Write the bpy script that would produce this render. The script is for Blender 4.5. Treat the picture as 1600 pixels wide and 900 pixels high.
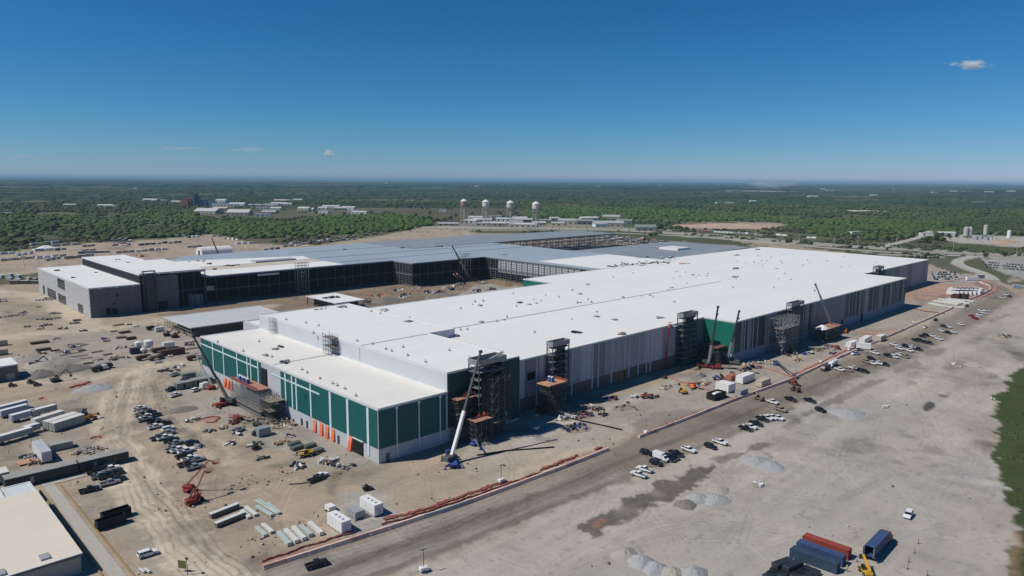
import bpy, bmesh, math, random
import numpy as np
from mathutils import Vector, Matrix, Quaternion
random.seed(7)
for o in list(bpy.data.objects): bpy.data.objects.remove(o)
SC = bpy.context.scene; COL = SC.collection
# ------------------------------------------------------------------ camera
YAW, PITCH, ROLL, FPX, H = math.radians(45.973), math.radians(8.516), math.radians(0.410), 1127.5, 100.0
_f = Vector((math.cos(YAW)*math.cos(PITCH), math.sin(YAW)*math.cos(PITCH), -math.sin(PITCH)))
_r0 = Vector((math.sin(YAW), -math.cos(YAW), 0)); _u0 = _r0.cross(_f)
_r = _r0*math.cos(ROLL)+_u0*math.sin(ROLL); _u = -_r0*math.sin(ROLL)+_u0*math.cos(ROLL)
cd = bpy.data.cameras.new('camera'); cam = bpy.data.objects.new('camera', cd); COL.objects.link(cam)
m = Matrix((_r, _u, -_f)).transposed().to_4x4(); m.translation = Vector((0, 0, H)); cam.matrix_world = m
cd.sensor_width = 36; cd.lens = 36*FPX/1600; cd.clip_start = 1; cd.clip_end = 150000
SC.camera = cam
# ------------------------------------------------------------------ sky and sun
SKY_GRADE = ((1.9, 1.05), (1.22, .95), (1.2, 1.34))
SUN_EL, SUN_D = math.radians(51), math.radians(-28)      # shadows run towards SUN_D in plan
w = bpy.data.worlds.new("World"); SC.world = w; w.use_nodes = True
nt = w.node_tree; bg = nt.nodes['Background']
sky = nt.nodes.new('ShaderNodeTexSky'); sky.sky_type = 'NISHITA'; sky.sun_disc = False
sky.sun_elevation = SUN_EL; sky.sun_rotation = math.atan2(-math.cos(SUN_D), -math.sin(SUN_D))
sky.altitude = 300; sky.air_density = 1.0; sky.dust_density = 0.0; sky.ozone_density = 3.0
bg.inputs[1].default_value = 0.10
_sp = nt.nodes.new('ShaderNodeSeparateColor'); _cb = nt.nodes.new('ShaderNodeCombineColor'); nt.links.new(sky.outputs[0], _sp.inputs[0])
for _k, (_p, _g) in enumerate(SKY_GRADE):     # deeper blue of a very clear dry day
    _a = nt.nodes.new('ShaderNodeMath'); _a.operation = 'MULTIPLY'; _a.inputs[1].default_value = .062
    _b = nt.nodes.new('ShaderNodeMath'); _b.operation = 'POWER'; _b.inputs[1].default_value = _p
    _c = nt.nodes.new('ShaderNodeMath'); _c.operation = 'MULTIPLY'; _c.inputs[1].default_value = _g*10
    nt.links.new(_sp.outputs[_k], _a.inputs[0]); nt.links.new(_a.outputs[0], _b.inputs[0]); nt.links.new(_b.outputs[0], _c.inputs[0]); nt.links.new(_c.outputs[0], _cb.inputs[_k])
_h = nt.nodes.new('ShaderNodeMath'); _h.operation = 'MULTIPLY_ADD'; _h.inputs[1].default_value = .42      # paler blue where the air is thick
nt.links.new(_cb.inputs[0].links[0].from_socket, _h.inputs[0]); nt.links.new(_cb.inputs[2].links[0].from_socket, _h.inputs[2]); nt.links.new(_h.outputs[0], _cb.inputs[2])
nt.links.new(_cb.outputs[0], bg.inputs[0])
sl = bpy.data.lights.new('sun', 'SUN'); sl.energy = 4.0; sl.angle = math.radians(0.5); sl.color = (1, 0.945, 0.845)
so = bpy.data.objects.new('sun', sl); COL.objects.link(so)
so.rotation_euler = Vector((math.cos(SUN_D)*math.cos(SUN_EL), math.sin(SUN_D)*math.cos(SUN_EL), -math.sin(SUN_EL))).to_track_quat('-Z', 'Y').to_euler()
SC.view_settings.view_transform = 'Standard'; SC.view_settings.look = 'None'
SC.view_settings.exposure = 0.0; SC.view_settings.gamma = 1.0
SC.cycles.max_bounces = 8; SC.cycles.diffuse_bounces = 3; SC.cycles.volume_bounces = 6
SC.cycles.transparent_max_bounces = 8
HAZE_DENS = 0.000040

# ------------------------------------------------------------------ picture point -> place on the ground (metres)
def ray(px, py): return (_r*((px-800)/FPX) - _u*((py-450)/FPX) + _f)
def G(px, py, z=0.0):
    d = ray(px, py); t = (z-H)/d.z
    return (t*d.x, t*d.y)
def PR(p):
    v = Vector(p)-Vector((0, 0, H)); c = v.dot(_f); return (800+FPX*v.dot(_r)/c, 450-FPX*v.dot(_u)/c)
def upto(x, y, py):      # height of the point above (x,y) that reads at picture row py
    lo, hi = -5.0, 130.0
    for _ in range(40):
        mm = (lo+hi)/2
        if PR((x, y, mm))[1] > py: lo = mm
        else: hi = mm
    return mm

# ------------------------------------------------------------------ materials
MATS = {}
def srgb(c): return tuple(((v/255)/12.92 if v/255 <= .04045 else ((v/255+.055)/1.055)**2.4) for v in c)
def mat(name, col, rough=.75, noise=.12, scale=.4, metal=0.0, spec=.3, streak=None, wave=None, alpha=None, bump=0.0):
    if name in MATS: return MATS[name]
    mt = bpy.data.materials.new(name); mt.use_nodes = True; n = mt.node_tree; b = n.nodes['Principled BSDF']
    b.inputs['Roughness'].default_value = rough; b.inputs['Metallic'].default_value = metal
    b.inputs['Specular IOR Level'].default_value = spec
    base = (*col, 1)
    tc = n.nodes.new('ShaderNodeTexCoord')
    mp = n.nodes.new('ShaderNodeMapping'); n.links.new(tc.outputs['Object'], mp.inputs[0])
    if streak: mp.inputs['Scale'].default_value = streak
    nz = n.nodes.new('ShaderNodeTexNoise'); nz.inputs['Scale'].default_value = scale; nz.inputs['Detail'].default_value = 5
    nz.inputs['Roughness'].default_value = .65
    n.links.new(mp.outputs[0], nz.inputs[0])
    cr = n.nodes.new('ShaderNodeMapRange'); cr.inputs[1].default_value = .3; cr.inputs[2].default_value = .7
    cr.inputs[3].default_value = 1-noise; cr.inputs[4].default_value = 1+noise
    n.links.new(nz.outputs[0], cr.inputs[0])
    mx = n.nodes.new('ShaderNodeVectorMath'); mx.operation = 'SCALE'; mx.inputs[0].default_value = col
    n.links.new(cr.outputs[0], mx.inputs['Scale'])
    last = mx.outputs[0]
    if wave:      # (axis vector scale, period m, depth)  ribs or board lines
        sx = n.nodes.new('ShaderNodeSeparateXYZ'); n.links.new(tc.outputs['Object'], sx.inputs[0])
        md = n.nodes.new('ShaderNodeMath'); md.operation = 'FRACT'
        dv = n.nodes.new('ShaderNodeMath'); dv.operation = 'DIVIDE'; dv.inputs[1].default_value = wave[1]
        n.links.new(sx.outputs[wave[0]], dv.inputs[0]); n.links.new(dv.outputs[0], md.inputs[0])
        lt = n.nodes.new('ShaderNodeMath'); lt.operation = 'LESS_THAN'; lt.inputs[1].default_value = wave[3] if len(wave) > 3 else .15
        n.links.new(md.outputs[0], lt.inputs[0])
        m2 = n.nodes.new('ShaderNodeMath'); m2.operation = 'MULTIPLY_ADD'; m2.inputs[1].default_value = -wave[2]; m2.inputs[2].default_value = 1
        n.links.new(lt.outputs[0], m2.inputs[0])
        s2 = n.nodes.new('ShaderNodeVectorMath'); s2.operation = 'SCALE'; n.links.new(last, s2.inputs[0]); n.links.new(m2.outputs[0], s2.inputs['Scale'])
        last = s2.outputs[0]
    n.links.new(last, b.inputs['Base Color'])
    if bump:
        bp = n.nodes.new('ShaderNodeBump'); bp.inputs['Strength'].default_value = bump; bp.inputs['Distance'].default_value = .3
        n.links.new(nz.outputs[0], bp.inputs['Height']); n.links.new(bp.outputs[0], b.inputs['Normal'])
    MATS[name] = mt; return mt
def vmat(name, rough=.9, noise=.12, s1=.25, s2=1.8, spec=.15, bump=0.0, alongx=False):
    """albedo from the mesh's own colour attribute, broken up by procedural noise"""
    mt = bpy.data.materials.new(name); mt.use_nodes = True; n = mt.node_tree; b = n.nodes['Principled BSDF']
    b.inputs['Roughness'].default_value = rough; b.inputs['Specular IOR Level'].default_value = spec
    at = n.nodes.new('ShaderNodeVertexColor'); at.layer_name = 'Col'
    tc = n.nodes.new('ShaderNodeTexCoord'); prev = at.outputs[0]
    for k, (s, amt) in enumerate(((s1, noise), (s2, noise*.8))):
        mp = n.nodes.new('ShaderNodeMapping'); n.links.new(tc.outputs['Object'], mp.inputs[0])
        if alongx and k == 0: mp.inputs['Scale'].default_value = (.35, 1, 1); mp.inputs['Rotation'].default_value = (0, 0, .03)
        nz = n.nodes.new('ShaderNodeTexNoise'); nz.inputs['Scale'].default_value = s; nz.inputs['Detail'].default_value = 6; nz.inputs['Roughness'].default_value = .7
        n.links.new(mp.outputs[0], nz.inputs[0])
        cr = n.nodes.new('ShaderNodeMapRange'); cr.inputs[1].default_value = .3; cr.inputs[2].default_value = .7
        cr.inputs[3].default_value = 1-amt; cr.inputs[4].default_value = 1+amt; n.links.new(nz.outputs[0], cr.inputs[0])
        sc = n.nodes.new('ShaderNodeVectorMath'); sc.operation = 'SCALE'
        n.links.new(prev, sc.inputs[0]); n.links.new(cr.outputs[0], sc.inputs['Scale']); prev = sc.outputs[0]
    n.links.new(prev, b.inputs['Base Color'])
    if bump:
        bp = n.nodes.new('ShaderNodeBump'); bp.inputs['Strength'].default_value = bump; bp.inputs['Distance'].default_value = .25
        n.links.new(nz.outputs[0], bp.inputs['Height']); n.links.new(bp.outputs[0], b.inputs['Normal'])
    MATS[name] = mt; return mt

# ------------------------------------------------------------------ object helpers
def tag(o, label=None, cat=None, group=None, kind=None):
    if label: o['label'] = label
    if cat: o['category'] = cat
    if group: o['group'] = group
    if kind: o['kind'] = kind
    return o
def thing(name, label, cat, loc=(0, 0, 0), rz=0.0, group=None):
    o = bpy.data.objects.new(name, None); COL.objects.link(o); o.empty_display_size = 1
    o.location = loc; o.rotation_euler = (0, 0, rz); return tag(o, label, cat, group)
def dup(root, loc, rz=0.0, label=None, group=None, col=None, scale=None):
    def cp(o, par):
        c = o.copy(); COL.objects.link(c)
        if par: c.parent = par
        if col and o.type == 'MESH' and o.get('paint'):
            c.material_slots[0].link = 'OBJECT'; c.material_slots[0].material = col
        for ch in KIDS.get(o.name, ()): cp(ch, c)
        return c
    r = cp(root, None); r.location = loc; r.rotation_euler = (0, 0, rz)
    if scale: r.scale = scale
    if label: r['label'] = label
    if group: r['group'] = group
    return r
KIDS = {}
class MB:
    """collects shapes, then links them as ONE mesh object"""
    def __init__(s, org=(0, 0, 0)): s.v = []; s.f = []; s.m = []; s.o = org; s.k = 0
    def add(s, vs, fs, k=None):
        n = len(s.v); o = s.o
        s.v += [(x-o[0], y-o[1], z-o[2]) for x, y, z in vs]; s.f += [tuple(i+n for i in f) for f in fs]
        s.m += [s.k if k is None else k]*len(fs)
        return s
    def box(s, x0, y0, z0, x1, y1, z1, k=None):
        return s.add([(x0, y0, z0), (x1, y0, z0), (x1, y1, z0), (x0, y1, z0), (x0, y0, z1), (x1, y0, z1), (x1, y1, z1), (x0, y1, z1)],
                     [(0, 3, 2, 1), (4, 5, 6, 7), (0, 1, 5, 4), (1, 2, 6, 5), (2, 3, 7, 6), (3, 0, 4, 7)], k)
    def bbox(s, x0, y0, z0, x1, y1, z1, b=.1, k=None):   # box with chamfered upright and top edges
        pts = [(x0+b, y0), (x1-b, y0), (x1, y0+b), (x1, y1-b), (x1-b, y1), (x0+b, y1), (x0, y1-b), (x0, y0+b)]
        cx, cy = (x0+x1)/2, (y0+y1)/2; i_ = [(p[0]+(b if p[0] < cx else -b)*.7, p[1]+(b if p[1] < cy else -b)*.7) for p in pts]
        vs = [(*p, z0) for p in pts]+[(*p, z1-b) for p in pts]+[(*p, z1) for p in i_]
        fs = [tuple(range(7, -1, -1)), tuple(range(16, 24))]
        for r in (0, 8):
            fs += [(r+i, r+(i+1) % 8, r+8+(i+1) % 8, r+8+i) for i in range(8)]
        return s.add(vs, fs, k)
    def bar(s, a, b, w=.1, h=None, k=None):
        a = Vector(a); b = Vector(b); d = (b-a)
        if d.length < 1e-6: return s
        d.normalize(); u = Vector((0, 0, 1)) if abs(d.z) < .95 else Vector((1, 0, 0))
        r = d.cross(u).normalized(); u = r.cross(d); h = h or w; r = r*w/2; u = u*h/2
        vs = [tuple(p+q) for p in (a, b) for q in (-r-u, r-u, r+u, -r+u)]
        return s.add(vs, [(3, 2, 1, 0), (4, 5, 6, 7), (0, 1, 5, 4), (1, 2, 6, 5), (2, 3, 7, 6), (3, 0, 4, 7)], k)
    def tube(s, a, b, r0, r1=None, n=10, k=None):
        a = Vector(a); b = Vector(b); d = (b-a).normalized(); u = Vector((0, 0, 1)) if abs(d.z) < .95 else Vector((1, 0, 0))
        p = d.cross(u).normalized(); q = p.cross(d); r1 = r0 if r1 is None else r1; vs = []
        for c, rr in ((a, r0), (b, r1)):
            for i in range(n):
                t = 2*math.pi*i/n; vs.append(tuple(c+p*rr*math.cos(t)+q*rr*math.sin(t)))
        return s.add(vs, [tuple(range(n)), tuple(range(2*n-1, n-1, -1))]+[((i+1) % n, i, n+i, n+(i+1) % n) for i in range(n)], k)
    def prism(s, pts, z0, z1, k=None, top=None):   # plan polygon, counter-clockwise
        n = len(pts); A = sum(pts[i][0]*pts[(i+1) % n][1]-pts[(i+1) % n][0]*pts[i][1] for i in range(n))
        if A < 0: pts = pts[::-1]
        t = top or pts
        return s.add([(x, y, z0) for x, y in pts]+[(x, y, z1) for x, y in t],
                     [tuple(range(n-1, -1, -1)), tuple(range(n, 2*n))]+[(i, (i+1) % n, n+(i+1) % n, n+i) for i in range(n)], k)
    def side(s, prof, y0, y1, k=None, ins=0.0):   # x-z profile extruded across y
        n = len(prof); A = sum(prof[i][0]*prof[(i+1) % n][1]-prof[(i+1) % n][0]*prof[i][1] for i in range(n))
        if A < 0: prof = prof[::-1]
        return s.add([(x, y0, z) for x, z in prof]+[(x, y1, z) for x, z in prof],
                     [tuple(range(n)), tuple(range(2*n-1, n-1, -1))]+[((i+1) % n, i, n+i, n+(i+1) % n) for i in range(n)], k)
    def lathe(s, prof, cx=0, cy=0, n=16, k=None):
        vs = []; fs = []
        for r, z in prof:
            for i in range(n): t = 2*math.pi*i/n; vs.append((cx+r*math.cos(t), cy+r*math.sin(t), z))
        for j in range(len(prof)-1):
            for i in range(n): fs.append((j*n+i, j*n+(i+1) % n, (j+1)*n+(i+1) % n, (j+1)*n+i))
        fs.append(tuple(range(n-1, -1, -1))); fs.append(tuple(range((len(prof)-1)*n, len(prof)*n)))
        return s.add(vs, fs, k)
    def build(s, name, mats, parent=None, smooth=False, paint=False):
        me = bpy.data.meshes.new(name); me.from_pydata(s.v, [], s.f)
        mats = mats if isinstance(mats, (list, tuple)) else [mats]
        for q in mats: me.materials.append(q)
        if len(mats) > 1: me.polygons.foreach_set('material_index', s.m)
        if smooth: me.polygons.foreach_set('use_smooth', [True]*len(me.polygons))
        o = bpy.data.objects.new(name, me); COL.objects.link(o)
        if parent: o.parent = parent; KIDS.setdefault(parent.name, []).append(o)
        if paint: o['paint'] = 1
        return o
ORD = ['', 'first', 'second', 'third', 'fourth', 'fifth', 'sixth', 'seventh', 'eighth', 'ninth', 'tenth', 'eleventh', 'twelfth', 'thirteenth',
       'fourteenth', 'fifteenth', 'sixteenth', 'seventeenth', 'eighteenth', 'nineteenth', 'twentieth']
def nth(n):
    if n <= 20: return ORD[n]
    t, u = divmod(n, 10)
    if t > 9: return ('hundred' if n == 100 else 'hundred-and-'+nth(n-100)) if n != 100 else 'hundredth'
    tn = ['', '', 'twent', 'thirt', 'fort', 'fift', 'sixt', 'sevent', 'eight', 'ninet'][t]
    return tn+'ieth' if u == 0 else tn+'y-'+ORD[u]
# ------------------------------------------------------------------ ground: colour field (true surface colours) in plan
_rng = np.random.RandomState(3); _T = _rng.rand(256, 256)
def vn(x, y, s, seed=0):
    x = x/s+seed*17.3; y = y/s+seed*9.1; xi = np.floor(x).astype(int); yi = np.floor(y).astype(int); fx = x-xi; fy = y-yi
    fx = fx*fx*(3-2*fx); fy = fy*fy*(3-2*fy); a = _T[xi & 255, yi & 255]; b = _T[(xi+1) & 255, yi & 255]; c = _T[xi & 255, (yi+1) & 255]; d = _T[(xi+1) & 255, (yi+1) & 255]
    return (a*(1-fx)+b*fx)*(1-fy)+(c*(1-fx)+d*fx)*fy
def fbm(x, y, s, seed=0, o=4):
    r = 0; a = 1.; t = 0
    for k in range(o): r = r+a*vn(x, y, s/2**k, seed+k); t += a; a *= .55
    return r/t
def sdpoly(x, y, pts):
    """signed distance (inside negative)"""
    d = np.full(x.shape, 1e18); ins = np.zeros(x.shape, bool); n = len(pts)
    for i in range(n):
        ax, ay = pts[i]; bx, by = pts[(i+1) % n]; ex, ey = bx-ax, by-ay; wx = x-ax; wy = y-ay
        t = np.clip((wx*ex+wy*ey)/(ex*ex+ey*ey+1e-9), 0, 1); dx = wx-ex*t; dy = wy-ey*t; d = np.minimum(d, dx*dx+dy*dy)
        c = ((ay <= y) != (by <= y)); xc = ax+(y-ay)/(by-ay if by != ay else 1e-9)*ex; ins ^= c & (x < xc)
    d = np.sqrt(d); return np.where(ins, -d, d)
def sdline(x, y, pts):
    """distance to a polyline, and the signed side offset"""
    best = np.full(x.shape, 1e18); sg = np.zeros(x.shape)
    for i in range(len(pts)-1):
        ax, ay = pts[i]; bx, by = pts[i+1]; ex, ey = bx-ax, by-ay; L = math.hypot(ex, ey)+1e-9; wx = x-ax; wy = y-ay
        t = np.clip((wx*ex+wy*ey)/(L*L), 0, 1); d = np.hypot(wx-ex*t, wy-ey*t); s = (ex*wy-ey*wx)/L
        m_ = d < best; best = np.where(m_, d, best); sg = np.where(m_, np.sign(s)*d, sg)
    return best, sg
def GP(pts, z=0.0): return [G(*p, z) for p in pts]
TAN = (.365, .295, .222); PALE = (.50, .42, .325); GREY = (.335, .302, .256); LOT = (.40, .358, .31); HAUL = (.215, .186, .153); DARK = (.165, .148, .128)
GRASS = (.076, .084, .040); BROWN = (.20, .145, .10); PINK = (.42, .23, .175); CONC = (.38, .36, .325); WET = (.095, .082, .070); FIELD = (.10, .11, .055)
# each: ('p'oly or 'l'ine, picture points, colour, [width,] soft edge, ragged edge, strength)
PAINT = [
 ('p', [(-400,470),(0,398),(60,386),(160,379),(240,375),(330,366),(400,381),(500,383),(600,367),(690,350),(745,364),(850,366),(880,362),(1000,368),(1100,372),(1215,380),(1300,392),(1400,404),(1452,412),(1520,425),(1600,436),(2100,500),(2600,1500),(-1200,1600)], TAN, 4, 14, 1),
 ('p', [(-300,470),(0,432),(120,420),(90,438),(0,446),(-300,500)], GRASS, 3, 6, .9),
 # far side yard
 ('p', [(0,430),(0,400),(60,388),(330,370),(400,382),(420,392),(128,408)], (.36,.29,.22), 4, 6, .9),
 ('p', [(1175,385),(1300,396),(1385,410),(1300,412),(1200,397)], (.075,.085,.045), 2, 3, 1),
 # left works area, greyer crushed stone
 ('p', [(20,560),(90,520),(230,507),(330,535),(320,560),(180,575),(150,600),(60,600)], GREY, 6, 12, .85),
 ('p', [(0,640),(150,615),(168,650),(160,700),(20,740),(0,700)], (.33,.285,.232), 6, 12, .8),
 ('p', [(262,580),(330,560),(420,640),(560,690),(590,726),(520,742),(430,712),(330,650),(262,640)], GREY, 5, 10, .8),
 ('p', [(130,745),(190,720),(215,800),(300,900),(210,900),(140,820)], GREY, 4, 10, .6),
 ('p', [(540,770),(600,762),(620,800),(640,830),(600,838),(520,840)], (.34,.33,.31), 2, 3, .8),
 # courtyard between the buildings
 ('p', [(218,492),(330,478),(616,443),(762,434),(900,445),(700,470),(560,480),(420,500)], BROWN, 5, 12, .85),
 ('p', [(480,500),(560,470),(640,450),(720,462),(640,480),(560,500)], (.20,.16,.12), 5, 10, .7),
 ('p', [(735,450),(745,443),(830,448),(790,460),(700,470)], CONC, 1, 1, .8),
 # pads along the long wall
 ('p', [(700,700),(900,640),(1160,560),(1440,460),(1560,440),(1540,470),(1200,610),(960,690),(760,760)], (.345,.315,.272), 6, 10, .85),
 ('p', [(800,690),(850,668),(905,650),(990,620),(1050,600),(1080,590),(1020,620),(930,650),(850,690),(790,712)], (.42,.40,.365), 3, 6, .55),
 ('p', [(720,718),(800,690),(900,690),(880,700),(800,712),(735,740)], (.40,.37,.33), 3, 6, .6),
 ('p', [(820,712),(900,700),(935,700),(905,712),(830,742),(780,748)], PALE, 3, 6, .6),
 ('p', [(990,655),(1060,640),(1100,642),(1085,655),(1010,680),(1000,672)], DARK, 2, 4, .6),
 ('p', [(1390,460),(1430,450),(1520,430),(1545,450),(1530,470),(1440,470)], PINK, 2, 3, .55),
 ('p', [(1400,474),(1470,462),(1520,470),(1440,480)], (.25,.2,.15), 2, 3, .4),
 ('p', [(1345,515),(1400,512),(1400,522),(1350,525)], PINK, 1, 2, .4),
 # open lot
 ('p', [(560,940),(760,830),(980,730),(1200,640),(1400,556),(1600,460),(2200,520),(2400,1400),(300,1500)], LOT, 5, 12, 1),
 ('p', [(860,900),(1000,800),(1160,740),(1330,700),(1480,760),(1560,860),(1590,960),(900,1000)], (.36,.34,.315), 14, 18, .6),
 ('p', [(1220,660),(1300,630),(1420,620),(1480,640),(1400,680),(1260,690)], (.33,.315,.295), 10, 14, .5),
 ('p', [(1470,725),(1540,712),(1570,770),(1490,755)], (.29,.285,.275), 5, 8, .6),
 ('p', [(1445,742),(1500,744),(1572,756),(1570,764),(1490,752)], (.45,.43,.40), 1, 3, .7),
 ('p', [(1320,640),(1350,650),(1370,642),(1345,634)], (.42,.41,.39), 3, 6, .5),
 ('p', [(1500,480),(1560,500),(1600,520),(1600,560),(1560,560),(1490,520)], (.35,.32,.285), 8, 12, .6),
 # haul road
 ('l', [(180,1010),(330,935),(480,890),(620,850),(780,790),(930,735),(1040,690),(1150,645),(1260,603),(1360,565),(1440,530),(1510,497),(1555,470),(1562,455),(1530,440)], HAUL, 11.5, 4.5, 5, .95),
 ('l', [(200,1000),(350,930),(500,878),(640,832),(780,782),(900,740)], (.30,.268,.228), 2.6, 1.8, 2, .8),
 ('l', [(260,1020),(420,940),(560,895),(700,850),(850,790),(960,745)], (.31,.28,.24), 2.2, 2, 2, .75),
 ('l', [(420,925),(560,877),(700,826),(850,768),(1000,710),(1160,648),(1300,592),(1420,540)], (.145,.125,.106), 1.6, 1, 1.5, .75),
 ('l', [(470,945),(640,880),(800,815),(960,752),(1100,695),(1240,637)], (.15,.13,.11), 1.5, 1, 1.5, .75),
 ('l', [(700,905),(850,845),(1000,780),(1120,728)], (.37,.34,.30), 3, 3, 6, .7),
 # pale verge between barrier and road
 ('l', [(430,893),(620,832),(780,775),(950,712)], (.30,.265,.22), 1.4, 1, 1, .7),
 # left haul tracks
 ('l', [(-60,530),(60,522),(150,515),(230,503),(330,490),(420,478)], PALE, 9, 4, 8, .85),
 ('l', [(0,455),(60,462),(110,490),(140,512)], PALE, 11, 4, 8, .85),
 ('l', [(-20,468),(40,478),(110,505)], (.30,.245,.18), 3, 2, 4, .4),
 ('l', [(-60,600),(60,596),(150,588),(210,575),(300,565),(345,555)], PALE, 7, 4, 6, .7),
 ('l', [(250,570),(215,585),(190,620),(180,665),(195,720),(230,790),(280,850),(350,920)], (.54, .455, .35), 7, 2.2, 5, .95),
 ('l', [(262,575),(245,600),(250,640),(280,670),(340,700),(352,722)], (.46, .385, .295), 5, 2.5, 4, .8),
 ('l', [(262,575),(245,600),(248,635),(272,665),(330,692),(350,712),(330,735)], (.245,.205,.155), 2.0, 1.5, 3, .6),
 ('l', [(205,590),(195,625),(190,670),(215,740),(262,800),(330,865)], (.255,.215,.165), 1.6, 1.2, 2, .55),
 ('l', [(185,590),(176,630),(172,680),(180,720)], (.26,.215,.165), 2, 1.5, 3, .5),
 ('l', [(400,785),(330,800),(300,820),(320,870)], (.27,.235,.19), 2, 1.5, 3, .35),
 ('l', [(0,625),(100,608),(170,600)], (.24,.195,.15), 3, 2, 5, .45),
 ('p', [(80,640),(125,622),(150,640),(110,648)], (.20,.17,.14), 3, 5, .6),
 ('p', [(50,560),(100,545),(120,560),(90,575)], (.26,.25,.235), 3, 4, .7),
 ('p', [(120,565),(160,555),(195,572),(150,585)], (.27,.26,.24), 3, 4, .6),
 ('p', [(0,478),(60,472),(95,500),(60,508),(0,500)], (.27,.235,.175), 4, 6, .7),
 ('p', [(540,735),(600,728),(640,742),(600,762),(560,756)], (.215,.185,.15), 3, 5, .6),
 ('p', [(515,740),(545,725),(538,750),(525,775),(512,770)], (.16,.135,.11), 2, 3, .6),
 ('p', [(330,640),(440,620),(510,650),(590,720),(560,726),(460,690),(420,700),(350,668)], (.30,.28,.25), 5, 8, .4),
 ('p', [(600,735),(700,712),(860,700),(900,706),(780,744),(640,790),(560,800)], (.36,.30,.235), 8, 12, .55),
 # wet and oily patches in the lot
 ('p', [(900,825),(920,812),(950,800),(985,778),(1010,770),(1025,752),(1060,745),(1080,732),(1115,726),(1118,735),(1090,752),(1050,772),(1010,792),(975,812),(930,838)], WET, .8, 5, .85),
 ('p', [(1112,716),(1140,706),(1165,704),(1150,716),(1122,724)], WET, .8, 3, .7),
 ('p', [(1160,700),(1185,690),(1205,692),(1190,700),(1165,704)], WET, .8, 3, .7),
 ('p', [(1222,668),(1245,652),(1258,660),(1235,672)], DARK, 1, 3, .7),
 ('p', [(1255,650),(1275,635),(1300,620),(1340,600),(1380,588),(1372,600),(1330,620),(1300,636),(1270,652)], DARK, 1, 4, .75),
 ('p', [(1395,575),(1430,562),(1440,570),(1415,578),(1398,584)], DARK, 1, 3, .6),
 ('p', [(1440,550),(1470,542),(1482,545),(1465,556),(1445,556)], (.19,.17,.15), 1, 3, .7),
 ('p', [(1442,632),(1455,627),(1463,630),(1458,640),(1443,642)], (.08,.075,.07), .6, 1.5, .95),
 ('p', [(1465,615),(1480,616),(1482,620),(1466,620)], (.12,.11,.10), .6, 1, .8),
 ('p', [(1520,582),(1545,580),(1565,590),(1530,592)], DARK, 2, 4, .6),
 ('p', [(1500,600),(1540,596),(1570,600),(1530,604)], DARK, 2, 4, .4),
 ('p', [(1575,548),(1600,552),(1620,565),(1590,562)], (.14,.12,.105), 2, 4, .7),
 ('p', [(1540,500),(1575,490),(1580,492),(1548,504)], (.17,.15,.13), 1, 3, .6),
 ('p', [(1500,490),(1530,475),(1560,478),(1535,492)], (.19,.165,.14), 2, 4, .5),
 ('p', [(1530,690),(1556,688),(1560,700),(1545,706)], (.20,.16,.125), 2, 4, .7),
 ('p', [(1500,655),(1555,640),(1560,680),(1520,680)], (.27,.235,.195), 4, 6, .6),
 ('p', [(1490,560),(1560,590),(1570,605),(1500,610),(1480,580)], (.27,.24,.205), 6, 10, .5),
 ('p', [(922,822),(942,808),(950,812),(930,828)], (.32,.15,.10), .8, 2, .7),
 ('p', [(1330,845),(1420,840),(1430,850),(1350,860)], (.29,.265,.24), 4, 8, .3),
 # green beyond the lot
 ('p', [(1605,570),(1585,585),(1572,608),(1554,618),(1552,650),(1564,672),(1560,690),(1556,712),(1568,745),(1580,790),(1592,815),(1600,842),(1590,870),(1588,900),(1600,960),(1700,1200),(2600,1300),(2600,620),(1800,560),(1650,548)], (.052,.072,.026), 1.0, 6, 1),
 ('l', [(1592,832),(1596,850),(1588,880),(1590,930)], (.24,.165,.10), 1.2, 1, 2, .7),
 # right rear: verges, roads
 ('p', [(1430,405),(1500,402),(1510,418),(1525,428),(1500,428),(1465,418),(1450,410)], (.10,.105,.060), 1, 2, .95),
 ('p', [(1510,412),(1530,410),(1562,420),(1580,432),(1572,441),(1545,435),(1520,424)], (.09,.10,.052), 1, 2, .95),
 ('p', [(1560,442),(1600,438),(1700,450),(1700,470),(1600,448)], (.08,.095,.05), 1, 2, .9),
 ('p', [(1530,402),(1700,408),(1700,440),(1600,436),(1570,428),(1545,416)], (.34,.325,.30), 2, 2, .9),
 ('p', [(1455,425),(1500,428),(1545,437),(1500,445),(1455,442)], (.34,.325,.30), 2, 3, .9),
 ('l', [(840,368),(960,370),(1060,378),(1150,383)], (.09,.10,.05), 10, 4, 4, .8),
 ('p', [(920,361),(1000,361),(1110,371),(1170,380),(1210,388),(1150,384),(1050,376),(960,372)], (.07,.085,.035), 2, 4, 1),
 ('l', [(640,357),(800,355),(960,357),(1060,363),(1180,372),(1300,382),(1400,390),(1500,397),(1700,408)], CONC, 9, 3, 3, .95),
 ('l', [(1060,369),(1180,376),(1280,385),(1380,397),(1470,402)], CONC, 5, 2, 3, .8),
 ('l', [(1520,402),(1500,406),(1494,412),(1510,420),(1535,428),(1550,437)], CONC, 6, 1.5, 2, .95),
 ('l', [(1380,383),(1415,377),(1440,370),(1455,362)], CONC, 5, 2, 3, .9),
 ('p', [(1060,352),(1100,349),(1200,347),(1240,352),(1180,358),(1070,358)], (.40,.31,.24), 5, 8, .9),
 ('p', [(1050,356),(1120,346),(1180,346),(1240,350),(1160,345),(1080,347)], (.28,.17,.12), 5, 8, .6),
 ('p', [(1462,372),(1500,367),(1600,370),(1700,376),(1700,392),(1600,386),(1500,380)], (.42,.39,.35), 5, 8, .95),
 ('p', [(1545,378),(1575,374),(1595,378),(1570,384)], (.38,.26,.18), 4, 5, .8),
 ('p', [(690,350),(760,347),(980,352),(1000,360),(860,362),(700,360)], (.30,.28,.23), 6, 14, .7),
 # open country patches
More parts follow.
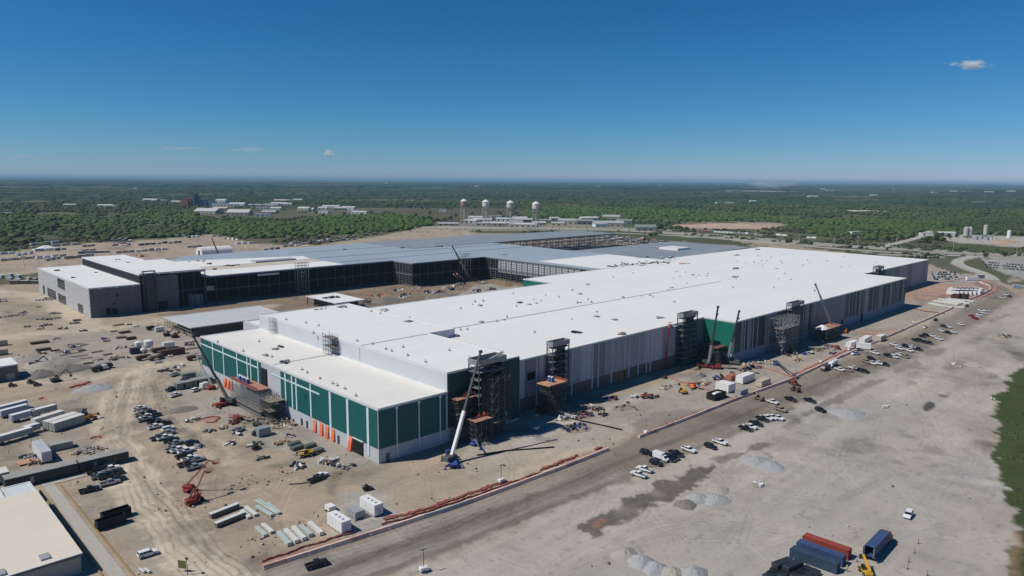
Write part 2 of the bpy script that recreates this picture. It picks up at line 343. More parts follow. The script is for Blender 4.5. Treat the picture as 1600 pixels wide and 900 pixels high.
 ('p', [(560,326),(640,318),(800,320),(830,330),(760,346),(690,344),(640,336)], (.105,.088,.055), 12, 40, .8),
 ('p', [(60,332),(130,330),(150,336),(60,339)], (.10,.115,.06), 12, 20, .9), ('p', [(210,358),(230,351),(300,350),(330,356),(300,361)], (.13,.135,.075), 5, 14, .9),
 ('p', [(300,334),(600,322),(660,326),(600,336),(330,342)], (.12,.115,.075), 12, 30, .7), ('p', [(0,366),(80,372),(150,375),(60,384),(0,392)], (.062,.072,.034), 6, 12, .9),
 ('p', [(1100,352),(1060,346),(900,343),(860,346),(1000,356)], (.07,.095,.035), 8, 14, .9), ('p', [(380,372),(480,366),(660,350),(700,352),(600,362),(500,374),(400,380)], (.105,.10,.055), 6, 12, .9),
 # dust left by the red silt mesh
 ('l', [(410,880),(640,815),(790,760),(945,700)], (.36,.17,.125), 1.1, .6, 1, .6),
 ('p', [(112,600),(140,594),(148,598),(125,608)], (.36,.13,.10), 1, 2, .7),
 ('p', [(60,622),(72,619),(75,624),(64,626)], (.36,.12,.10), .8, 1, .7),
 ('p', [(310,655),(340,648),(345,656),(318,660)], (.36,.16,.13), 1, 2, .6),
 ('p', [(140,684),(160,678),(165,684),(150,688)], (.38,.17,.13), 1, 2, .5),
]
def ground_colour(x, y):
    wx = (fbm(x, y, 30, 1)-.5)*2; wy = (fbm(x, y, 30, 5)-.5)*2; w2 = (fbm(x, y, 6, 9)-.5)*2; w3 = (fbm(x, y, 6, 19)-.5)*2; w4 = (fbm(x, y, 1.8, 29, 2)-.5)*2
    g = fbm(x, y, 160, 2)[:, None]; c = np.array(GRASS)[None]*(.75+.7*g)+np.array([[.02, .008, 0]])*g
    f2 = fbm(x, y, 60, 31)[:, None]; c = c*(.8+.4*f2)
    for P_ in PAINT:
        line = P_[0] == 'l'; pts = GP(P_[1])
        if line: col, wid, soft, rag, st = P_[2], P_[3], P_[4], P_[5], P_[6]
        else: col, soft, rag, st = P_[2], P_[3], P_[4], P_[5]; wid = 0
        pad = wid+soft*2+rag*2; X = [p[0] for p in pts]; Y = [p[1] for p in pts]
        i = np.nonzero((x > min(X)-pad) & (x < max(X)+pad) & (y > min(Y)-pad) & (y < max(Y)+pad))[0]
        if not len(i): continue
        px, py = x[i]+wx[i]*rag*.6+w2[i]*min(rag, 5)*.75+w4[i]*min(rag, 3)*.5, y[i]+wy[i]*rag*.6+w3[i]*min(rag, 5)*.75+w4[i]*min(rag, 3)*.4
        d = (sdline(px, py, pts)[0]-wid) if line else sdpoly(px, py, pts)
        a = np.clip(.5-d/(2*soft), 0, 1); a = a*a*(3-2*a)*st
        if st < .9: a = a*np.clip(.55+1.1*(fbm(x[i], y[i], 9, 40)-.1), .25, 1.05).clip(0, 1)
        c[i] = c[i]*(1-a[:, None])+np.array(col)[None]*a[:, None]
    return c
TRACKS = [  # wheel tracks: points, how many, spacing, darkness
 ([(262,575),(215,590),(192,625),(183,670),(198,720),(235,790),(290,850),(360,925)], 7, 2.1, -.2),
 ([(262,578),(247,600),(250,640),(280,668),(335,695)], 4, 1.9, -.2),
 ([(-60,598),(60,596),(150,588),(215,574),(300,562)], 4, 2.0, -.12),
 ([(-60,532),(60,524),(150,516),(230,505),(330,492)], 4, 2.2, -.10),
 ([(0,458),(60,465),(108,492),(140,512)], 4, 2.2, -.10),
 ([(150,1020),(330,945),(480,898),(620,855),(780,795),(930,738),(1040,692),(1150,648),(1260,606),(1360,568),(1440,533)], 9, 2.3, -.14),
 ([(420,900),(560,850),(700,800)], 3, 2, .10),
 ([(480,760),(520,745),(600,742),(700,745),(780,730)], 3, 2, -.10),
 ([(300,780),(360,765),(430,745),(500,740)], 3, 2, -.10),
 ([(330,860),(300,830),(320,800),(400,790)], 3, 2, -.08),
 ([(620,790),(700,770),(760,735),(840,712)], 4, 2, -.08),
 ([(1000,745),(1100,720),(1240,690),(1400,700),(1560,745)], 2, 2.2, .07),
 ([(860,880),(980,800),(1100,755),(1300,640),(1480,560)], 3, 2.4, -.07),
 ([(1180,760),(1300,700),(1390,640),(1480,600)], 2, 2.2, -.06),
 ([(900,890),(1100,800),(1300,780),(1500,830)], 2, 2.4, -.05),
 ([(970,655),(1010,640),(1080,640)], 3, 1.8, -.10),
]
def tracks(x, y, c):
    for pts, n, sp, dk in TRACKS:
        P = GP(pts); X = [p[0] for p in P]; Y = [p[1] for p in P]; pad = n*sp+6
        i = np.nonzero((x > min(X)-pad) & (x < max(X)+pad) & (y > min(Y)-pad) & (y < max(Y)+pad))[0]
        if not len(i): continue
        xx, yy = x[i]+(fbm(x[i], y[i], 25, 60)-.5)*8, y[i]+(fbm(x[i], y[i], 25, 66)-.5)*8
        d, s = sdline(xx, yy, P); inn = d < n*sp/2
        q = (s+n*sp/2)/sp; ln = np.abs(q-np.floor(q)-.5)
        a = np.clip(1-ln/.26, 0, 1)*inn*(fbm(x[i], y[i], 14, 70)*1.6-.25).clip(0, 1)
        c[i] *= (1+dk*2.2*a)[:, None]
    rr2 = random.Random(77)
    for k in range(260):       # passing wheel tracks
        lot = k % 5 < 2; bx, by = G(rr2.uniform(0, 1560), rr2.uniform(480, 890) if not lot else rr2.uniform(600, 890))
        a0 = rr2.choice([0, 0, .15, -.12, 1.3, 1.6, .6]) + rr2.uniform(-.25, .25); L_ = rr2.uniform(25, 110); cv = rr2.uniform(-.012, .012); P = [(bx, by)]
        for j in range(6): a0 += cv*L_/6*2; P.append((P[-1][0]+L_/6*math.cos(a0), P[-1][1]+L_/6*math.sin(a0)))
        dk = rr2.choice([-.13, -.09, .09, .12]); X = [p[0] for p in P]; Y = [p[1] for p in P]
        i = np.nonzero((x > min(X)-3) & (x < max(X)+3) & (y > min(Y)-3) & (y < max(Y)+3))[0]
        if not len(i): continue
        d, s = sdline(x[i], y[i], P); a = np.clip(1-np.abs(d-1.0)/.38, 0, 1)*(fbm(x[i], y[i], 10, 70+k % 9)*1.8-.35).clip(0, 1); c[i] *= (1+dk*2*a)[:, None]
    return c
def relief(x, y):     # gentle unevenness of the graded dirt, never under buildings enough to matter
    return (fbm(x, y, 12, 80)-.5)*.25
def set_mesh(name, V, F, cols, material, smooth=True):
    me = bpy.data.meshes.new(name); nv = len(V); nf = len(F); k = F.shape[1]
    me.vertices.add(nv); me.vertices.foreach_set('co', V.astype(np.float32).ravel())
    me.loops.add(nf*k); me.loops.foreach_set('vertex_index', F.astype(np.int32).ravel())
    me.polygons.add(nf); me.polygons.foreach_set('loop_start', np.arange(0, nf*k, k, dtype=np.int32))
    try: me.polygons.foreach_set('loop_total', np.full(nf, k, dtype=np.int32))
    except Exception: pass
    if smooth: me.polygons.foreach_set('use_smooth', np.ones(nf, dtype=bool))
    me.update(calc_edges=True)
    if cols is not None:
        ca = me.color_attributes.new('Col', 'FLOAT_COLOR', 'POINT')
        ca.data.foreach_set('color', np.concatenate([cols, np.ones((nv, 1))], 1).astype(np.float32).ravel())
    me.materials.append(material); o = bpy.data.objects.new(name, me); COL.objects.link(o); return o
NA, NR = 1180, 600
R0, R1 = 95.0, 2600.0
az = YAW+np.radians(np.linspace(-55, 55, NA)); ir = np.linspace(1/R0, 1/R1, NR); rr = 1/ir
A_, R_ = np.meshgrid(az, rr); gx = (R_*np.cos(A_)).ravel(); gy = (R_*np.sin(A_)).ravel()
gc = tracks(gx, gy, ground_colour(gx, gy))
mot = fbm(gx, gy, 11, 210, 5); site_ = gc[:, 0] > gc[:, 1]*1.08
gc = np.where(site_[:, None], gc*(1-.34*np.clip((mot-.50)*4.5, 0, 1)[:, None]*np.clip((fbm(gx, gy, 75, 220, 2)-.38)*4, 0, 1)[:, None]*np.array([[1, .97, .90]])), gc)
gc *= (.87+.26*fbm(gx, gy, 30, 90))[:, None]*(.94+.12*fbm(gx, gy, 3, 95, 3))[:, None]
sp_ = fbm(gx, gy, 2.2, 120, 3); gc *= (1-.20*np.clip((sp_-.68)*9, 0, 1))[:, None]      # scattered dark clods and stones
bl_ = fbm(gx, gy, 55, 130, 4); gc = gc*(1+(.10*(bl_-.5))[:, None]*np.array([[1.3, 1.0, .5]]))
# streaks left by grading, along the haul road
st_ = fbm(gx*.06, gy, 5, 97, 4); gc *= (.86+.28*st_)[:, None]
V = np.stack([gx, gy, relief(gx, gy)-.12], 1)
ii = (np.arange(NR-1)[:, None]*NA+np.arange(NA-1)[None]).ravel(); F = np.stack([ii, ii+NA, ii+NA+1, ii+1], 1)
fcx, fcy = gx[ii], gy[ii]
def inside(pts, soft=0): return sdpoly(fcx, fcy, GP(pts)) < soft
reg = np.zeros(len(ii), int)                      # 0 site dirt
reg[sdpoly(fcx, fcy, GP(PAINT[0][1])) > 0] = 1    # grass
hr = next(p for p in PAINT if p[0] == 'l' and p[3] == 11.5)
reg[inside(next(p for p in PAINT if p[2] == LOT)[1])] = 2
reg[sdline(fcx, fcy, GP(hr[1]))[0] < 11.5] = 3
for p in PAINT:
    if p[2] == (.052, .072, .026): reg[inside(p[1])] = 1
    if p[0] == 'l' and p[2] == CONC: reg[sdline(fcx, fcy, GP(p[1]))[0] < p[3]] = 4
GM = vmat('ground_earth', noise=.085, s1=.12, s2=1.1, bump=.35, alongx=True)
for k, nm in enumerate(('dirt_ground', 'grass_ground', 'gravel_lot', 'haul_road', 'highway')):
    sel = F[reg == k]
    if not len(sel): continue
    u, inv = np.unique(sel, return_inverse=True)
    o = set_mesh(nm, V[u], inv.reshape(-1, 4), gc[u], GM); tag(o, kind='structure')
# the far country: open ground out to the horizon and ground behind the camera
def far_mesh():
    rs = np.concatenate([[0.5], np.array([R0]), [R0]]); 
    az2 = np.radians(np.linspace(0, 360, 241)); rad = np.concatenate([np.linspace(1, 94, 6), np.geomspace(110, 90000, 130)])
    A, R = np.meshgrid(az2, rad); x = (R*np.cos(A)).ravel(); y = (R*np.sin(A)).ravel(); n = 241
    rel = (np.degrees(A).ravel()-math.degrees(YAW)+180) % 360-180
    z = np.where(np.abs(rel) < 56, np.where(R.ravel() < 2600, -2.5, -.15), -.15)
    # low wooded ridges towards the horizon
    rr_ = R.ravel(); hz = fbm(x, y, 5000, 55, 3); z = z+np.clip((rr_-9000)/20000, 0, 1)*(hz-.35)*60
    i = (np.arange(len(rad)-1)[:, None]*n+np.arange(n-1)[None]).ravel()
    F = np.stack([i, i+n, i+n+1, i+1], 1); return np.stack([x, y, z], 1), F
Vf, Ff = far_mesh()
mt = bpy.data.materials.new('far_country'); mt.use_nodes = True; n = mt.node_tree; b = n.nodes['Principled BSDF']; b.inputs['Roughness'].default_value = .95; b.inputs['Specular IOR Level'].default_value = .1
tc = n.nodes.new('ShaderNodeTexCoord')
vo = n.nodes.new('ShaderNodeTexNoise'); vo.inputs['Scale'].default_value = .0016; vo.inputs['Detail'].default_value = 8; vo.inputs['Roughness'].default_value = .6; n.links.new(tc.outputs['Object'], vo.inputs[0])
ramp = n.nodes.new('ShaderNodeValToRGB'); n.links.new(vo.outputs[0], ramp.inputs[0]); e = ramp.color_ramp.elements
e[0].position = .40; e[0].color = (.030, .046, .018, 1); e[1].position = .66; e[1].color = (.15, .132, .085, 1)
for p_, c_ in ((.5, (.042, .062, .023, 1)), (.55, (.066, .080, .036, 1)), (.60, (.098, .10, .055, 1))): q = e.new(p_); q.color = c_
n.links.new(ramp.outputs[0], b.inputs['Base Color'])
fo = set_mesh('far_plain', Vf, Ff, None, mt); tag(fo, kind='structure')
# haze: even thin air around everything
hb = MB().box(-14000, -14000, -3.5, 45000, 45000, 150)
hm = bpy.data.materials.new('haze_air'); hm.use_nodes = True; hn = hm.node_tree; hn.nodes.remove(hn.nodes['Principled BSDF'])
pv = hn.nodes.new('ShaderNodeVolumePrincipled'); pv.inputs['Color'].default_value = (.36, .62, .84, 1); pv.inputs['Density'].default_value = HAZE_DENS; pv.inputs['Anisotropy'].default_value = 0.0
hn.links.new(pv.outputs[0], hn.nodes['Material Output'].inputs['Volume'])
ho = hb.build('haze', hm); tag(ho, kind='stuff')
# ------------------------------------------------------------------ colours
M_roof = mat('white_roof_membrane', (.735, .735, .72), .65, .035, .05, streak=(.3, 1, 1), wave=(1, 6.1, .025, .05))
M_roofc = mat('cream_roof_membrane', (.715, .70, .66), .7, .045, .06)
M_para = mat('parapet_metal', (.62, .63, .64), .5, .05)
M_pale = mat('pale_concrete_panel', (.47, .485, .51), .8, .06, .15, wave=(2, 7.3, .10, .02))
M_paleB = mat('pale_wall_panel', (.52, .545, .565), .75, .04, .1)
M_teal = mat('teal_metal_panel', (.005, .094, .092), .55, .08, .3, spec=.35)
M_tealb = mat('bright_teal_panel', (.009, .15, .108), .55, .06, .3)
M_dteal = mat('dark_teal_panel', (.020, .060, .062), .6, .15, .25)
M_strip = mat('white_joint_flashing', (.55, .68, .72), .5, .05)
M_lav = mat('grey_insulated_panel', (.33, .33, .36), .6, .07, .12, streak=(4, 1, .3))
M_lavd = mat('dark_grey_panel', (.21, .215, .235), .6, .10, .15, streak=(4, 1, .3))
M_lavl = mat('light_grey_panel', (.46, .465, .49), .6, .06, .15, streak=(4, 1, .3))
M_base = mat('dusty_base_panel', (.14, .11, .10), .8, .15, .15)
M_steel = mat('dark_steel', (.055, .065, .075), .6, .2, .5)
M_gsteel = mat('galvanised_steel', (.30, .31, .32), .5, .15, .5, metal=.3)
M_grate = mat('steel_grating', (.20, .21, .22), .7, .15, .5)
M_deck = mat('blue_metal_deck', (.33, .385, .43), .5, .08, .03, wave=(1, 12.0, .08, .03))
M_deck2 = mat('grey_metal_deck', (.255, .28, .305), .5, .10, .03, wave=(0, 14.0, .08, .03))
M_dark = mat('dark_interior', (.010, .012, .015), .9, .3, .2)  # near-black tone paints in the unlit depth of openings and interiors
M_black = mat('black_rubber', (.018, .018, .019), .8, .1, 1)
M_glass = mat('dark_glass', (.014, .017, .021), .12, .1, 1, spec=.6)
M_orange = mat('orange_tarpaulin', (.80, .21, .10), .7, .12, .4)
M_wood = mat('plywood', (.46, .27, .17), .8, .15, .5)
M_board = mat('board_siding', (.50, .505, .51), .6, .14, .3, wave=(2, 1.75, .62, .2))
M_boardd = mat('shaded_board_siding', (.135, .145, .16), .6, .2, .3, wave=(2, 1.75, .5, .16))  # darker copy of the board siding, shade of the front put into its colour
M_white = mat('white_paint', (.74, .74, .73), .4, .05, .6)
M_grey = mat('grey_paint', (.32, .33, .34), .5, .08, .6)
M_greend = mat('dark_green_grey_paint', (.10, .115, .11), .6, .1, .6)
M_tan = mat('tan_metal_roof', (.67, .60, .50), .6, .04, .1, streak=(.2, 1.6, 1), wave=(1, 5.2, .05, .05))
M_red = mat('red_paint', (.27, .04, .032), .45, .15, .7)
M_pinkc = mat('pink_dusted_barrier', (.80, .56, .47), .85, .14, .5)
M_conc = mat('pale_concrete', (.46, .44, .40), .85, .12, .4)
M_mesh = mat('red_silt_mesh', (.24, .075, .06), .9, .25, .8)
M_yel = mat('yellow_machine_paint', (.62, .34, .03), .5, .12, .8)
M_blue = mat('blue_machine_paint', (.045, .075, .30), .45, .1, .8)
M_tire = M_black
# ------------------------------------------------------------------ the white-roofed factory
FX, FY = 136.0, 208.0
fac = thing('factory_building', 'vast white-roofed factory with teal and grey panel walls and stair towers', 'factory', (FX, FY, 0))
O = (FX, FY, 0)
def roofslab(name, poly, z, m_, par, org, rim=.55, th=.5, rimm=None, rimw=.55):
    b = MB(org); b.prism(poly, z-th, z, 0)
    n = len(poly); A = sum(poly[i][0]*poly[(i+1) % n][1]-poly[(i+1) % n][0]*poly[i][1] for i in range(n))
    if A < 0: poly = poly[::-1]
    o = b.build(name, m_, par)
    if rim:
        r = MB(org); cx = []
        for i in range(n):      # parapet upstand along every edge
            p0, p, q, q1 = poly[i-1], poly[i], poly[(i+1) % n], poly[(i+2) % n]
            if abs(p[1]-q[1]) < 1e-6:
                s = 1 if q[0] > p[0] else -1; xs = sorted((p[0], q[0]))
                y0, y1 = (p[1], p[1]+rimw) if s > 0 else (p[1]-rimw, p[1])
                r.box(xs[0]-.02, y0-(.04 if s > 0 else 0), z-.2, xs[1]+.02, y1+(.04 if s < 0 else 0), z+rim)
            else:
                s = 1 if q[1] > p[1] else -1; ys = sorted((p[1], q[1])); x0, x1 = (p[0]-rimw, p[0]) if s > 0 else (p[0], p[0]+rimw)
                r.box(x0-(.04 if s < 0 else 0), ys[0]+.6, z-.2, x1+(.04 if s > 0 else 0), ys[1]-.6, z+rim-.004)
        pp = r.build('parapet', rimm or M_para, o)
    return o
def rect(x0, y0, x1, y1): return [(x0, y0), (x1, y0), (x1, y1), (x0, y1)]
# block A, low, teal and pale grey
w_ = MB(O); w_.box(136, 208, -.5, 167.4, 369, 19.5); w_.build('wall', M_pale, fac)
roofslab('roof', rect(135.9, 207.9, 167.45, 369.1), 20.0, M_roofc, fac, O, rim=.25)
c = MB(O)      # left facade cladding: 0 teal 1 flashing 2 pale
YS = [363.1, 353.4, 340.6, 325.0, 313.9, 310.3, 302.8]
c.box(135.86, 299.8, 5.6, 136, 368.6, 19.3, 0); c.box(135.86, 208.4, 5.4, 136, 281.4, 19.3, 0)
for y in (353.4, 340.6, 325.0, 313.9, 310.3, 302.8): c.box(135.74, y-.45, 5.7, 135.9, y+.45, 19.2, 1)
for y in (271.2, 255.7, 267.6, 277.0, 240.6, 228.0, 214.4): c.box(135.74, y-(.5 if y > 250 else .7), 1.2 if y < 250 else 5.5, 135.9, y+(.5 if y > 250 else .7), 19.2, 1)
c.box(135.70, 303, 16.2, 135.88, 368.6, 16.8, 1); c.box(135.70, 248.5, 16.2, 135.88, 290, 16.8, 1)
c.build('cladding', [M_teal, M_strip, M_pale], fac)
c = MB(O); c.box(136.2, 207.86, 5.3, 167.2, 208, 19.3, 0)
for x in (143.7, 153.6, 163.5): c.box(x-.22, 207.6, 1.0, x+.22, 207.9, 19.0, 1); c.box(x-.5, 207.4, 18.6, x+.5, 207.9, 19.3, 1)
c.box(166.3, 207.7, 3, 167.0, 207.9, 19.3, 2)
c.build('cladding', [M_teal, M_strip, M_lavl], fac)
d = MB(O).box(135.6, 218.0, 0, 135.95, 224.5, 5.2, 0); d.box(135.5, 217.7, 5.2, 135.95, 224.8, 5.6, 1); d.build('door', [M_dark, M_para], fac)
for y in (259.5, 264.0): MB(O).box(135.75, y-.6, 0, 135.95, y+.6, 2.8).build('door', M_dteal, fac)
MB(O).box(135.75, 234.6, 0, 135.95, 235.8, 3.2).build('door', M_dteal, fac)
MB(O).box(139.0, 207.75, 0, 140.4, 207.95, 3.0).build('door', M_base, fac)
def drape(yc, wd, h, lean=1.4):
    b = MB(O); n = 6
    for i in range(n):
        y0 = yc-wd/2+wd*i/n; y1 = yc-wd/2+wd*(i+1)/n; l0 = lean*(1+.25*math.sin(i*2.1)); l1 = lean*(1+.25*math.sin((i+1)*2.1))
        b.add([(135.9-l0, y0, 0), (135.9-l1, y1, 0), (135.8-l1*.45, y1, h*.55), (135.8-l0*.45, y0, h*.55), (135.75, y1, h), (135.75, y0, h), (135.95, y0, 0), (135.95, y1, 0), (135.95, y1, h), (135.95, y0, h)],
              [(0, 3, 2, 1), (3, 5, 4, 2), (5, 9, 8, 4), (0, 1, 7, 6), (0, 6, 9, 5, 3), (1, 2, 4, 8, 7)])
    b.build('door_curtain', M_orange, fac)
for y in (252.9, 247.8, 243.4, 238.9): drape(y, 2.1, 4.9, .7)
drape(226.2, 2.2, 5.4, 1.2)
for y in (339.5, 335.6, 331.8): drape(y, 1.9, 4.4, 1.0)
d = MB(O).box(135.5, 294.2, 6.2, 135.94, 299.6, 17.4); d.build('wall_opening', M_dark, fac)
d = MB(O).box(135.6, 290.5, .2, 135.94, 299.6, 6.0); d.build('wall_opening', M_dark, fac)
# block B, tall
w_ = MB(O); w_.box(167.5, 208.5, -.5, 206, 270, 26.8); w_.box(167.5, 270, -.5, 222, 368.6, 26.8); w_.build('wall', M_paleB, fac)
roofslab('roof', [(167.4, 208.4), (206, 208.4), (206, 270), (222, 270), (222, 368.7), (167.4, 368.7)], 27.2, M_roof, fac, O, rim=.3)
c = MB(O); c.box(167.8, 208.3, 5.5, 205.9, 208.5, 26.6, 0); c.box(199.3, 208.1, 1, 205.9, 208.35, 26.9, 1)
c.box(206, 208.6, .5, 206.16, 214.4, 26.6, 1); c.build('cladding', [M_dteal, M_dteal], fac)
MB(O).box(171.5, 208.1, 9.5, 177, 208.4, 14.5).build('wall_opening', M_dark, fac)
for y in (269.5, 350): MB(O).box(167.34, y-.07, 20.2, 167.5, y+.07, 26.7, 0).build('joint', M_lavl, fac)
# annex behind block B
w_ = MB(O); w_.box(168.5, 369.5, -.5, 196, 392, 20.0); w_.box(196, 369.5, -.5, 226, 388, 20.0); w_.build('wall', M_pale, fac)
roofslab('roof', rect(168.4, 369.3, 226, 389.5), 20.4, M_roof, fac, O, rim=.5)
# main hall
D = [(206.2, 214.5), (359.3, 214.5), (359.3, 195), (634, 195), (634, 229), (806, 229), (806, 409), (606, 409), (606, 396), (395, 396), (395, 366), (206.2, 366)]
w_ = MB(O); w_.prism(D, -.5, 22.9); w_.build('wall', M_lav, fac)
DR = [(206.2, 214.3), (359.1, 214.3), (359.1, 194.8), (634.2, 194.8), (634.2, 228.8), (806.2, 228.8), (806.2, 409.2), (606, 409.2), (606, 396.2), (394.8, 396.2), (394.8, 366.2), (206.2, 366.2)]
roofslab('roof', DR, 23.4, M_roof, fac, O, rim=.22)
sm = MB(O)
for y in (285.7,): sm.box(222.5, y-.5, 23.38, 500, y+.5, 23.62)
sm.box(168.5, 269.6, 27.18, 205, 270.2, 27.4); sm.box(137, 290.2, 19.98, 167, 290.9, 20.2)
sm.build('roof_joint', mat('roof_joint_cover', (.50, .51, .51), .7), fac)
R = random.Random(11)
c = MB(O)      # long wall cladding, bays of differing greys
x = 206.3; bays = []
while x < 330.5:
    wd = R.choice([4.4, 7.3, 7.3, 9, 3]); x1 = min(x+wd, 331); c.box(x+.06, 214.32, 6.2, x1-.06, 214.5, 22.8, R.choice([0, 0, 0, 1, 2])); x = x1
x = 346.5
while x < 359: c.box(x, 214.32, 4, x+3.9, 214.5, 22.8, R.choice([0, 1])); x += 4.1
c.box(206.4, 214.36, 0, 359, 214.5, 6.2, 3)
for x in (211.6, 222.7, 246.1, 260.9, 265.2, 275.6, 285.9, 289.6, 297.6, 304.9, 308.2):
    c.box(x-.5, 214.1, 1.0, x+.5, 214.36, 22.6, 2)
c.box(283, 214.1, .3, 287, 214.34, 6.0, 4)
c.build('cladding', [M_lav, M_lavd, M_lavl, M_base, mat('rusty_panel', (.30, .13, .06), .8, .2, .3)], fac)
c = MB(O); c.box(359.14, 195.2, 5.6, 359.3, 213.9, 22.8, 0); c.box(359.1, 195.0, .4, 359.3, 214.2, 5.4, 1); c.build('cladding', [M_tealb, M_paleB], fac)
c = MB(O); x = 359.5
while x < 633.5:
    wd = R.choice([2.2, 3.1, 4.6, 6.2]); x1 = min(x+wd, 633.8)
    k = R.choice([0, 0, 0, 1, 1, 2]) if not 459 < x < 505 else 1
    c.box(x+.05, 194.86, 5.6, x1-.05, 195, 22.8, k); x = x1
c.box(359.5, 194.9, 0, 633.8, 195, 5.6, 3)
for x in [370.5, 374.2, 380.1, 385.3, 399.3, 440.9, 448.2, 451.9, 457.5, 461.4, 469.2]+[505+R.uniform(2.5, 6)*1.0*i for i in range(28)]:
    if x < 630: c.box(x-.3, 194.66, 4.2, x+.3, 194.9, 22.6, 4)
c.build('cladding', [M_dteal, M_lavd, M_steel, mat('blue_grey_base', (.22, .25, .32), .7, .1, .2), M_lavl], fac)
for x in (505.5, 541.5): MB(O).box(x, 194.6, 0, x+3.2, 194.9, 5.6).build('door', M_dark, fac)
c = MB(O); x = 634.2
while x < 805.6:
    wd = R.choice([3, 5, 8, 12]); x1 = min(x+wd, 805.8); c.box(x+.05, 228.84, 1.0, x1-.05, 229, 22.8, R.choice([0, 0, 1] if x > 690 else [0, 1, 2])); x = x1
for x in [650, 668, 690, 715, 742, 770, 793]: c.box(x-.3, 228.66, .5, x+.3, 228.88, 22.6, 3)
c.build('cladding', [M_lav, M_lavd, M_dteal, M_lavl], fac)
MB(O).box(394.84, 366.4, .5, 395, 395.8, 22.6).build('cladding', M_tealb, fac)
# curbs, hatches and vents on the roofs
def curb(px, py, z, s=1.6, h=.7, m_=None, k='roof_vent'):
    x, y = G(px, py, z); b = MB(O); b.bbox(x-s/2, y-s/2, z, x+s/2, y+s/2, z+h, .12)
    if s < 1.4: b.tube((x, y, z+h), (x, y, z+h+.9), .16)
    b.build(k, m_ or M_grey, fac)
for px, py in [(742,472),(750,478),(755,471),(807,479),(827,476),(838,474),(730,515),(752,504),(776,503),(787,500),(873,465),(918,445),(894,454),(906,460),(973,465),(906,473),(902,474),(924,473),
               (1050,450),(1073,443),(1082,430),(1092,431),(1104,431),(1146,422),(1150,436),(1148,400),(1152,409),(1184,400),(1178,410),(1190,408),(1198,408),(1205,403),(1220,408),(1213,420),(1226,428),(1292,408)]:
    curb(px, py, 23.4, R.choice([1.1, 1.1, 1.8, 2.4]), R.choice([.5, .8]))
for q in range(46):
    curb(*PR((R.uniform(212, 800), R.uniform(238, 360), 23.4)), 23.4, R.choice([.9, .9, 1.4]), R.choice([.4, .7]))
for px, py in [(932,495),(960,500),(1054,510)]: curb(px, py, 23.4, 3.2, .5, M_gsteel, 'roof_hatch')
for px, py in [(472,578),(480,583),(500,592),(520,600),(527,603),(539,608),(556,619),(452,595),(380,549),(405,534),(425,558),(340,535)]: curb(px, py, 20, 1.1, .4)
for px, py in [(630,543),(603,546),(612,549),(637,556),(665,566),(582,538),(558,533),(490,521),(498,509),(478,505),(447,500),(580,487),(594,490),(640,497),(702,548)]: curb(px, py, 27.2, 1.1, .4)
# stair towers
def stair_tower(x0, y0, x1, y1, z0, z1, wallz, solid=False):
    t = MB(O); w = .38
    for x in (x0, (x0+x1)/2, x1):
        for y in (y0, y1): t.bar((x, y, z0), (x, y, z1-2.2), w, k=0)
    n = int((z1-z0)/3.1)
    for i in range(n):
        z = z0+1.5+i*3.1; t.box(x0-.2, y0-.2, z, x1+.2, y1, z+.22, 1)
        a, b = ((x0+.6, x1-.6) if i % 2 else (x1-.6, x0+.6))
        t.bar((a, y0+1.0, z+.2), (b, y0+1.0, z+3.2), 1.3, .25, k=1); t.bar((a, y0+.1, z+1.2), (b, y0+.1, z+4.1), .12, k=0)
        t.bar((x0, y0-.05, z+1.1), (x1, y0-.05, z+1.1), .1, k=0); t.bar((x0-.05, y0, z+1.1), (x0-.05, y1, z+1.1), .1, k=0)
        t.bar((x0, y0, z), (x0, y1, z+3.0), .16, k=0)
    t.box((x0+x1)/2+.5, y0+1.9, z0, x1-.4, y1-.1, z1-3.0, 2)
    o = t.build('stair_tower', [M_steel, M_grate, M_dark], fac)
    p = MB(O)
    for a in ((x0-.3, y0-.3, x1+.3, y0-.1), (x0-.3, y1+.1, x1+.3, y1+.3), (x0-.3, y0-.1, x0-.1, y1+.1), (x1+.1, y0-.1, x1+.3, y1+.1)): p.box(a[0], a[1], z1-2.0, a[2], a[3], z1)
    p.box(x0-.1, y0-.1, z1-2.2, x1+.1, y1+.1, z1-1.9); p.build('tower_parapet', M_gsteel, o)
stair_tower(178, 202, 192, 208.0, 0, 31.5, 27)
t = MB(O).box(179, 201.6, .3, 191.6, 201.9, 24); t.build('tower_cladding', mat('dark_green_netting', (.022, .045, .042), .8, .4, .8), fac)
stair_tower(228.8, 210.6, 239.5, 214.0, 0, 29.4, 23)
stair_tower(331.8, 210.5, 346, 214.0, 0, 29.3, 23)
t = MB(O).box(334, 211, .3, 345.6, 211.3, 24); t.build('tower_cladding', M_dteal, fac)
stair_tower(420, 191.4, 436.4, 194.6, 0, 27.5, 23)
t = MB(O).box(421, 191.0, .3, 436.2, 191.3, 24.5); t.build('tower_cladding', M_dteal, fac)
stair_tower(655, 224.5, 668, 228.6, 0, 28.3, 23)

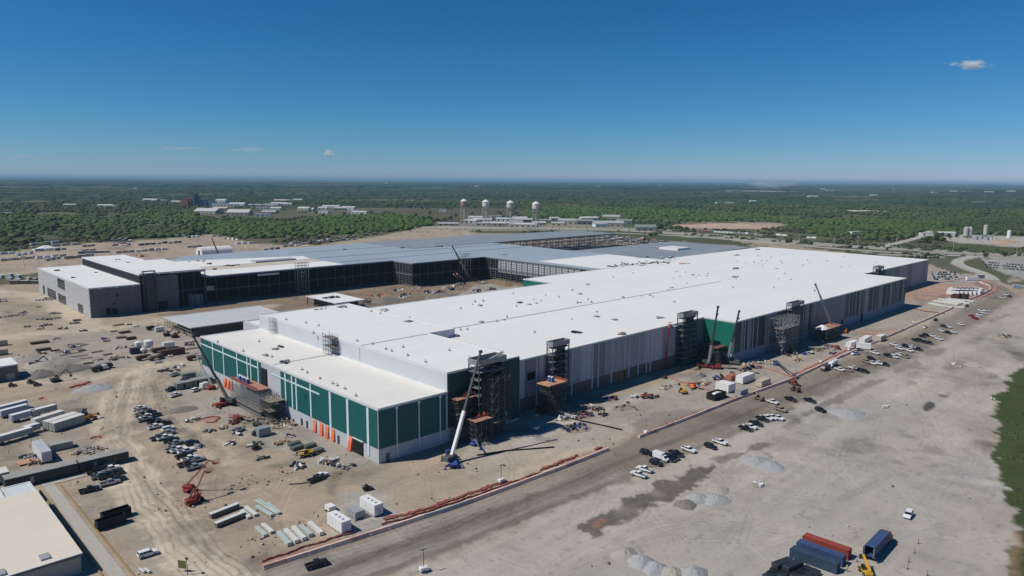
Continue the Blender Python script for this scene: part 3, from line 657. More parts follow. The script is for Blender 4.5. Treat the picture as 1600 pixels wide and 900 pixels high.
# ------------------------------------------------------------------ the hall still in steel, behind the courtyard
HX, HY = 218.0, 545.0; OH = (HX, HY, 0)
hall = thing('steel_frame_hall', 'unfinished factory hall with blue metal deck roof and open dark steel frame', 'building', OH)
def deck(name, poly, z, m_): roofslab(name, poly, z, m_, hall, OH, rim=0, th=.9)
deck('roof', [(218.4, 577), (398, 577), (398, 546), (490, 546), (490, 396.8), (606, 396.8), (606, 410), (606, 662), (480, 662), (480, 760), (262, 742), (218.4, 690)], 22.5, M_deck)
deck('roof', [(480.2, 662), (606, 662), (700, 662), (852, 662), (856, 700), (851, 735), (664, 765), (503, 762), (480.2, 760)], 22.9, M_deck2)
deck('roof', [(606.2, 410), (803, 422), (802, 531), (606.2, 531)], 22.3, M_deck2)
wr = MB(OH); wr.box(500, 397.2, 22.5, 604, 480, 22.64, 0); wr.build('roof_membrane', M_roof, hall)
wr = MB(OH); wr.box(219, 578, 22.52, 345, 612, 22.7); wr.prism([(221, 640), (345, 640), (352, 668), (240, 700)], 22.52, 22.68); wr.build('roof_membrane', M_roof, hall)
wr = MB(OH); wr.box(236, 613, 22.51, 345, 639, 22.6); wr.build('roof_membrane', mat('tan_insulation_board', (.52, .45, .38), .8, .08, .1), hall)
wr = MB(OH); wr.box(290, 640, 22.5, 330, 652, 23.8); wr.build('roof_curb', M_grey, hall)
wr = MB(OH); wr.box(700, 455, 22.3, 726, 480, 24.6); wr.build('roof_curb', M_white, hall)
wr = MB(OH)
for y in (598.3, 639.8, 700.5): wr.box(352, y-.6, 22.4, 600, y+.6, 22.8)
wr.build('roof_joint', M_grey, hall)
def frame(ax, pos, a, b, z1, bay=9.2, girt=2.3, gm=1, mid=11.2, start=0.0):
    """open facade along axis ax ('x' or 'y') at the other coordinate pos"""
    t = MB(OH); P_ = (lambda s, z, o=0: (s, pos+o, z)) if ax == 'x' else (lambda s, z, o=0: (pos+o, s, z))
    n = max(1, int(round(abs(b-a)/bay)))
    for i in range(n+1):
        s = a+(b-a)*i/n; t.bar(P_(s, 0), P_(s, z1), .55, k=0)
        s2 = s+(b-a)/n/2
        if i < n: t.bar(P_(s2, 0, .1), P_(s2, z1, .1), .16, k=1)
    z = girt
    while z < z1-.4: t.bar(P_(a, z, .05), P_(b, z, .05), .14, k=1); z += girt
    t.bar(P_(a, mid), P_(b, mid), .35, .9, k=0); t.bar(P_(a, z1-.3), P_(b, z1-.3), .4, .8, k=0)
    t.build('steel_frame', [M_fst, M_fst2 if gm else M_fst], hall)
M_fst = mat('primed_steel', (.06, .07, .08), .6, .15, .4); M_fst2 = mat('shaded_girt', (.035, .042, .05), .6, .15, .4)  # girts darkened, the shade of the hall front is in their colour
M_fstl = mat('sunlit_girt', (.22, .23, .245), .5, .15, .4)  # paler girt copy, sunlight on the left-facing sides put into the colour
frame('x', 577, 218.4, 398, 21.7); frame('x', 546, 398, 490, 21.7)
_s1, _s2 = M_fst, M_fst2
M_fst, M_fst2 = mat('sunlit_frame_steel', (.15, .16, .17), .5, .1, .4), M_fstl  # paler steel copies carry the sunlit look of the left-facing frames
frame('y', 398.2, 546, 577, 21.7, bay=5.2, girt=2.1)
frame('y', 490.2, 396.8, 546, 21.7, bay=7.5, girt=2.0)
frame('x', 662.3, 606, 850, 21.7, bay=12, girt=6); frame('x', 700, 606, 850, 21.7, bay=12, girt=10)
M_fst, M_fst2 = _s1, _s2
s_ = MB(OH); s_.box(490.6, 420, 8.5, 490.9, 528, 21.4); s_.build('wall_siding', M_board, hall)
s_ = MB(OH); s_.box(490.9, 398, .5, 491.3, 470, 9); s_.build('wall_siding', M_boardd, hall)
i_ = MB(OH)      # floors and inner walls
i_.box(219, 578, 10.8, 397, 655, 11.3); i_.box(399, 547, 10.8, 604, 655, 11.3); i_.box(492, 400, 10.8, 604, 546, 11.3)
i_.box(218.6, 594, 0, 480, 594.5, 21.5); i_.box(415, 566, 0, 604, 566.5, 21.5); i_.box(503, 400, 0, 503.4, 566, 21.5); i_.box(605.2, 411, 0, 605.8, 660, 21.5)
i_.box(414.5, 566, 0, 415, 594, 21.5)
i_.build('inner_wall', M_dark, hall)  # near-black colour stands for the unlit inside of the hall
i_ = MB(OH); i_.box(219, 655, 0, 605, 655.5, 21.6); i_.box(218.5, 655, 0, 219, 690, 21.6); i_.box(480, 760, 0, 664, 760.4, 21.6); i_.box(801, 424, 0, 802, 530, 21.4); i_.box(607, 530.2, 0, 802, 530.6, 21.4)
i_.build('wall', M_boardd, hall)
h_ = MB(OH)     # the open bays where the deck is still missing
h_.box(606.4, 531.4, 6.0, 850, 661, 6.4, 0)  # near-black slab paints the shade below the open steel
for i in range(10):
    x = 612+i*22.0; h_.bar((x, 531.8, 20.6), (x, 661, 20.6), .35, .9, k=1)
for j in range(5): y = 545+j*28.; h_.bar((607, y, 21.2), (812, y, 21.2), .3, .6, k=1)
for i in range(10):
    for j in range(5): h_.bar((612+i*22, 545+j*28, 6), (612+i*22, 545+j*28, 20.5), .5, k=1)
h_.build('open_bay', [M_dark, M_fst], hall)
for px, x0 in ((448, 296.5), (716, 456)): # framed stair tops standing over the eaves
    yy = 575.5 if x0 < 400 else 544.5; t = MB(OH)
    for dx in (0, 3.5, 7, 10.5):
        for dy in (0, 4): t.bar((x0+dx, yy+dy-2, 0), (x0+dx, yy+dy-2, 27.5), .3)
    for z in (27.3, 25, 22.8): t.bar((x0, yy-2, z), (x0+10.5, yy-2, z), .3); t.bar((x0, yy+2, z), (x0+10.5, yy+2, z), .3)
    for i in range(6): t.box(x0+4.5, yy-2.2, 3+i*3.2, x0+6, yy, 3.3+i*3.2)
    t.build('stair_tower', M_gsteel, hall)
t = MB(OH).box(262, 576.2, 19.2, 281, 576.6, 20.6); t.build('sign_band', M_para, hall)
t = MB(OH).box(219.2, 575.6, 11.2, 225, 576.2, 14.8); t.build('site_board', mat('tan_board', (.35, .30, .24), .8), hall)

# ------------------------------------------------------------------ the grey clad blocks on the left
OG = (136.0, 574.0, 0)
gb = thing('grey_clad_building', 'grey board-clad factory block with white roof at the far left', 'building', OG)
b = MB(OG).box(136, 574, -.5, 170, 735, 20.9); b.build('wall', M_board, gb)
b = MB(OG).box(136.3, 573.8, .1, 169.8, 574, 20.7); b.build('wall_cladding', M_boardd, gb)  # front face covered in the darker siding copy, its shade is painted
roofslab('roof', rect(135.8, 573.6, 170.1, 735.2), 21.4, M_roof, gb, OG, rim=.3)
for x in (143, 154, 165): b = MB(OG).box(x-.6, 573.2, 20.4, x+.6, 573.8, 21.1); b.build('scupper', M_white, gb)
def window(y0, y1, z0, z1):
    f = MB(OG); f.box(135.8, y0, z0, 135.95, y1, z1); g = f.build('window', M_glass, gb)
    t = MB(OG); n = max(2, int((y1-y0)/3))
    for i in range(n+1): y = y0+(y1-y0)*i/n; t.bar((135.72, y, z0), (135.72, y, z1), .2)
    for i in range(4): z = z0+(z1-z0)*i/3; t.bar((135.72, y0, z), (135.72, y1, z), .2)
    t.build('window_frame', M_fstl, g)
for a in ((643, 664, 12.5, 20), (643, 666, 1, 7.5), (675, 702, 1, 8), (714, 719, 1, 8), (594, 606, 1, 6.8)): window(*a)
for x0, x1, z0, z1 in ((146, 149, 1, 6), (150, 153.5, 1, 5.5), (151, 152, 8, 9.5), (153.5, 154.4, 13.6, 16)): MB(OG).box(x0, 573.5, z0, x1, 573.8, z1).build('wall_opening', M_dark, gb)  # black boxes stand for the shaded recess of each opening
OL = (170.2, 575.0, 0)
lb = thing('corner_hall', 'taller hall with white roof and half-clad dark front beside the grey block', 'building', OL)
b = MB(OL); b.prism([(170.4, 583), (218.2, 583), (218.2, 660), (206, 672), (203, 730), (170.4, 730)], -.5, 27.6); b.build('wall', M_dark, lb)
roofslab('roof', [(170.2, 575), (218.6, 575), (218.6, 672), (204, 672), (204, 733), (170.2, 733)], 28.6, M_roof, lb, OL, rim=.35, th=.9)
hall_, OH_ = hall, OH; hall, OH = lb, OL
frame('x', 575.2, 192, 218.4, 27.6, bay=8.8, girt=3.5, mid=13.4)
M_fst2 = M_fstl; frame('y', 170.5, 576, 732, 27.6, bay=6.5, girt=1.6, mid=22); M_fst2 = _s2  # sunlit copy of the girts on the left-facing side
hall, OH = hall_, OH_
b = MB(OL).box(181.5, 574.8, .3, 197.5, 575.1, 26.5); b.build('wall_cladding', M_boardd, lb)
b = MB(OL).box(182.4, 574.6, .3, 189, 574.82, 6.4); b.build('door', M_dark, lb)
b = MB(OL)
for x in (172.5, 180.8):
    for y in (573, 576): b.bar((x, y, 0), (x, y, 30.5), .5)
b.box(172.3, 572.8, 30.2, 181, 576.2, 30.8); b.box(174, 573.4, 0, 180.6, 574.9, 28.2)
for i in range(9): b.box(172.2, 572.6, 2.8*i+2, 174, 574, 2.8*i+2.4)
b.build('stair_tower', M_steel, lb)
for x in (184, 194, 204, 214): MB(OL).box(x-.6, 574.3, 27.6, x+.6, 574.9, 28.4).build('scupper', M_white, lb)
b = MB(OL); b.prism([(207, 582), (210, 581), (212, 589), (208, 590)], 0, 9); b.box(209, 580, .2, 217.8, 582, 8.5); b.build('sheeting', mat('clear_sheeting', (.23, .24, .26), .5, .3, .5), lb)

# ------------------------------------------------------------------ low open-sided building, pavilion, shed, tan roof hall
OW = (165., 462., 0)
lw = thing('low_steel_building', 'low building with pale grey roof and open steel end behind the teal wall', 'building', OW)
roofslab('roof', rect(164.5, 461.6, 231, 510.6), 6.2, mat('pale_roof_deck', (.50, .52, .54), .6, .04, .1), lw, OW, rim=.2)
b = MB(OW).box(167, 462.2, 0, 230.5, 462.5, 5.6); b.box(173, 462.5, 0, 173.3, 510, 5.5); b.build('wall', mat('dark_glazing', (.03, .035, .045), .3, .2), lw)
b = MB(OW)
for i in range(11): y = 462.3+i*4.75; b.bar((165, y, 0), (165, y, 5.6), .28); b.bar((165.2, y, 2.6), (168, y, 2.6), .2)
for z in (1.8, 3.6): b.bar((165, 462, z), (165, 510, z), .2)
b.box(164.8, 462, 0, 165.2, 510, .5)
b.build('steel_frame', M_gsteel, lw)
OP = (277.3, 478., 0)
pv_ = thing('roofed_pavilion', 'small open-sided pavilion with material stacked on its white roof in the courtyard', 'pavilion', OP)
roofslab('roof', rect(277.3, 478, 303.3, 524), 7.0, M_roof, pv_, OP, rim=.15)
b = MB(OP)
for x in (278, 286, 294, 302.5):
    for y in (479, 490, 501, 512, 523): b.bar((x, y, 0), (x, y, 6.6), .5)
for z in (2.3, 4.6): b.bar((278, 479, z), (302.5, 479, z), .25); b.bar((278, 479, z), (278, 523, z), .25)
b.build('column_frame', M_fst, pv_); MB(OP).box(282, 483, 0, 300, 520, 6.4).build('inner_wall', M_dark, pv_)
OT = (-20., 199.1, 0)
tb = thing('tan_roof_building', 'long pale tan metal-roofed building in the near left corner', 'building', OT)
b = MB(OT).box(-19.6, 199.5, -.3, 40.6, 251, 4.9); b.build('wall', mat('grey_green_siding', (.33, .34, .33), .6, .06, .3, wave=(0, 2.4, .12, .06)), tb)
roofslab('roof', rect(-20, 199.1, 41.0, 251.5), 5.3, M_tan, tb, OT, rim=.001, th=.3)
b = MB(OT).box(-20, 198.8, 4.7, 41, 199.1, 5.2); b.build('gutter', mat('dark_gutter', (.09, .10, .11), .5), tb)
for x, y in ((33.5, 203), (24, 201.5), (14.5, 200.5)): MB(OT).bbox(x-1.1, y-1.6, 5.3, x+1.1, y+1.6, 5.75, .08).build('roof_vent', M_grey, tb)
for x0, x1, y0 in ((26, 33.5, 253.), (34, 41.5, 254.)):
    o = thing('porch_roof', 'flat grey lean-to roof %s the tan building' % ('nearer the gap of' if x0 > 30 else 'over the doorway behind'), 'canopy', (x0, y0, 0))
    roofslab('canopy', rect(x0, y0, x1, y0+10), 3.6, mat('canopy_metal', (.58, .62, .64), .5, .05), o, (x0, y0, 0), rim=.15, th=.3)
    b = MB((x0, y0, 0))
    for x in (x0+.4, x1-.4):
        for y in (y0+.4, y0+9.6): b.bar((x, y, 0), (x, y, 3.4), .25)
    b.build('post', M_steel, o)
OS = (30., 422., 0)
sh = thing('storage_shed', 'dark grey shed with white roof at the left edge', 'shed', OS)
b = MB(OS).box(30, 422, -.2, 66, 440, 7.2); b.build('wall', mat('dark_shed_siding', (.12, .13, .135), .6, .1, .3), sh)
roofslab('roof', rect(29.7, 421.6, 66.4, 440.4), 7.7, M_roof, sh, OS, rim=.1)
for x in (33, 40, 47, 54, 61): MB(OS).box(x, 421.7, 0, x+3.5, 421.95, 3.4).build('door', M_dark if x != 61 else M_grey, sh)
# arched fabric shelter and low workshops by the storage yard
OF = (352., 947., 0)
fs = thing('arched_shelter', 'white arched fabric shelter in the yard behind the hall', 'shelter', (371, 948, 0))
b = MB((371, 948, 0)); n = 12; vs = []
for yy, xx in ((0, 0), (1, 1)):
    pass
prof = [(-11*math.cos(math.pi*i/n), 10.5*math.sin(math.pi*i/n)**.8) for i in range(n+1)]
vs = [(358+0, 959+p[0], p[1]) for p in prof]+[(398, 959+p[0], p[1]) for p in prof]
b.add(vs, [(i, i+1, n+2+i, n+1+i) for i in range(n)]+[tuple(range(n, -1, -1)), tuple(range(n+1, 2*n+2))])
b.build('canopy', M_white, fs); MB((371, 948, 0)).box(357.7, 956, 0, 357.95, 961, 6).build('door', M_dark, fs)
# ------------------------------------------------------------------ vehicles
PAINT_ = {'white': mat('car_white', (.72, .73, .73), .25, .04, .8, spec=.5), 'black': mat('car_black', (.012, .012, .014), .25, .1, .8, spec=.5),
          'silver': mat('car_silver', (.36, .38, .41), .3, .05, .8, metal=.4), 'grey': mat('car_grey', (.085, .09, .10), .3, .08, .8, metal=.2),
          'red': mat('car_red', (.30, .022, .018), .3, .08, .8), 'blue': mat('car_blue', (.02, .04, .13), .3, .08, .8), 'tan': mat('car_tan', (.30, .25, .19), .35, .08, .8)}
def wheels(root, xs, w, r=.4, t=.28):
    me = None
    for x in xs:
        for s in (-1, 1):
            if me is None:
                b = MB(); b.tube((0, -t/2, 0), (0, t/2, 0), r, n=12, k=0); b.tube((0, -t/2-.02, 0), (0, t/2+.02, 0), r*.5, n=8, k=1)
                o = b.build('wheel', [M_black, M_grey], root); me = o.data
            else:
                o = bpy.data.objects.new('wheel', me); COL.objects.link(o); o.parent = root; KIDS[root.name].append(o)
            o.location = (x, s*(w/2-t/2+.02), r)
def pickup(name='pickup_truck', L=5.9, W=2.02):
    t = thing(name, '', 'pickup', (0, 0, 0)); h = W/2
    b = MB(); b.side([(-.75, .5), (2.95, .5), (2.98, .95), (2.85, 1.12), (1.35, 1.22), (-.75, 1.22)], -h, h)
    b.box(-2.95, -h, .6, -.75, -h+.12, 1.2); b.box(-2.95, h-.12, .6, -.75, h, 1.2); b.box(-2.98, -h, .6, -2.85, h, 1.2); b.box(-.87, -h+.1, .6, -.76, h-.1, 1.24)
    b.build('body', PAINT_['white'], t, paint=True)
    MB().box(-2.85, -h+.12, .62, -.87, h-.12, .78).build('bed_liner', M_black, t)
    b = MB(); b.prism([(-.75, -h+.08), (1.35, -h+.08), (1.35, h-.08), (-.75, h-.08)], 1.21, 1.78, top=[(-.6, -h+.22), (.62, -h+.22), (.62, h-.22), (-.6, h-.22)]); b.build('window', M_glass, t)
    b = MB(); b.bbox(-.66, -h+.18, 1.77, .68, h-.18, 1.9, .06)
    for s in (-1, 1): b.bar((.05, s*(h-.14), 1.2), (.0, s*(h-.22), 1.8), .09)
    b.build('cab_roof', PAINT_['white'], t, paint=True)
    MB().box(2.9, -h+.05, .42, 3.06, h-.05, .66).build('bumper', M_gsteel, t); MB().box(-3.08, -h+.1, .5, -2.96, h-.1, .68).build('bumper', M_gsteel, t)
    for s in (-1, 1): MB().box(2.9, s*(h-.35)-.2, .8, 3.0, s*(h-.35)+.2, .98).build('headlight', M_white, t)
    wheels(t, (-1.9, 1.95), W, .42); return t
def suv(name='suv'):
    t = thing(name, '', 'car', (0, 0, 0)); h = .98
    b = MB(); b.side([(-2.45, .4), (2.45, .4), (2.5, .8), (2.35, 1.02), (1.15, 1.12), (-2.42, 1.15), (-2.5, .8)], -h, h); b.build('body', PAINT_['white'], t, paint=True)
    b = MB(); b.prism(rect(-2.4, -h+.06, 1.2, h-.06), 1.11, 1.68, top=rect(-2.2, -h+.2, .5, h-.2)); b.build('window', M_glass, t)
    b = MB(); b.bbox(-2.25, -h+.17, 1.67, .56, h-.17, 1.78, .06)
    for s in (-1, 1):
        for x, x2 in ((-.35, -.4), (-2.3, -2.15), (-1.3, -1.3)): b.bar((x, s*(h-.07), 1.1), (x2, s*(h-.2), 1.7), .09)
    b.build('cab_roof', PAINT_['white'], t, paint=True)
    wheels(t, (-1.5, 1.5), 1.96, .38); return t
def boxvan(name='box_van'):
    t = thing(name, '', 'van', (0, 0, 0)); h = 1.05
    MB().bbox(-3.2, -h, .9, .9, h, 2.9, .08).build('cargo_box', PAINT_['white'], t, paint=True)
    b = MB(); b.side([(.95, .5), (2.9, .5), (2.9, 1.15), (2.2, 1.3), (1.6, 2.1), (.95, 2.15)], -.95, .95); b.build('cab', M_white, t)
    b = MB(); b.side([(2.24, 1.34), (2.27, 1.34), (1.72, 2.05), (1.66, 2.05)], -.85, .85); b.build('window', M_glass, t)
    wheels(t, (-2.2, 2.0), 2.0, .42); return t
def farcar(name, kind):
    b = MB(); h = .95
    if kind == 'pickup':
        b.side([(-2.8, .35), (2.8, .35), (2.7, 1.1), (-2.8, 1.1)], -h, h, k=0); b.prism(rect(-.6, -h+.1, 1.3, h-.1), 1.1, 1.8, k=1, top=rect(-.4, -.75, .6, .75)); b.box(-.4, -.75, 1.8, .6, .75, 1.86, 0); b.box(-2.7, -.8, 1.1, -.7, .8, 1.11, 1)
    else:
        b.side([(-2.3, .3), (2.3, .3), (2.25, .95), (-2.3, 1.0)], -h, h, k=0); b.prism(rect(-2.1, -h+.1, 1.1, h-.1), .98, 1.5, k=1, top=rect(-1.7, -.75, .3, .75)); b.box(-1.7, -.75, 1.5, .3, .75, 1.56, 0)
    for x in (-1.6, 1.6):
        for s in (-.92, .92): b.tube((x, s-.1, .34), (x, s+.1, .34), .34, n=7, k=1)
    return b.build(name, [PAINT_['white'], M_glass], paint=True)
PROTO = {'pickup truck': pickup(), 'SUV': suv(), 'box van': boxvan()}
PROTO['small pickup'] = farcar('small_pickup', 'pickup'); PROTO['small car'] = farcar('small_car', 'car')
tag(PROTO['small pickup'], '', 'pickup'); tag(PROTO['small car'], '', 'car')
USED = {}
def hd(px, py, vx, vy):
    a = G(px, py); b = G(px+vx, py+vy); return math.atan2(b[1]-a[1], b[0]-a[0])
def place(proto, x, y, rz, label, group, col=None, z=0.0):
    if proto.name not in USED:
        USED[proto.name] = 1; proto.location = (x, y, z); proto.rotation_euler = (0, 0, rz); proto['label'] = label
        if group: proto['group'] = group
        if col:
            for o in ([proto] if proto.type == 'MESH' else KIDS.get(proto.name, [])):
                if o.get('paint'): o.material_slots[0].link = 'OBJECT'; o.material_slots[0].material = col
        return proto
    return dup(proto, (x, y, z), rz, label, group, col)
OCC = []
def fleet(items, vec, where, group, same=None, jit=.06, small=False, rim=2.4):
    """items: (px,py,colour,kind[,flip]); label says colour, kind, and its count from the left end of the row"""
    items = sorted(items, key=lambda i: i[0]); tot = {}; cnt = {}
    for i in items: tot[(i[2], i[3])] = tot.get((i[2], i[3]), 0)+1
    for i in items:
        px, py, c, k = i[:4]; x, y = G(px, py); rz = hd(px, py, *vec)+(math.pi if len(i) > 4 else 0)+R.uniform(-jit, jit)
        if k == 'cross': k = 'pickup truck'; rz += 1.2
        for _ in range(6):
            for (ox, oy) in OCC:
                d = math.hypot(x-ox, y-oy)
                if d < rim: x += (x-ox+.01)/(d+.01)*(rim-d); y += (y-oy)/(d+.01)*(rim-d)
        OCC.append((x, y)); kk = k
        if small: kk = 'small pickup' if 'pickup' in k else 'small car'
        cnt[(c, k)] = cnt.get((c, k), 0)+1
        if same: lab = '%s car, %s from left of its colour %s' % (c, nth(cnt[(c, k)]), same)
        elif tot[(c, k)] == 1: lab = 'only %s %s %s' % (c, k, where)
        else: lab = '%s %s, %s from left of its colour %s' % (c, k, nth(cnt[(c, k)]), where)
        place(PROTO[kk], x, y, rz, lab, group, PAINT_[c])
W, K, S, Y, P_, U_ = 'white', 'black', 'silver', 'grey', 'pickup truck', 'SUV'
fleet([(218,640,W,P_),(225,643,S,P_),(221,649,S,P_),(233,647,K,P_),(230,653,W,P_),(241,651,K,P_),(226,657,S,P_),(240,660,K,P_),(246,663,Y,P_),(243,669,W,P_),(256,664,K,P_),(263,672,W,U_),(262,679,S,P_),(247,686,Y,P_),(258,686,W,P_),(267,690,K,P_),(274,695,S,P_),(300,694,K,U_),(271,704,S,P_),(279,705,W,P_),(291,707,W,P_),(287,714,K,P_),(297,719,W,P_),(307,721,S,P_),(291,727,Y,P_),(304,732,S,P_)],
      (21.5, -6), 'in the diagonal row by the track', 'pickups parked in the diagonal row by the haul track')
fleet([(152,731,K,P_),(163,729,Y,P_),(173,726,W,P_),(150,738,K,P_),(161,738,K,P_),(170,736,W,P_),(157,746,S,P_),(168,746,K,P_),(179,742,K,P_),(172,757,S,P_),(182,752,K,P_)], (21.5, -6), 'beside the modular offices', 'pickups parked by the modular offices')
fleet([(140,768,K,'pickup truck')], (20, -5), 'alone south of the modular offices', None)
fleet([(231,868,W,U_)], (27, -8), 'alone near the lower left corner', None)
fleet([(495,885,K,P_)], (28, -9), 'driving on the haul road at the bottom edge', None)
fleet([(494,751,K,P_),(500,747,W,P_)], (22, -9), 'on the dirt in front of the teal corner', None)
fleet([(273,587,S,P_),(290,594,Y,P_),(274,619,W,P_),(267,610,K,P_),(277,607,K,P_),(372,674,S,P_),(306,611,W,U_),(322,606,W,'box van')], (21, -8), 'near the grey site offices', 'vehicles by the grey site offices')
fleet([(1419,807,W,U_)], (-6, 12), 'alone in the middle of the empty gravel lot', None)
fleet([(998,744,W,P_,1),(1007,736,W,P_,1),(1010,710,K,'SUV'),(1025,726,K,U_),(1033,719,W,'box van'),(1041,719,K,P_),(1049,716,K,P_),(1056,711,K,P_),(1076,705,W,P_),(1110,700,K,U_),(1125,693,W,P_),(1165,672,K,P_),(1172,669,W,P_),(1181,664,K,P_),(1191,657,K,P_),(1198,655,W,P_),(1206,654,W,P_),(1214,655,W,P_)],
      (25, 8), 'in the near roadside row', 'vehicles parked along the haul road, near half')
fleet([(1207,630,W,P_),(1235,626,K,P_),(1220,642,'tan',P_),(1265,628,K,P_),(1282,643,K,U_),(1312,579,W,P_),(1326,580,'tan',U_),(1334,577,W,P_),(1342,580,K,P_),(1351,582,K,U_),(1354,567,'tan',P_),(1361,562,K,U_),(1363,569,W,P_),(1373,569,W,P_),(1382,571,K,P_),(1367,553,W,P_),(1387,557,K,P_),(1398,559,W,U_),(1407,556,W,P_),(1415,559,'tan',U_),(1397,540,W,P_),(1406,546,W,P_),(1415,542,K,U_),(1425,544,W,P_),(1420,549,W,P_),(1434,547,K,P_),(1430,533,K,P_),(1437,533,K,U_),(1444,536,K,P_),(1451,537,K,P_),(1441,527,K,P_),(1447,525,K,U_),(1456,526,W,P_),(1467,531,W,P_),(1471,518,W,P_),(1481,521,K,P_),(1489,520,W,P_),(1474,511,K,P_),(1482,512,W,P_),(1501,508,W,P_)],
      (11, 3.6), 'in the middle roadside row', 'vehicles parked along the haul road, middle')
fleet([(1530,493,W,P_),(1537,490,W,P_),(1527,496,W,U_),(1541,486,W,P_),(1533,486,W,P_),(1518,495,'red',P_),(1524,499,'red',P_),(1566,466,W,P_),(1572,461,W,P_),(1577,464,K,P_)], (7, 2), 'at the roadside row end', 'vehicles parked along the haul road, far end', small=True)
fleet([(1445,512,W,P_),(1462,501,K,P_),(1511,479,K,U_)], (-16, 7), 'driving on the far haul road', None, small=True)
fleet([(1337,554,W,P_),(1330,547,W,U_),(1342,548,S,P_)], (-20, 2), 'by the white trailer cluster', 'vehicles by the white trailers', small=True)
R.seed(4); it = []
for r_ in range(4):
    for i in range(9): it.append((1456+i*4.4+r_*1.5+R.uniform(-.6, .6), 426.0+r_*3.6+R.uniform(-.3, .3), R.choice([W, W, K, S, Y, 'blue']), 'small car'))
fleet(it, (3, -7), '', 'cars parked in the lot at the far end of the factory', same='in the lot at the far factory corner', small=True, jit=.1)
it = []
for r_ in range(3):
    for i in range(17): it.append((1537+i*4.6+r_*3+R.uniform(-.8, .8), 410.2+r_*3.9+i*.35, R.choice([W, K, K, 'blue', 'blue', Y, S]), 'small car'))
fleet(it, (3, -7), '', 'cars parked in the lot at the right edge', same='in the lot at the right edge', small=True, jit=.1)
it = []
for i in range(14): it.append((642+i*9.6+R.uniform(-2, 2), 362.5-(i > 3)*4+R.uniform(-1, 1), R.choice([W, W, W, K, S]), 'small car'))
fleet(it, (5, 0), '', 'cars on the sand pad below the water towers', same='on sand below the water towers', small=True)
it = [(1318+i*9.+R.uniform(-2, 2), 377+i*.9, R.choice([W, K, Y]), 'small car') for i in range(9)]+[(1478, 398.6, 'blue', 'small car'), (1524, 399.5, 'silver', 'small pickup')]
it += [(860+i*11.+R.uniform(-3, 3), 356.5+R.uniform(-1.5, 1.5), R.choice([W, K, Y, 'red']), 'small car') for i in range(16)]
fleet(it, (5, 1), '', 'cars along the distant highway', same='on the distant highway', small=True)

# ------------------------------------------------------------------ boxes: containers, trailers, cabins
def container(col, name='shipping_container', L=12.2, Wd=2.44, Hh=2.6, open_end=False):
    t = thing(name, '', 'container', (0, 0, 0)); h = Wd/2; b = MB(); n = 24
    pts = []
    for i in range(n): x = L*i/n; pts += [(x, 0), (x+L/n*.3, 0), (x+L/n*.5, .07), (x+L/n*.8, .07)]
    pts.append((L, 0)); low = [(x-L/2, -h+y) for x, y in pts]; top = [(x, -y) for x, y in low]
    b.prism(low+[(x, y) for x, y in reversed(top)], .1, Hh-.08); o = b.build('body', col, t)
    b = MB()
    for x in (-L/2, L/2):
        for y in (-h, h): b.box(x-.07, y-.07, 0, x+.07, y+.07, Hh)
    for y in (-h, h): b.box(-L/2, y-.06, 0, L/2, y+.06, .16); b.box(-L/2, y-.06, Hh-.12, L/2, y+.06, Hh)
    b.build('frame', col, t)
    MB().box(-L/2+.1, -h+.08, Hh-.08, L/2-.1, h-.08, Hh-.02).build('roof', col, t)
    b = MB()
    for s in (-1, 1): b.box(L/2+.01, s*h/2-h/2+.05, .18, L/2+.06, s*h/2+h/2-.05, Hh-.14)
    for y in (-.75, -.3, .3, .75): b.bar((L/2+.1, y, .2), (L/2+.1, y, Hh-.2), .05)
    b.build('door', col, t)
    b = MB().box(-L/2+.5, h+.01, Hh-.75, -L/2+1.4, h+.05, Hh-.4); b.build('label_plate', M_white, t); return t
Cnavy = mat('navy_container', (.035, .060, .10), .6, .15, .5); Cblue = mat('blue_container', (.045, .075, .17), .6, .15, .5); Cred = mat('rust_red_container', (.27, .055, .035), .7, .15, .5)
xA = (189+178.5)/2
for col, lab, (x, y) in ((Cred, 'rust red shipping container, farthest of the three side by side', (191.3, 73.0)), (Cblue, 'blue shipping container in the middle of the three side by side', (186.6, 72.6)), (Cnavy, 'navy shipping container nearest the black bundles', (181.8, 72.2))):
    t = container(col); t.location = (x, y, 0); t.rotation_euler = (0, 0, math.radians(-88)); tag(t, lab, 'container', 'shipping containers by the lorry')
M_wrap = mat('dark_plastic_wrap', (.030, .034, .042), .35, .3, .6, spec=.5)
bd = MB(); bd.bbox(-3.1, -1.05, 0, 3.1, 1.05, 1.15, .12); bd = bd.build('wrapped_bundle', M_wrap); tag(bd, '', 'bundle')
cnt = 0
for (px, py, z) in ((1225,886,0),(1219,891,0),(1213,896,0),(1208,901,0),(1240,890,0),(1235,895,0),(1229,900,0),(1254,896,0),(1250,901,0),(1222,889,1.16),(1238,893,1.16),(1266,901,0)):
    x, y = G(px, py); cnt += 1
    lab = '%s bundle in dark plastic wrap from the left of the black stack' % nth(cnt) if z == 0 else 'upper wrapped bundle %s on the black stack' % ('at the back' if py < 890 else 'in front')
    place(bd, x, y, hd(1225, 885, 26, -11)+R.uniform(-.08, .08), lab, 'wrapped bundles in the lower right stack', z=z)
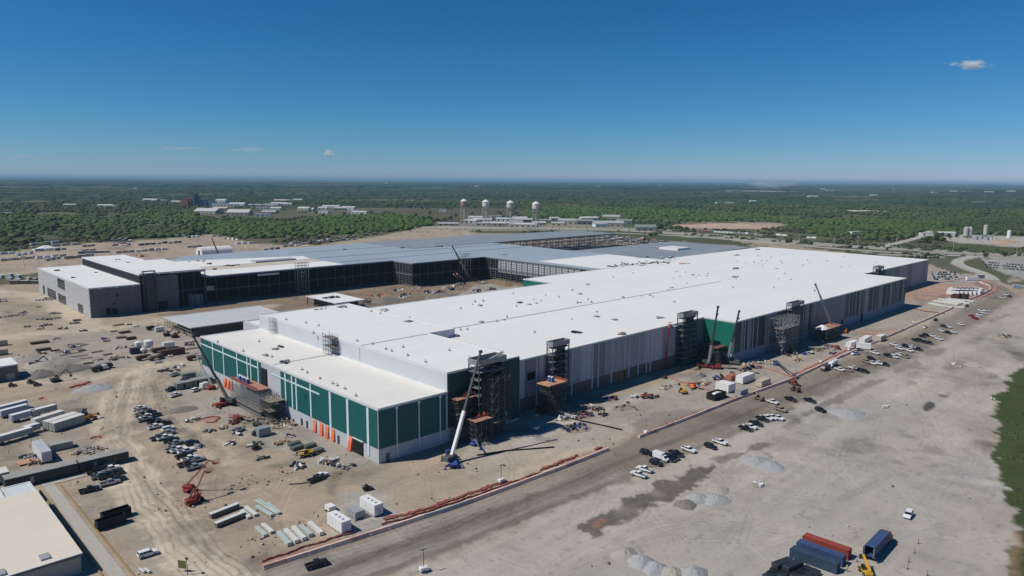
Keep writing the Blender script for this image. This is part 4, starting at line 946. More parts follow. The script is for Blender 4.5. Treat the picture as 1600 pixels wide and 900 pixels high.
# lorry with open container body
tx, ty = G(1372, 862)
t = thing('container_lorry', 'red lorry carrying an open-ended blue container beside the yellow telehandler', 'lorry', (201.5, 63.2, 0), math.radians(2))
b = MB(); L, h = 12.2, 1.25
b.box(-7.2, -h, 1.25, 5.2, h, 1.4, 0); b.box(-7.2, -h, 1.4, 5.2, -h+.08, 4.0); b.box(-7.2, h-.08, 1.4, 5.2, h, 4.0); b.box(-7.2, -h+.08, 3.92, 5.2, h-.08, 4.0); b.box(5.1, -h, 1.4, 5.2, h, 3.95)
b.build('container', Cblue, t)
b = MB(); b.box(-7.0, -.5, .8, 5.6, .5, 1.22)
b.build('chassis', M_black, t)
for s in (-1, 1): MB().bar((-7.3, s*1.3, 1.4), (-7.9, s*1.85, 1.4), .1, .1).build('bracket', M_grey, t)
for s in (-1, 1): MB().box(-8.3, s*1.32-.04, 1.4, -7.2, s*1.32+.04, 3.95).build('door', M_grey, t)
b = MB(); b.side([(5.5, .7), (9.2, .7), (9.3, 1.7), (7.9, 2.0), (7.3, 3.3), (5.6, 3.5)], -1.15, 1.15); b.build('cab', M_red, t)
b = MB(); b.side([(7.93, 2.05), (7.98, 2.05), (7.42, 3.2), (7.34, 3.2)], -1, 1); b.build('window', M_glass, t)
wheels(t, (-6, -4.8, -3.6, 6.0, 8.4), 2.4, .5, .35)
def person(x, y, shirt, lab, z=0, trou=None, rz=0):
    vs = [(0,0,.95),(0,0,1.2),(0,0,1.42),(0,0,1.52),(0,0,1.66),(0,.1,.9),(0.02,.12,.48),(0,.13,.05),(.12,.13,.03),(0,-.1,.9),(.08,-.12,.48),(-.02,-.13,.05),(.1,-.13,.03),(0,.2,1.4),(.05,.26,1.12),(.18,.24,.95),(0,-.2,1.4),(.02,-.27,1.12),(.12,-.26,.9)]
    ed = [(0,1),(1,2),(2,3),(3,4),(0,5),(5,6),(6,7),(7,8),(0,9),(9,10),(10,11),(11,12),(2,13),(13,14),(14,15),(2,16),(16,17),(17,18)]
    rd = [.15,.15,.14,.06,.11,.10,.07,.05,.04,.10,.07,.05,.04,.065,.05,.04,.065,.05,.04]
    me = bpy.data.meshes.new('person'); me.from_pydata(vs, ed, []); o = bpy.data.objects.new('person', me); COL.objects.link(o)
    me.skin_vertices.new() if hasattr(me.skin_vertices, 'new') else None
    md = o.modifiers.new('skin', 'SKIN')
    if me.skin_vertices:
        for i, r in enumerate(rd): me.skin_vertices[0].data[i].radius = (r, r)
        me.skin_vertices[0].data[0].use_root = True
    o.modifiers.new('sub', 'SUBSURF').levels = 1; o.modifiers['sub'].render_levels = 1
    mt = bpy.data.materials.new('skin_tone'); me.materials.append(mat('work_trousers', (.04, .05, .09), .9))
    o.location = (x, y, z); o.rotation_euler = (0, 0, rz); tag(o, lab, 'person')
    b = MB((0, 0, 0)); b.lathe([(.17, .92), (.185, 1.1), (.19, 1.3), (.17, 1.45), (.07, 1.5)], n=10); v = b.build('vest', shirt, o)
    b = MB(); b.lathe([(.13, 1.66), (.135, 1.72), (.10, 1.80), (.04, 1.84)], n=10); b.build('hard_hat', M_white, o)
    return o
M_hivis = mat('hi_vis_fabric', (.55, .80, .06), .8, .1)
person(*G(1323, 893), M_hivis, 'person in a lime hi-vis vest standing by the navy container', rz=.4)
person(*G(1365, 868), M_hivis, 'person in a lime vest at the open end of the lorry', rz=2.)
# delineator posts round the lorry
M_rust = mat('rusty_steel', (.085, .052, .042), .8, .3, .7)
bp_ = MB(); bp_.lathe([(.26, 0), (.26, .08), (.07, .1), (.06, 1.5), (.02, 1.55)], n=10); bp_ = bp_.build('delineator_post', M_rust); tag(bp_, '', 'post')
i = 0
for px, py, wh in ((1339,877,'between the containers and the telehandler'),(1356,861,'left of the lorry container'),(1435,849,'farthest of the column right of the lorry'),(1429,864,'second of the column right of the lorry'),(1420,878,'third of the column right of the lorry'),(1418,889,'nearest whole one of the column right of the lorry'),(1449,899,'cut by the bottom edge right of the lorry')):
    place(bp_, *G(px, py), 0, 'thin dark delineator post '+wh, 'delineator posts round the lorry')
# white generator cabins near the road and others
def cabin(name, label, cat, x0, y0, x1, y1, h, m_, mr=None, doors=(), ribs=True, z=0.25, rz=0, extra=None):
    t = thing(name, label, cat, ((x0+x1)/2, (y0+y1)/2, z), rz); X, Y_ = (x1-x0)/2, (y1-y0)/2
    MB().box(-X, -Y_, 0, X, Y_, h).build('body', m_, t)
    MB().box(-X-.06, -Y_-.06, h, X+.06, Y_+.06, h+.12).build('roof', mr or m_, t)
    b = MB()
    n = max(2, int(X*2/1.6))
    for i in range(n+1):
        xx = -X+2*X*i/n; b.box(xx-.04, -Y_-.04, .05, xx+.04, -Y_, h-.05); b.box(xx-.04, Y_, .05, xx+.04, Y_+.04, h-.05)
    n = max(2, int(Y_*2/1.6))
    for i in range(n+1):
        yy = -Y_+2*Y_*i/n; b.box(-X-.04, yy-.04, .05, -X, yy+.04, h-.05); b.box(X, yy-.04, .05, X+.04, yy+.04, h-.05)
    b.build('trim', m_, t)
    for (sd, p, wd, z0, z1, mm) in doors:
        if sd == 'x': b = MB().box(-X-.09, p-wd/2, z0, -X-.041, p+wd/2, z1)
        else: b = MB().box(p-wd/2, -Y_-.09, z0, p+wd/2, -Y_-.041, z1)
        b.build('door' if z0 < .5 else 'window', mm, t)
    if z > .1:
        b = MB()
        for xx in (-X+.3, X-.3):
            for yy in (-Y_+.4, Y_-.4): b.box(xx-.15, yy-.3, -z, xx+.15, yy+.3, 0)
        b.build('skid', M_black, t)
    return t
for (x0, lab) in ((99.2, 'white generator enclosure nearer the road gate, left of two'), (112.0, 'white generator enclosure beside the road barrier, right of two')):
    t = cabin('generator_enclosure', lab, 'generator', x0, 171.4 if x0 < 100 else 174.2, x0+3.0, 179.6 if x0 < 100 else 182.4, 3.2, M_white, doors=(('y', 0, 1.6, .6, 2.3, M_paleB),), z=.35)
    for yy in (-2.5, -.6, 1.4): MB().box(-.5, yy-.3, 3.32, .3, yy+.3, 3.5).build('roof_hatch', M_grey, t)
x, y = G(516, 797); cabin('equipment_box', 'small white equipment box behind the left generator enclosure', 'equipment', x-1, y-1.2, x+1.2, y+1.6, 1.1, M_white, z=.3)
x, y = G(556, 806); t = cabin('generator_skid', 'dark grey fuel and generator skid between the two white enclosures', 'generator', x-1.6, y-2.4, x+1.6, y+2.4, 1.9, M_grey, z=.3)
# long modular offices, black bins, left trailers
for x0, x1, lab in ((36, 56.5, 'dark-sided modular office with flat grey roof, left of the two in line'), (57.2, 72.5, 'dark-sided modular office with flat grey roof, right of the two in line')):
    cabin('modular_office', lab, 'cabin', x0, 270.6, x1, 275.4, 3.3, mat('dark_office_siding', (.055, .058, .06), .7, .15, .6), mat('grey_office_roof', (.30, .295, .28), .8, .12, .4), doors=(('y', -3, 1, .3, 2.4, M_grey), ('y', 3, 1.2, 1.2, 2.2, M_glass)), z=.3)
M_blackbin = mat('black_bin_paint', (.015, .015, .016), .6, .3, .6)
def dumpster(name, lab, x, y, L, Wd, hh, m_, rz=0, fill=None, cat='bin'):
    t = thing(name, lab, cat, (x, y, 0), rz); b = MB(); X, Y_ = L/2, Wd/2
    b.box(-X, -Y_, .15, X, Y_, .3); b.box(-X, -Y_, .3, X, -Y_+.12, hh); b.box(-X, Y_-.12, .3, X, Y_, hh); b.box(-X, -Y_+.12, .3, -X+.12, Y_-.12, hh); b.box(X-.12, -Y_+.12, .3, X, Y_-.12, hh)
    b.build('body', m_, t); b = MB(); n = int(L/1.0)
    for i in range(n+1):
        xx = -X+L*i/n
        for s in (-1, 1): b.box(xx-.06, s*Y_-.05 if s > 0 else -Y_-.05, .2, xx+.06, s*Y_+.05 if s > 0 else -Y_+.05, hh-.05)
    b.box(-X-.06, -Y_-.06, hh-.06, X+.06, -Y_+.12, hh+.03); b.box(-X-.06, Y_-.12, hh-.06, X+.06, Y_+.06, hh+.03); b.box(-X-.06, -Y_, hh-.05, -X+.1, Y_, hh+.02); b.build('rib', m_, t)
    if fill: MB().prism([(-X+.3, -Y_+.2), (X-.3, -Y_+.3), (X-.5, Y_-.3), (-X+.2, Y_-.2)], .3, hh-.2, top=[(-X*.5, -Y_*.4), (X*.6, -Y_*.3), (X*.4, Y_*.4), (-X*.4, Y_*.3)]).build('contents', fill, t)
    return t
x, y = G(172, 822); dumpster('roll_off_bin', 'open black roll-off bin in front, beside the concrete path', x+.3, y+.2, 7.6, 2.5, 2.7, M_blackbin, math.radians(4))
x, y = G(184, 812); dumpster('roll_off_bin', 'open black roll-off bin behind its neighbour, with yellow lid', x, y+1.4, 7.6, 2.5, 2.7, M_blackbin, math.radians(4))
M_gwall = mat('grey_green_trailer_side', (.33, .34, .31), .6, .08, .5); M_wroof = mat('dusty_white_roof', (.62, .60, .56), .7, .06, .3)
x, y = G(82, 677); cabin('site_trailer', 'pale green-grey office trailer with white roof, nearer of the joined pair', 'trailer', x-.2, y+2.6, x+12.6, y+6.0, 3.3, M_gwall, M_wroof, doors=(('x', 0, .9, .3, 2.3, M_grey),), z=.3, rz=math.radians(22))
cabin('site_trailer', 'pale green-grey office trailer with white roof, farther of the joined pair', 'trailer', x-1.6, y+6.4, x+11.2, y+9.8, 3.3, M_gwall, M_wroof, doors=(('x', 0, .9, .3, 2.3, M_grey),), z=.3, rz=math.radians(22))
x, y = G(60, 672); cabin('storage_trailer', 'long low tan trailer right behind the joined office trailers', 'trailer', x-1, y+7.5, x+11.5, y+10.2, 2.6, M_wroof, z=.4, rz=math.radians(24))
def trailer(lab, px, py, L, m_, mr=None, h=2.3, rz=18):
    x, y = G(px, py); r = math.radians(rz); t = thing('box_trailer', lab, 'trailer', (x+L/2*math.cos(r), y+L/2*math.sin(r)+1.3, 1.0), r)
    MB().bbox(-L/2, -1.3, 0, L/2, 1.3, h, .06).build('body', m_, t); MB().box(-L/2+.1, -1.2, h, L/2-.1, 1.2, h+.05).build('roof', mr or m_, t)
    b = MB(); b.box(-L/2+.5, -.5, -.3, L/2-.5, .5, -.02)
    for xx in (L/2-3, L/2-3.6): b.bar((xx, -1, -1), (xx, -1, 0), .15); b.bar((xx, 1, -1), (xx, 1, 0), .15)
    b.build('chassis', M_black, t)
    b = MB()
    for xx in (-L/2+1.2, -L/2+2.4):
        for s in (-1.1, 1.1): b.tube((xx, s-.15, -.5), (xx, s+.15, -.5), .5, n=10)
    b.build('axle', M_black, t); return t
M_lbl = mat('pale_blue_trailer', (.30, .36, .44), .5, .08, .4)
trailer('grey-sided box trailer, left end of the near row behind the office trailers', -8, 698, 13.5, M_grey, M_white); trailer('shorter white-topped box trailer touching the office trailers', 39, 681, 5.6, M_grey, M_white)
trailer('pale blue box trailer, nearest of the three at the left edge', 18, 662, 9.5, M_lbl, M_white); trailer('pale blue box trailer, middle of the three at the left edge', 1, 655, 11, M_lbl, M_white); trailer('pale box trailer, farthest of the three at the left edge', -4, 649, 12, M_lbl, M_white)
trailer('lone white box trailer right of the blue ones', 51, 654, 9.8, M_grey, M_white); pass
x, y = G(68, 720); t = cabin('white_container', 'tall white container with grey roof standing among pipes and pallets', 'container', 49.6, 288.6, 52.6, 303.8, 3.6, M_white, mat('grey_roof_sheet', (.42, .45, .47), .6), doors=(('y', 0, 2, .3, 2.9, M_paleB),), z=.4)
cabin('tool_container', 'low grey-green container behind the tall white one', 'container', 54.5, 299, 61.5, 303, 2.3, M_gwall, z=.1)
x, y = G(14, 755); cabin('site_cabin', 'small pale site cabin at the left edge above the tan roof', 'cabin', x-10, y+1, x+.5, y+7, 3.2, mat('sage_cabin', (.36, .40, .36), .7), M_wroof, z=.3)
x, y = G(6, 540); cabin('tan_container', 'tan container at the left edge, nearer the white-roofed shed', 'container', x-10, y, x+2, y+3, 2.9, mat('tan_box', (.42, .36, .28), .7), z=.2)
x, y = G(3, 555+0); cabin('tan_container', 'tan container at the left edge, touching the shed', 'container', x-10, y, x+3, y+3, 2.9, MATS['tan_box'], z=.2)
# grey site offices under the teal facade
M_office = mat('grey_office_box', (.17, .19, .185), .6, .1, .5)
x, y = G(287, 608); cabin('site_office', 'grey site office box, left of the two below the teal facade', 'cabin', x-3, y, x+4, y+4, 2.8, M_office, mat('office_roof', (.25, .27, .26), .7), doors=(('y', 0, 1, .2, 2.2, M_dark),))
x, y = G(302, 605); cabin('site_office', 'longer grey site office box, right of the two below the teal facade', 'cabin', x-.5, y+.5, x+9.5, y+4.5, 2.8, M_office, MATS['office_roof'], doors=(('y', -2, 1, .2, 2.2, M_dark), ('y', 2, 1.5, 1, 2, M_glass)))
x, y = G(300, 590); cabin('flat_container', 'flat green-grey container behind the site offices', 'container', x-4, y+1, x+3, y+4, 1.8, M_office, z=.2)
x, y = G(318, 594); cabin('long_container', 'long green-grey container against the teal wall foot', 'container', x-1, y-6, x+2.2, y+7, 2.5, mat('green_grey_box', (.20, .24, .23), .6), z=.2)
x, y = G(411, 680); t = cabin('generator', 'square grey generator unit near the scaffold', 'generator', x-2.3, y-1.6, x+2.4, y+1.8, 2.9, mat('blue_grey_unit', (.25, .29, .32), .5, .1), z=.3)
# white tents and containers by the barrier further along the wall
x, y = G(1140, 612); cabin('white_container', 'white container left of the cluster beside the barrier bend', 'container', x-3, y-1, x+3.5, y+6, 3.6, M_white)
x, y = G(1153, 600); cabin('white_container', 'white container behind right in the cluster beside the barrier bend', 'container', x+1, y-2, x+13, y+2, 3.4, M_white)
x, y = G(1158, 618); cabin('grey_unit', 'grey generator unit nearest the barrier by the white containers', 'generator', x-3.4, y-1.5, x+3.4, y+1.5, 2.8, M_grey)
x, y = G(1147, 594); cabin('orange_container', 'faded orange box behind the white containers', 'container', x-3, y, x+3, y+3, 2.2, mat('faded_orange', (.40, .15, .10), .7))
x, y = G(1119, 622); dumpster('roll_off_bin', 'black open bin with white liner beside the white containers', x, y, 9, 4.5, 3.0, M_blackbin, math.radians(-4), M_white)
x, y = G(1190, 606); cabin('tan_cabin', 'tan cabin at the gap right of the white containers', 'cabin', x, y, x+9, y+3.5, 2.8, mat('tan_box2', (.48, .40, .31), .7))
for k, (px, py, L, wh) in enumerate(((1331, 542, 11, 'leftmost white shed roof of the trailer cluster by the barrier'), (1352, 535, 15, 'long white trailer at the back of the cluster by the barrier'), (1349, 545, 8, 'short white trailer in front of the cluster by the barrier'), (1376, 532, 9, 'brown-sided trailer at the right of the cluster by the barrier'))):
    x, y = G(px, py); cabin('storage_trailer', wh, 'trailer', x-L/2, y-1.6, x+L/2, y+1.8, 3, M_white if k < 3 else MATS['tan_box2'], M_white, z=.4, rz=math.radians((0, 4, -70, 0)[k]))
k = 0
for i in range(6):
    for j in range(2):
        px, py = 1490+i*6.6+j*2, 459.5-j*4.0; x, y = G(px, py); k += 1
        cabin('white_tent', 'white box tent, %s of the packed block inside the road bend' % nth(k), 'tent', x-4, y-5, x+4, y+5, 3.2, M_white, z=0)['group'] = 'white tents inside the road bend'
for px, wh in ((1494, 'left'), (1505, 'right')): x, y = G(px, 466); cabin('dark_container', 'dark brown container, %s of two below the white tents' % wh, 'container', x-4, y-3, x+5, y+3, 3.4, mat('dark_brown', (.05, .03, .022), .7), z=0)

# ------------------------------------------------------------------ stacked material
def stack(name, lab, cat, px, py, rz, L, n, w, h, m_, gap=.25, layers=1, group=None, end=None):
    x, y = G(px, py); t = thing(name, lab, cat, (x, y, 0), rz, group)
    for l in range(layers):
        for i in range(n):
            yy = (i-(n-1)/2)*(w+gap); b = MB().bbox(-L/2, yy-w/2, .15+l*(h+.06), L/2, yy+w/2, .15+l*(h+.06)+h, min(.05, h/4)); b.build('beam' if w < 1 else 'panel_pack', m_, t)
            if end: MB().box(L/2-.4 if 0 else -L/2-.03, yy-w/2+.03, .17+l*(h+.06), -L/2, yy+w/2-.03, .13+l*(h+.06)+h).build('end_cap', end, t)
    b = MB()
    for xx in (-L*.35, 0, L*.35): b.box(xx-.08, -n*(w+gap)/2, 0, xx+.08, n*(w+gap)/2, .15)
    b.build('bearer', M_wood, t); return t
M_pack = mat('panel_pack_wrap', (.60, .62, .58), .5, .1, .6); M_packg = mat('green_tint_panels', (.42, .50, .47), .4, .1, .6); M_brownend = mat('brown_pack_side', (.17, .145, .12), .8, .1)
RY = math.radians(-97)
for i, (px, py) in enumerate(((444,844),(455,840),(467,836),(478,832),(493,828))):
    stack('panel_pack', '%s long white panel pack from the left beside the red mesh' % nth(i+1), 'panel pack', px, py, RY+R.uniform(-.05, .05), 8.5-(i == 3)*1.5, 1, 1.25, .95, M_pack if i % 3 else M_packg, group='white panel packs beside the red mesh', end=M_steel)
for i, (px, py) in enumerate(((408,832),(418,827),(392,800),(427,796),(413,800),(384,805))):
    stack('panel_pack', '%s wrapped panel pack from the left in the loose group by the haul track' % nth((3, 5, 2, 6, 4, 1)[i]), 'panel pack', px, py, RY+math.radians(8)+R.uniform(-.08, .08), (6.5, 6.5, 7.5, 9, 9, 6)[i], 1, 1.1, .6, (M_packg, M_pack, M_pack, M_packg, M_packg, M_pack)[i], group='loose panel packs by the haul track', end=M_steel)
stack('flat_sheets', 'pair of long flat pale sheets lying alone on the dirt', 'sheets', 418, 792, RY+.18, 13, 2, .7, .25, M_packg)
for px, py, wh in ((351, 801, 'farther'), (360, 815, 'nearer')):
    x, y = G(px, py); t = thing('long_crate', 'long brown-sided white-topped crate, %s of two' % wh, 'crate', (x, y, 0), math.radians(9), 'long crates left of the panel packs')
    MB().box(-4.6, -.7, .1, 4.6, .7, 1.35).build('body', M_brownend, t); MB().box(-4.7, -.76, 1.35, 4.7, .76, 1.5).build('lid', M_pack, t)
for i, (px, py) in enumerate(((464,703),(484,700),(460,697),(496,708))):
    stack('roof_pack', 'dark grey board pack, %s of four beside the yellow telehandler' % ('nearest left', 'far right', 'far left', 'nearest right')[i], 'pack', px, py-1.5, math.radians(6), 4.6, 1, 2.3, 1.1, M_greend, group='dark grey board packs by the telehandler')
for i, (px, py) in enumerate(((1470,478),(1478,474),(1486,471),(1494,473),(1500,470),(1484,480))):
    stack('beam_stack', '%s bundle of long white beams from the left beside the far barrier' % nth((1, 2, 4, 5, 6, 3)[i]), 'beams', px, py, math.radians(75)+.1*i, 20, 2, 1.3, 1.2, M_pack, group='white beams beside the far barrier')
# left works yard: dark stacks, rows of beams, rubble
M_rust = mat('rusty_steel', (.085, .052, .042), .8, .3, .7); M_timb = mat('weathered_timber', (.25, .20, .15), .9, .2, .6)
for i, (px, py, L, n, m_, l) in enumerate(((62,536,12,6,M_rust,2),(68,547,9,5,M_rust,2),(86,548,6,3,M_rust,1),(112,553,16,1,M_timb,1),(115,558,18,1,M_timb,1),(122,562,18,1,M_timb,1),(108,548,18,1,M_timb,1),(183,560,12,2,M_timb,1),(168,554,6,3,M_timb,1),(115,539,8,6,M_greend,1),(195,520,8,5,M_rust,2),(189,528,7,5,M_timb,2),(205,530,7,4,M_rust,3),(178,518,5,3,M_timb,1),(120,501,6,4,M_timb,2),(90,497,5,4,M_timb,1),(220,538,14,1,M_timb,1),(60,480,4,3,M_timb,1),(185,508,9,6,M_timb,1),(138,568,6,3,M_greend,1),(300,545,10,2,M_timb,1),(296,535,8,2,M_timb,1),(128,548,5,4,M_greend,1),(152,550,8,2,M_timb,1))):
    stack('steel_stack' if m_ is M_rust else 'timber_stack', '%s stack, %s of the yard stacks left of the teal building' % ({0: 'rusty steel', 1: 'weathered timber', 2: 'dark grey'}[(m_ is M_timb)+2*(m_ is M_greend)], nth(i+1)), 'stack', px, py, math.radians(R.uniform(-6, 14)), L*.8, n, .42, .4, m_, .3, l, 'material stacks in the works yard')
def heap(px, py, r, h, m_, lab, name='gravel_heap', cat='heap', group=None, asp=1.0, rz=0):
    x, y = G(px, py); vs = [(0, 0, h)]; n = 22; fs = []; sd = R.uniform(0, 9)
    for j in range(1, 7):
        q = j/6
        for i in range(n):
            a = 2*math.pi*i/n; rr = r*q*(1+.10*math.sin(3*a+sd)+.06*math.sin(7*a+sd*2)); z = h*(1-q**1.12)*(1+.16*math.sin(5*a+j+sd)+R.uniform(-.10, .10)) if j < 6 else -.2
            rr *= 1+R.uniform(-.05, .05); vs.append((rr*math.cos(a)*asp, rr*math.sin(a), z))
    for i in range(n): fs.append((0, 1+i, 1+(i+1) % n))
    for j in range(5):
        for i in range(n): fs.append((1+j*n+i, 1+(j+1)*n+i, 1+(j+1)*n+(i+1) % n, 1+j*n+(i+1) % n))
    b = MB(); b.add(vs, fs); o = b.build(name, m_, smooth=True); o.location = (x, y, -.05); o.rotation_euler = (0, 0, rz); return tag(o, lab, cat, group)
M_h1 = mat('pale_crushed_stone', (.33, .335, .34), .95, .14, 2.5, bump=.5); M_h2 = mat('tan_gravel', (.35, .32, .28), .95, .14, 2.5, bump=.5); M_h3 = mat('dark_gravel', (.19, .175, .155), .95, .2, 1.5, bump=.5)
hp = 'gravel heaps in the open lot'
for px, py, r, h, m_, lab in ((976,866,3.6,1.6,M_h2,'tan heap at the back end of the near line of gravel heaps'),(1001,878,4.0,1.9,M_h1,'second grey heap from the back in the near line'),(1024,888,3.6,1.7,M_h1,'middle heap of the near line of gravel heaps'),(1050,896,3.7,1.7,M_h2,'browner heap of the near line beside the palest one'),(1082,897,4.2,1.9,M_h1,'palest heap at the front end of the near line'),
    (1090,779,4.2,1.5,M_h1,'rounded grey heap left of the pair behind the near line'),(1118,781,4.6,1.7,M_h1,'wide grey heap right of the pair behind the near line'),(1072,788,3.6,1.2,M_h3,'dark low rubble heap beside the grey pair'),(1123,766,3.5,1.0,M_h2,'low tan heap behind the grey pair'),
    (1180,720,5,1.4,M_h1,'flat grey heap left of two in the lot middle'),(1204,728,5,1.5,M_h1,'flat grey heap right of two in the lot middle'),(1192,712,4,1.0,M_h2,'low heap just behind the flat grey pair'),(1325,646,8,1.6,M_h1,'wide flattened pale heap near the dark oil patch'),(1412,597,6,1.4,M_h2,'low pale heap farther up the lot'),(1525,570,6,1.4,M_h2,'low tan heap near the white bags at the lot edge')):
    heap(px, py, r, h, m_, lab, group=hp, asp=R.uniform(.95, 1.2))
for px, py, r, h, m_, lab in ((62,587,7,3.2,M_h3,'dark gravel heap beside the excavator, left'),(80,568,11,4,M_h2,'big tan gravel heap behind the excavator'),(104,578,9,3.2,M_h3,'gravel heap right of the excavator arm'),(38,562,8,3,M_h2,'gravel heap next to the white-roofed shed'),(148,607,7,2.2,M_h1,'grey stone heap with red fabric beside it'),(120,540,5,1.5,M_h3,'dark soil heap in the works yard'),
    (286,640,5,1.4,M_h3,'low soil heap on the inside of the track curve'),(325,645,4,1.0,M_h2,'flat heap near the red mesh pile'),(600,470,12,3,M_h3,'brown soil heap in the courtyard, left'),(690,462,12,2.5,M_h3,'brown soil heap in the courtyard, right'),(115,643,4,1.2,M_h3,'muddy heap behind the left trailers')):
    heap(px, py, r, h, m_, lab, group='heaps in the works yards', asp=1.3)
R.seed(21); M_soil = mat('trodden_soil', (.27, .225, .17), .95, .2, .6)
def rubble(px, py, lab, cols, n=16, spread=4, smax=1.0, name='debris_pile', cat='debris'):
    """one tangle of offcuts heaped together"""
    x, y = G(px, py); b = MB(); z = 0; mn = 14
    b.add([(0, 0, .35)]+[(spread*1.75*math.cos(i*6.283/mn)*R.uniform(.85, 1.1), spread*1.1*math.sin(i*6.283/mn)*R.uniform(.85, 1.1), -.15) for i in range(mn)], [(0, i+1, (i+1) % mn+1) for i in range(mn)], len(cols))
    for i in range(n):
        a = R.uniform(0, 6.3); d = spread*R.random()**.7; L = R.uniform(.5, 2.4)*smax; w_ = R.uniform(.2, .9)*smax; hh = R.uniform(.2, .9)*smax; dz = R.uniform(-.2, .3)
        cx, cy = d*math.cos(a)*1.6, d*math.sin(a); ca = R.uniform(0, 3.1)
        b.bar((cx-L/2*math.cos(ca), cy-L/2*math.sin(ca), hh/2), (cx+L/2*math.cos(ca), cy+L/2*math.sin(ca), hh/2+dz*L), w_, hh, k=R.randrange(len(cols)))
    o = b.build(name, list(cols)+[M_soil]); o.location = (x, y, 0); return tag(o, lab, cat)
for px, py, lab, cols, n, sp in (
 (440,655,'tangle of scaffold parts and timber under the collapsed-looking scaffold',[M_timb, M_gsteel, M_steel],60,6),(400,660,'pile of scaffold offcuts left of the tangle',[M_gsteel, M_steel, M_timb],40,5),
 (440,668,'pale timber boards scattered below the scaffold',[M_timb, M_pack],22,4),(395,695,'crates and pallets beside the square generator',[M_white, M_steel, M_timb],18,2.5),(450,675+8,'two dark boxes near the wall foot',[M_steel, M_grey],6,1.6),
 (303,657,'jumble of machine parts left of the red mesh',[M_steel, M_white, M_rust],18,2.5),(358,630,'red and grey rigging gear beside the crane',[M_red, M_steel],18,2.5),(365,660,'red steel frames lying on the dirt',[M_red, M_rust, M_steel],18,2.2),
 (140,705,'pile of grey blocks and hoses behind the modular offices',[M_grey, M_steel, M_timb, M_conc],40,4),(45,714,'low pile of pipes left of the tall white container',[M_grey, M_steel],16,2.2),(66,720,'dark pallets around the tall white container',[M_steel, M_rust, M_timb],26,3),
 (35,745,'crates behind the porch roofs',[M_timb, M_steel, M_white],16,2.5),(85,490,'pale scrap beside the grey block',[M_grey, M_steel],14,4),(80,467,'dark equipment tangle at the grey block wall',[M_steel, M_white, M_rust],40,7),(10,495,'dark material pile at the left edge',[M_steel, M_timb],22,5),(5,468,'white tanks and pallets at the left edge',[M_white, M_steel],10,4),
 (30,492,'tarpaulin-covered pile near the left edge',[M_grey, M_timb],14,4),(905,670,'hoses and cable coils behind the barrier',[M_steel, M_blue, M_black],26,4),(890,668,'black cable coils left of the hoses',[M_black, M_steel],14,3),(915,650,'colourful compressors and skips in front of the wall',[M_greend, M_red, M_steel, M_blue],20,3),(945,648,'dark bins right of the colourful skips',[M_steel, M_black],10,2),
 (935,640,'red steel frames in front of the long wall',[M_red, M_steel],12,2),(975,636,'dark low scrap on the pad',[M_steel, M_timb],10,4),(1280,548,'tan pipe bundle near the yellow loader',[M_timb, M_steel],12,2.5),(1302,548+5,'round timber reels beside the track',[M_timb, M_steel],14,2.2),(1185,565,'tarped pile beside the white shed',[M_white, M_pinkc, M_grey],16,4),
 (1485,640-3,'unused',[M_grey],0,1),(1384,636,'white bags and concrete blocks in the middle of the lot',[M_conc, M_white],9,1.8),(1184,757,'broken white concrete ring and bags in the lot',[M_conc, M_white],8,1.6),(1495,571,'white bags near the dark post at the lot edge',[M_conc, M_white],8,3),(1551,624,'white bag at the grass edge',[M_white, M_conc],4,1),(1570,526,'scattered pale blocks far up the lot',[M_conc, M_steel],12,4),
 (660,455,'courtyard equipment pile, left',[M_rust, M_orange, M_steel],26,7),(590,462,'courtyard machines and hoses near the pavilion',[M_rust, M_orange, M_steel],34,7),(685,465,'courtyard dark machines near the hall roof edge',[M_steel, M_yel, M_grey],26,7),(790,447,'yellow and brown gear at the courtyard corner',[M_yel, M_rust, M_timb],26,5),(715,448,'pallets in front of the courtyard crane',[M_steel, M_timb],14,5),(655,428+16,'timber frames under the corner hall wall',[M_timb, M_steel],10,4),(455,492,'site gear behind the annex',[M_rust, M_steel],14,4)):
    if n: rubble(px, py, lab, cols, n, sp)
KD = [('timber offcuts', [M_timb, M_wood, M_pack]), ('steel scrap', [M_steel, M_rust, M_gsteel]), ('grey formwork', [M_grey, M_steel, M_white]), ('mixed boxes and hoses', [M_white, M_rust, M_black, M_blue])]
for wh, n_, f in (('in the left works yard', 26, lambda: (R.uniform(30, 300), R.uniform(506, 580))), ('on the strip by the long wall', 26, lambda: (lambda t_: (870+t_*430, 655-t_*112+R.uniform(-9, 7)))(R.random())), ('in the courtyard', 22, lambda: (lambda t_: (500+t_*270, 476-t_*28+R.uniform(-10, 9)))(R.random())), ('below the left teal wall', 14, lambda: (R.uniform(300, 540), R.uniform(640, 735))), ('at the left edge', 10, lambda: (R.uniform(0, 120), R.uniform(445, 520)))):
    P2 = sorted(f() for _ in range(n_))
    for i, (px, py) in enumerate(P2):
        if px > 330 and wh == 'below the left teal wall' and py < 640+(px-330)*.38+8: py = 648+(px-330)*.40
        kd = KD[(i*7+n_) % 4]; big = 1.9 if wh == 'in the courtyard' else 1.3 if 'strip' in wh else 1.05
        rubble(px, py, 'heap of %s, %s from left %s' % (kd[0], nth(i+1), wh), kd[1], R.randint(7, 16), R.uniform(.9, 2.4)*big, big, 'scrap_heap', 'scrap')['group'] = 'scrap heaps '+wh
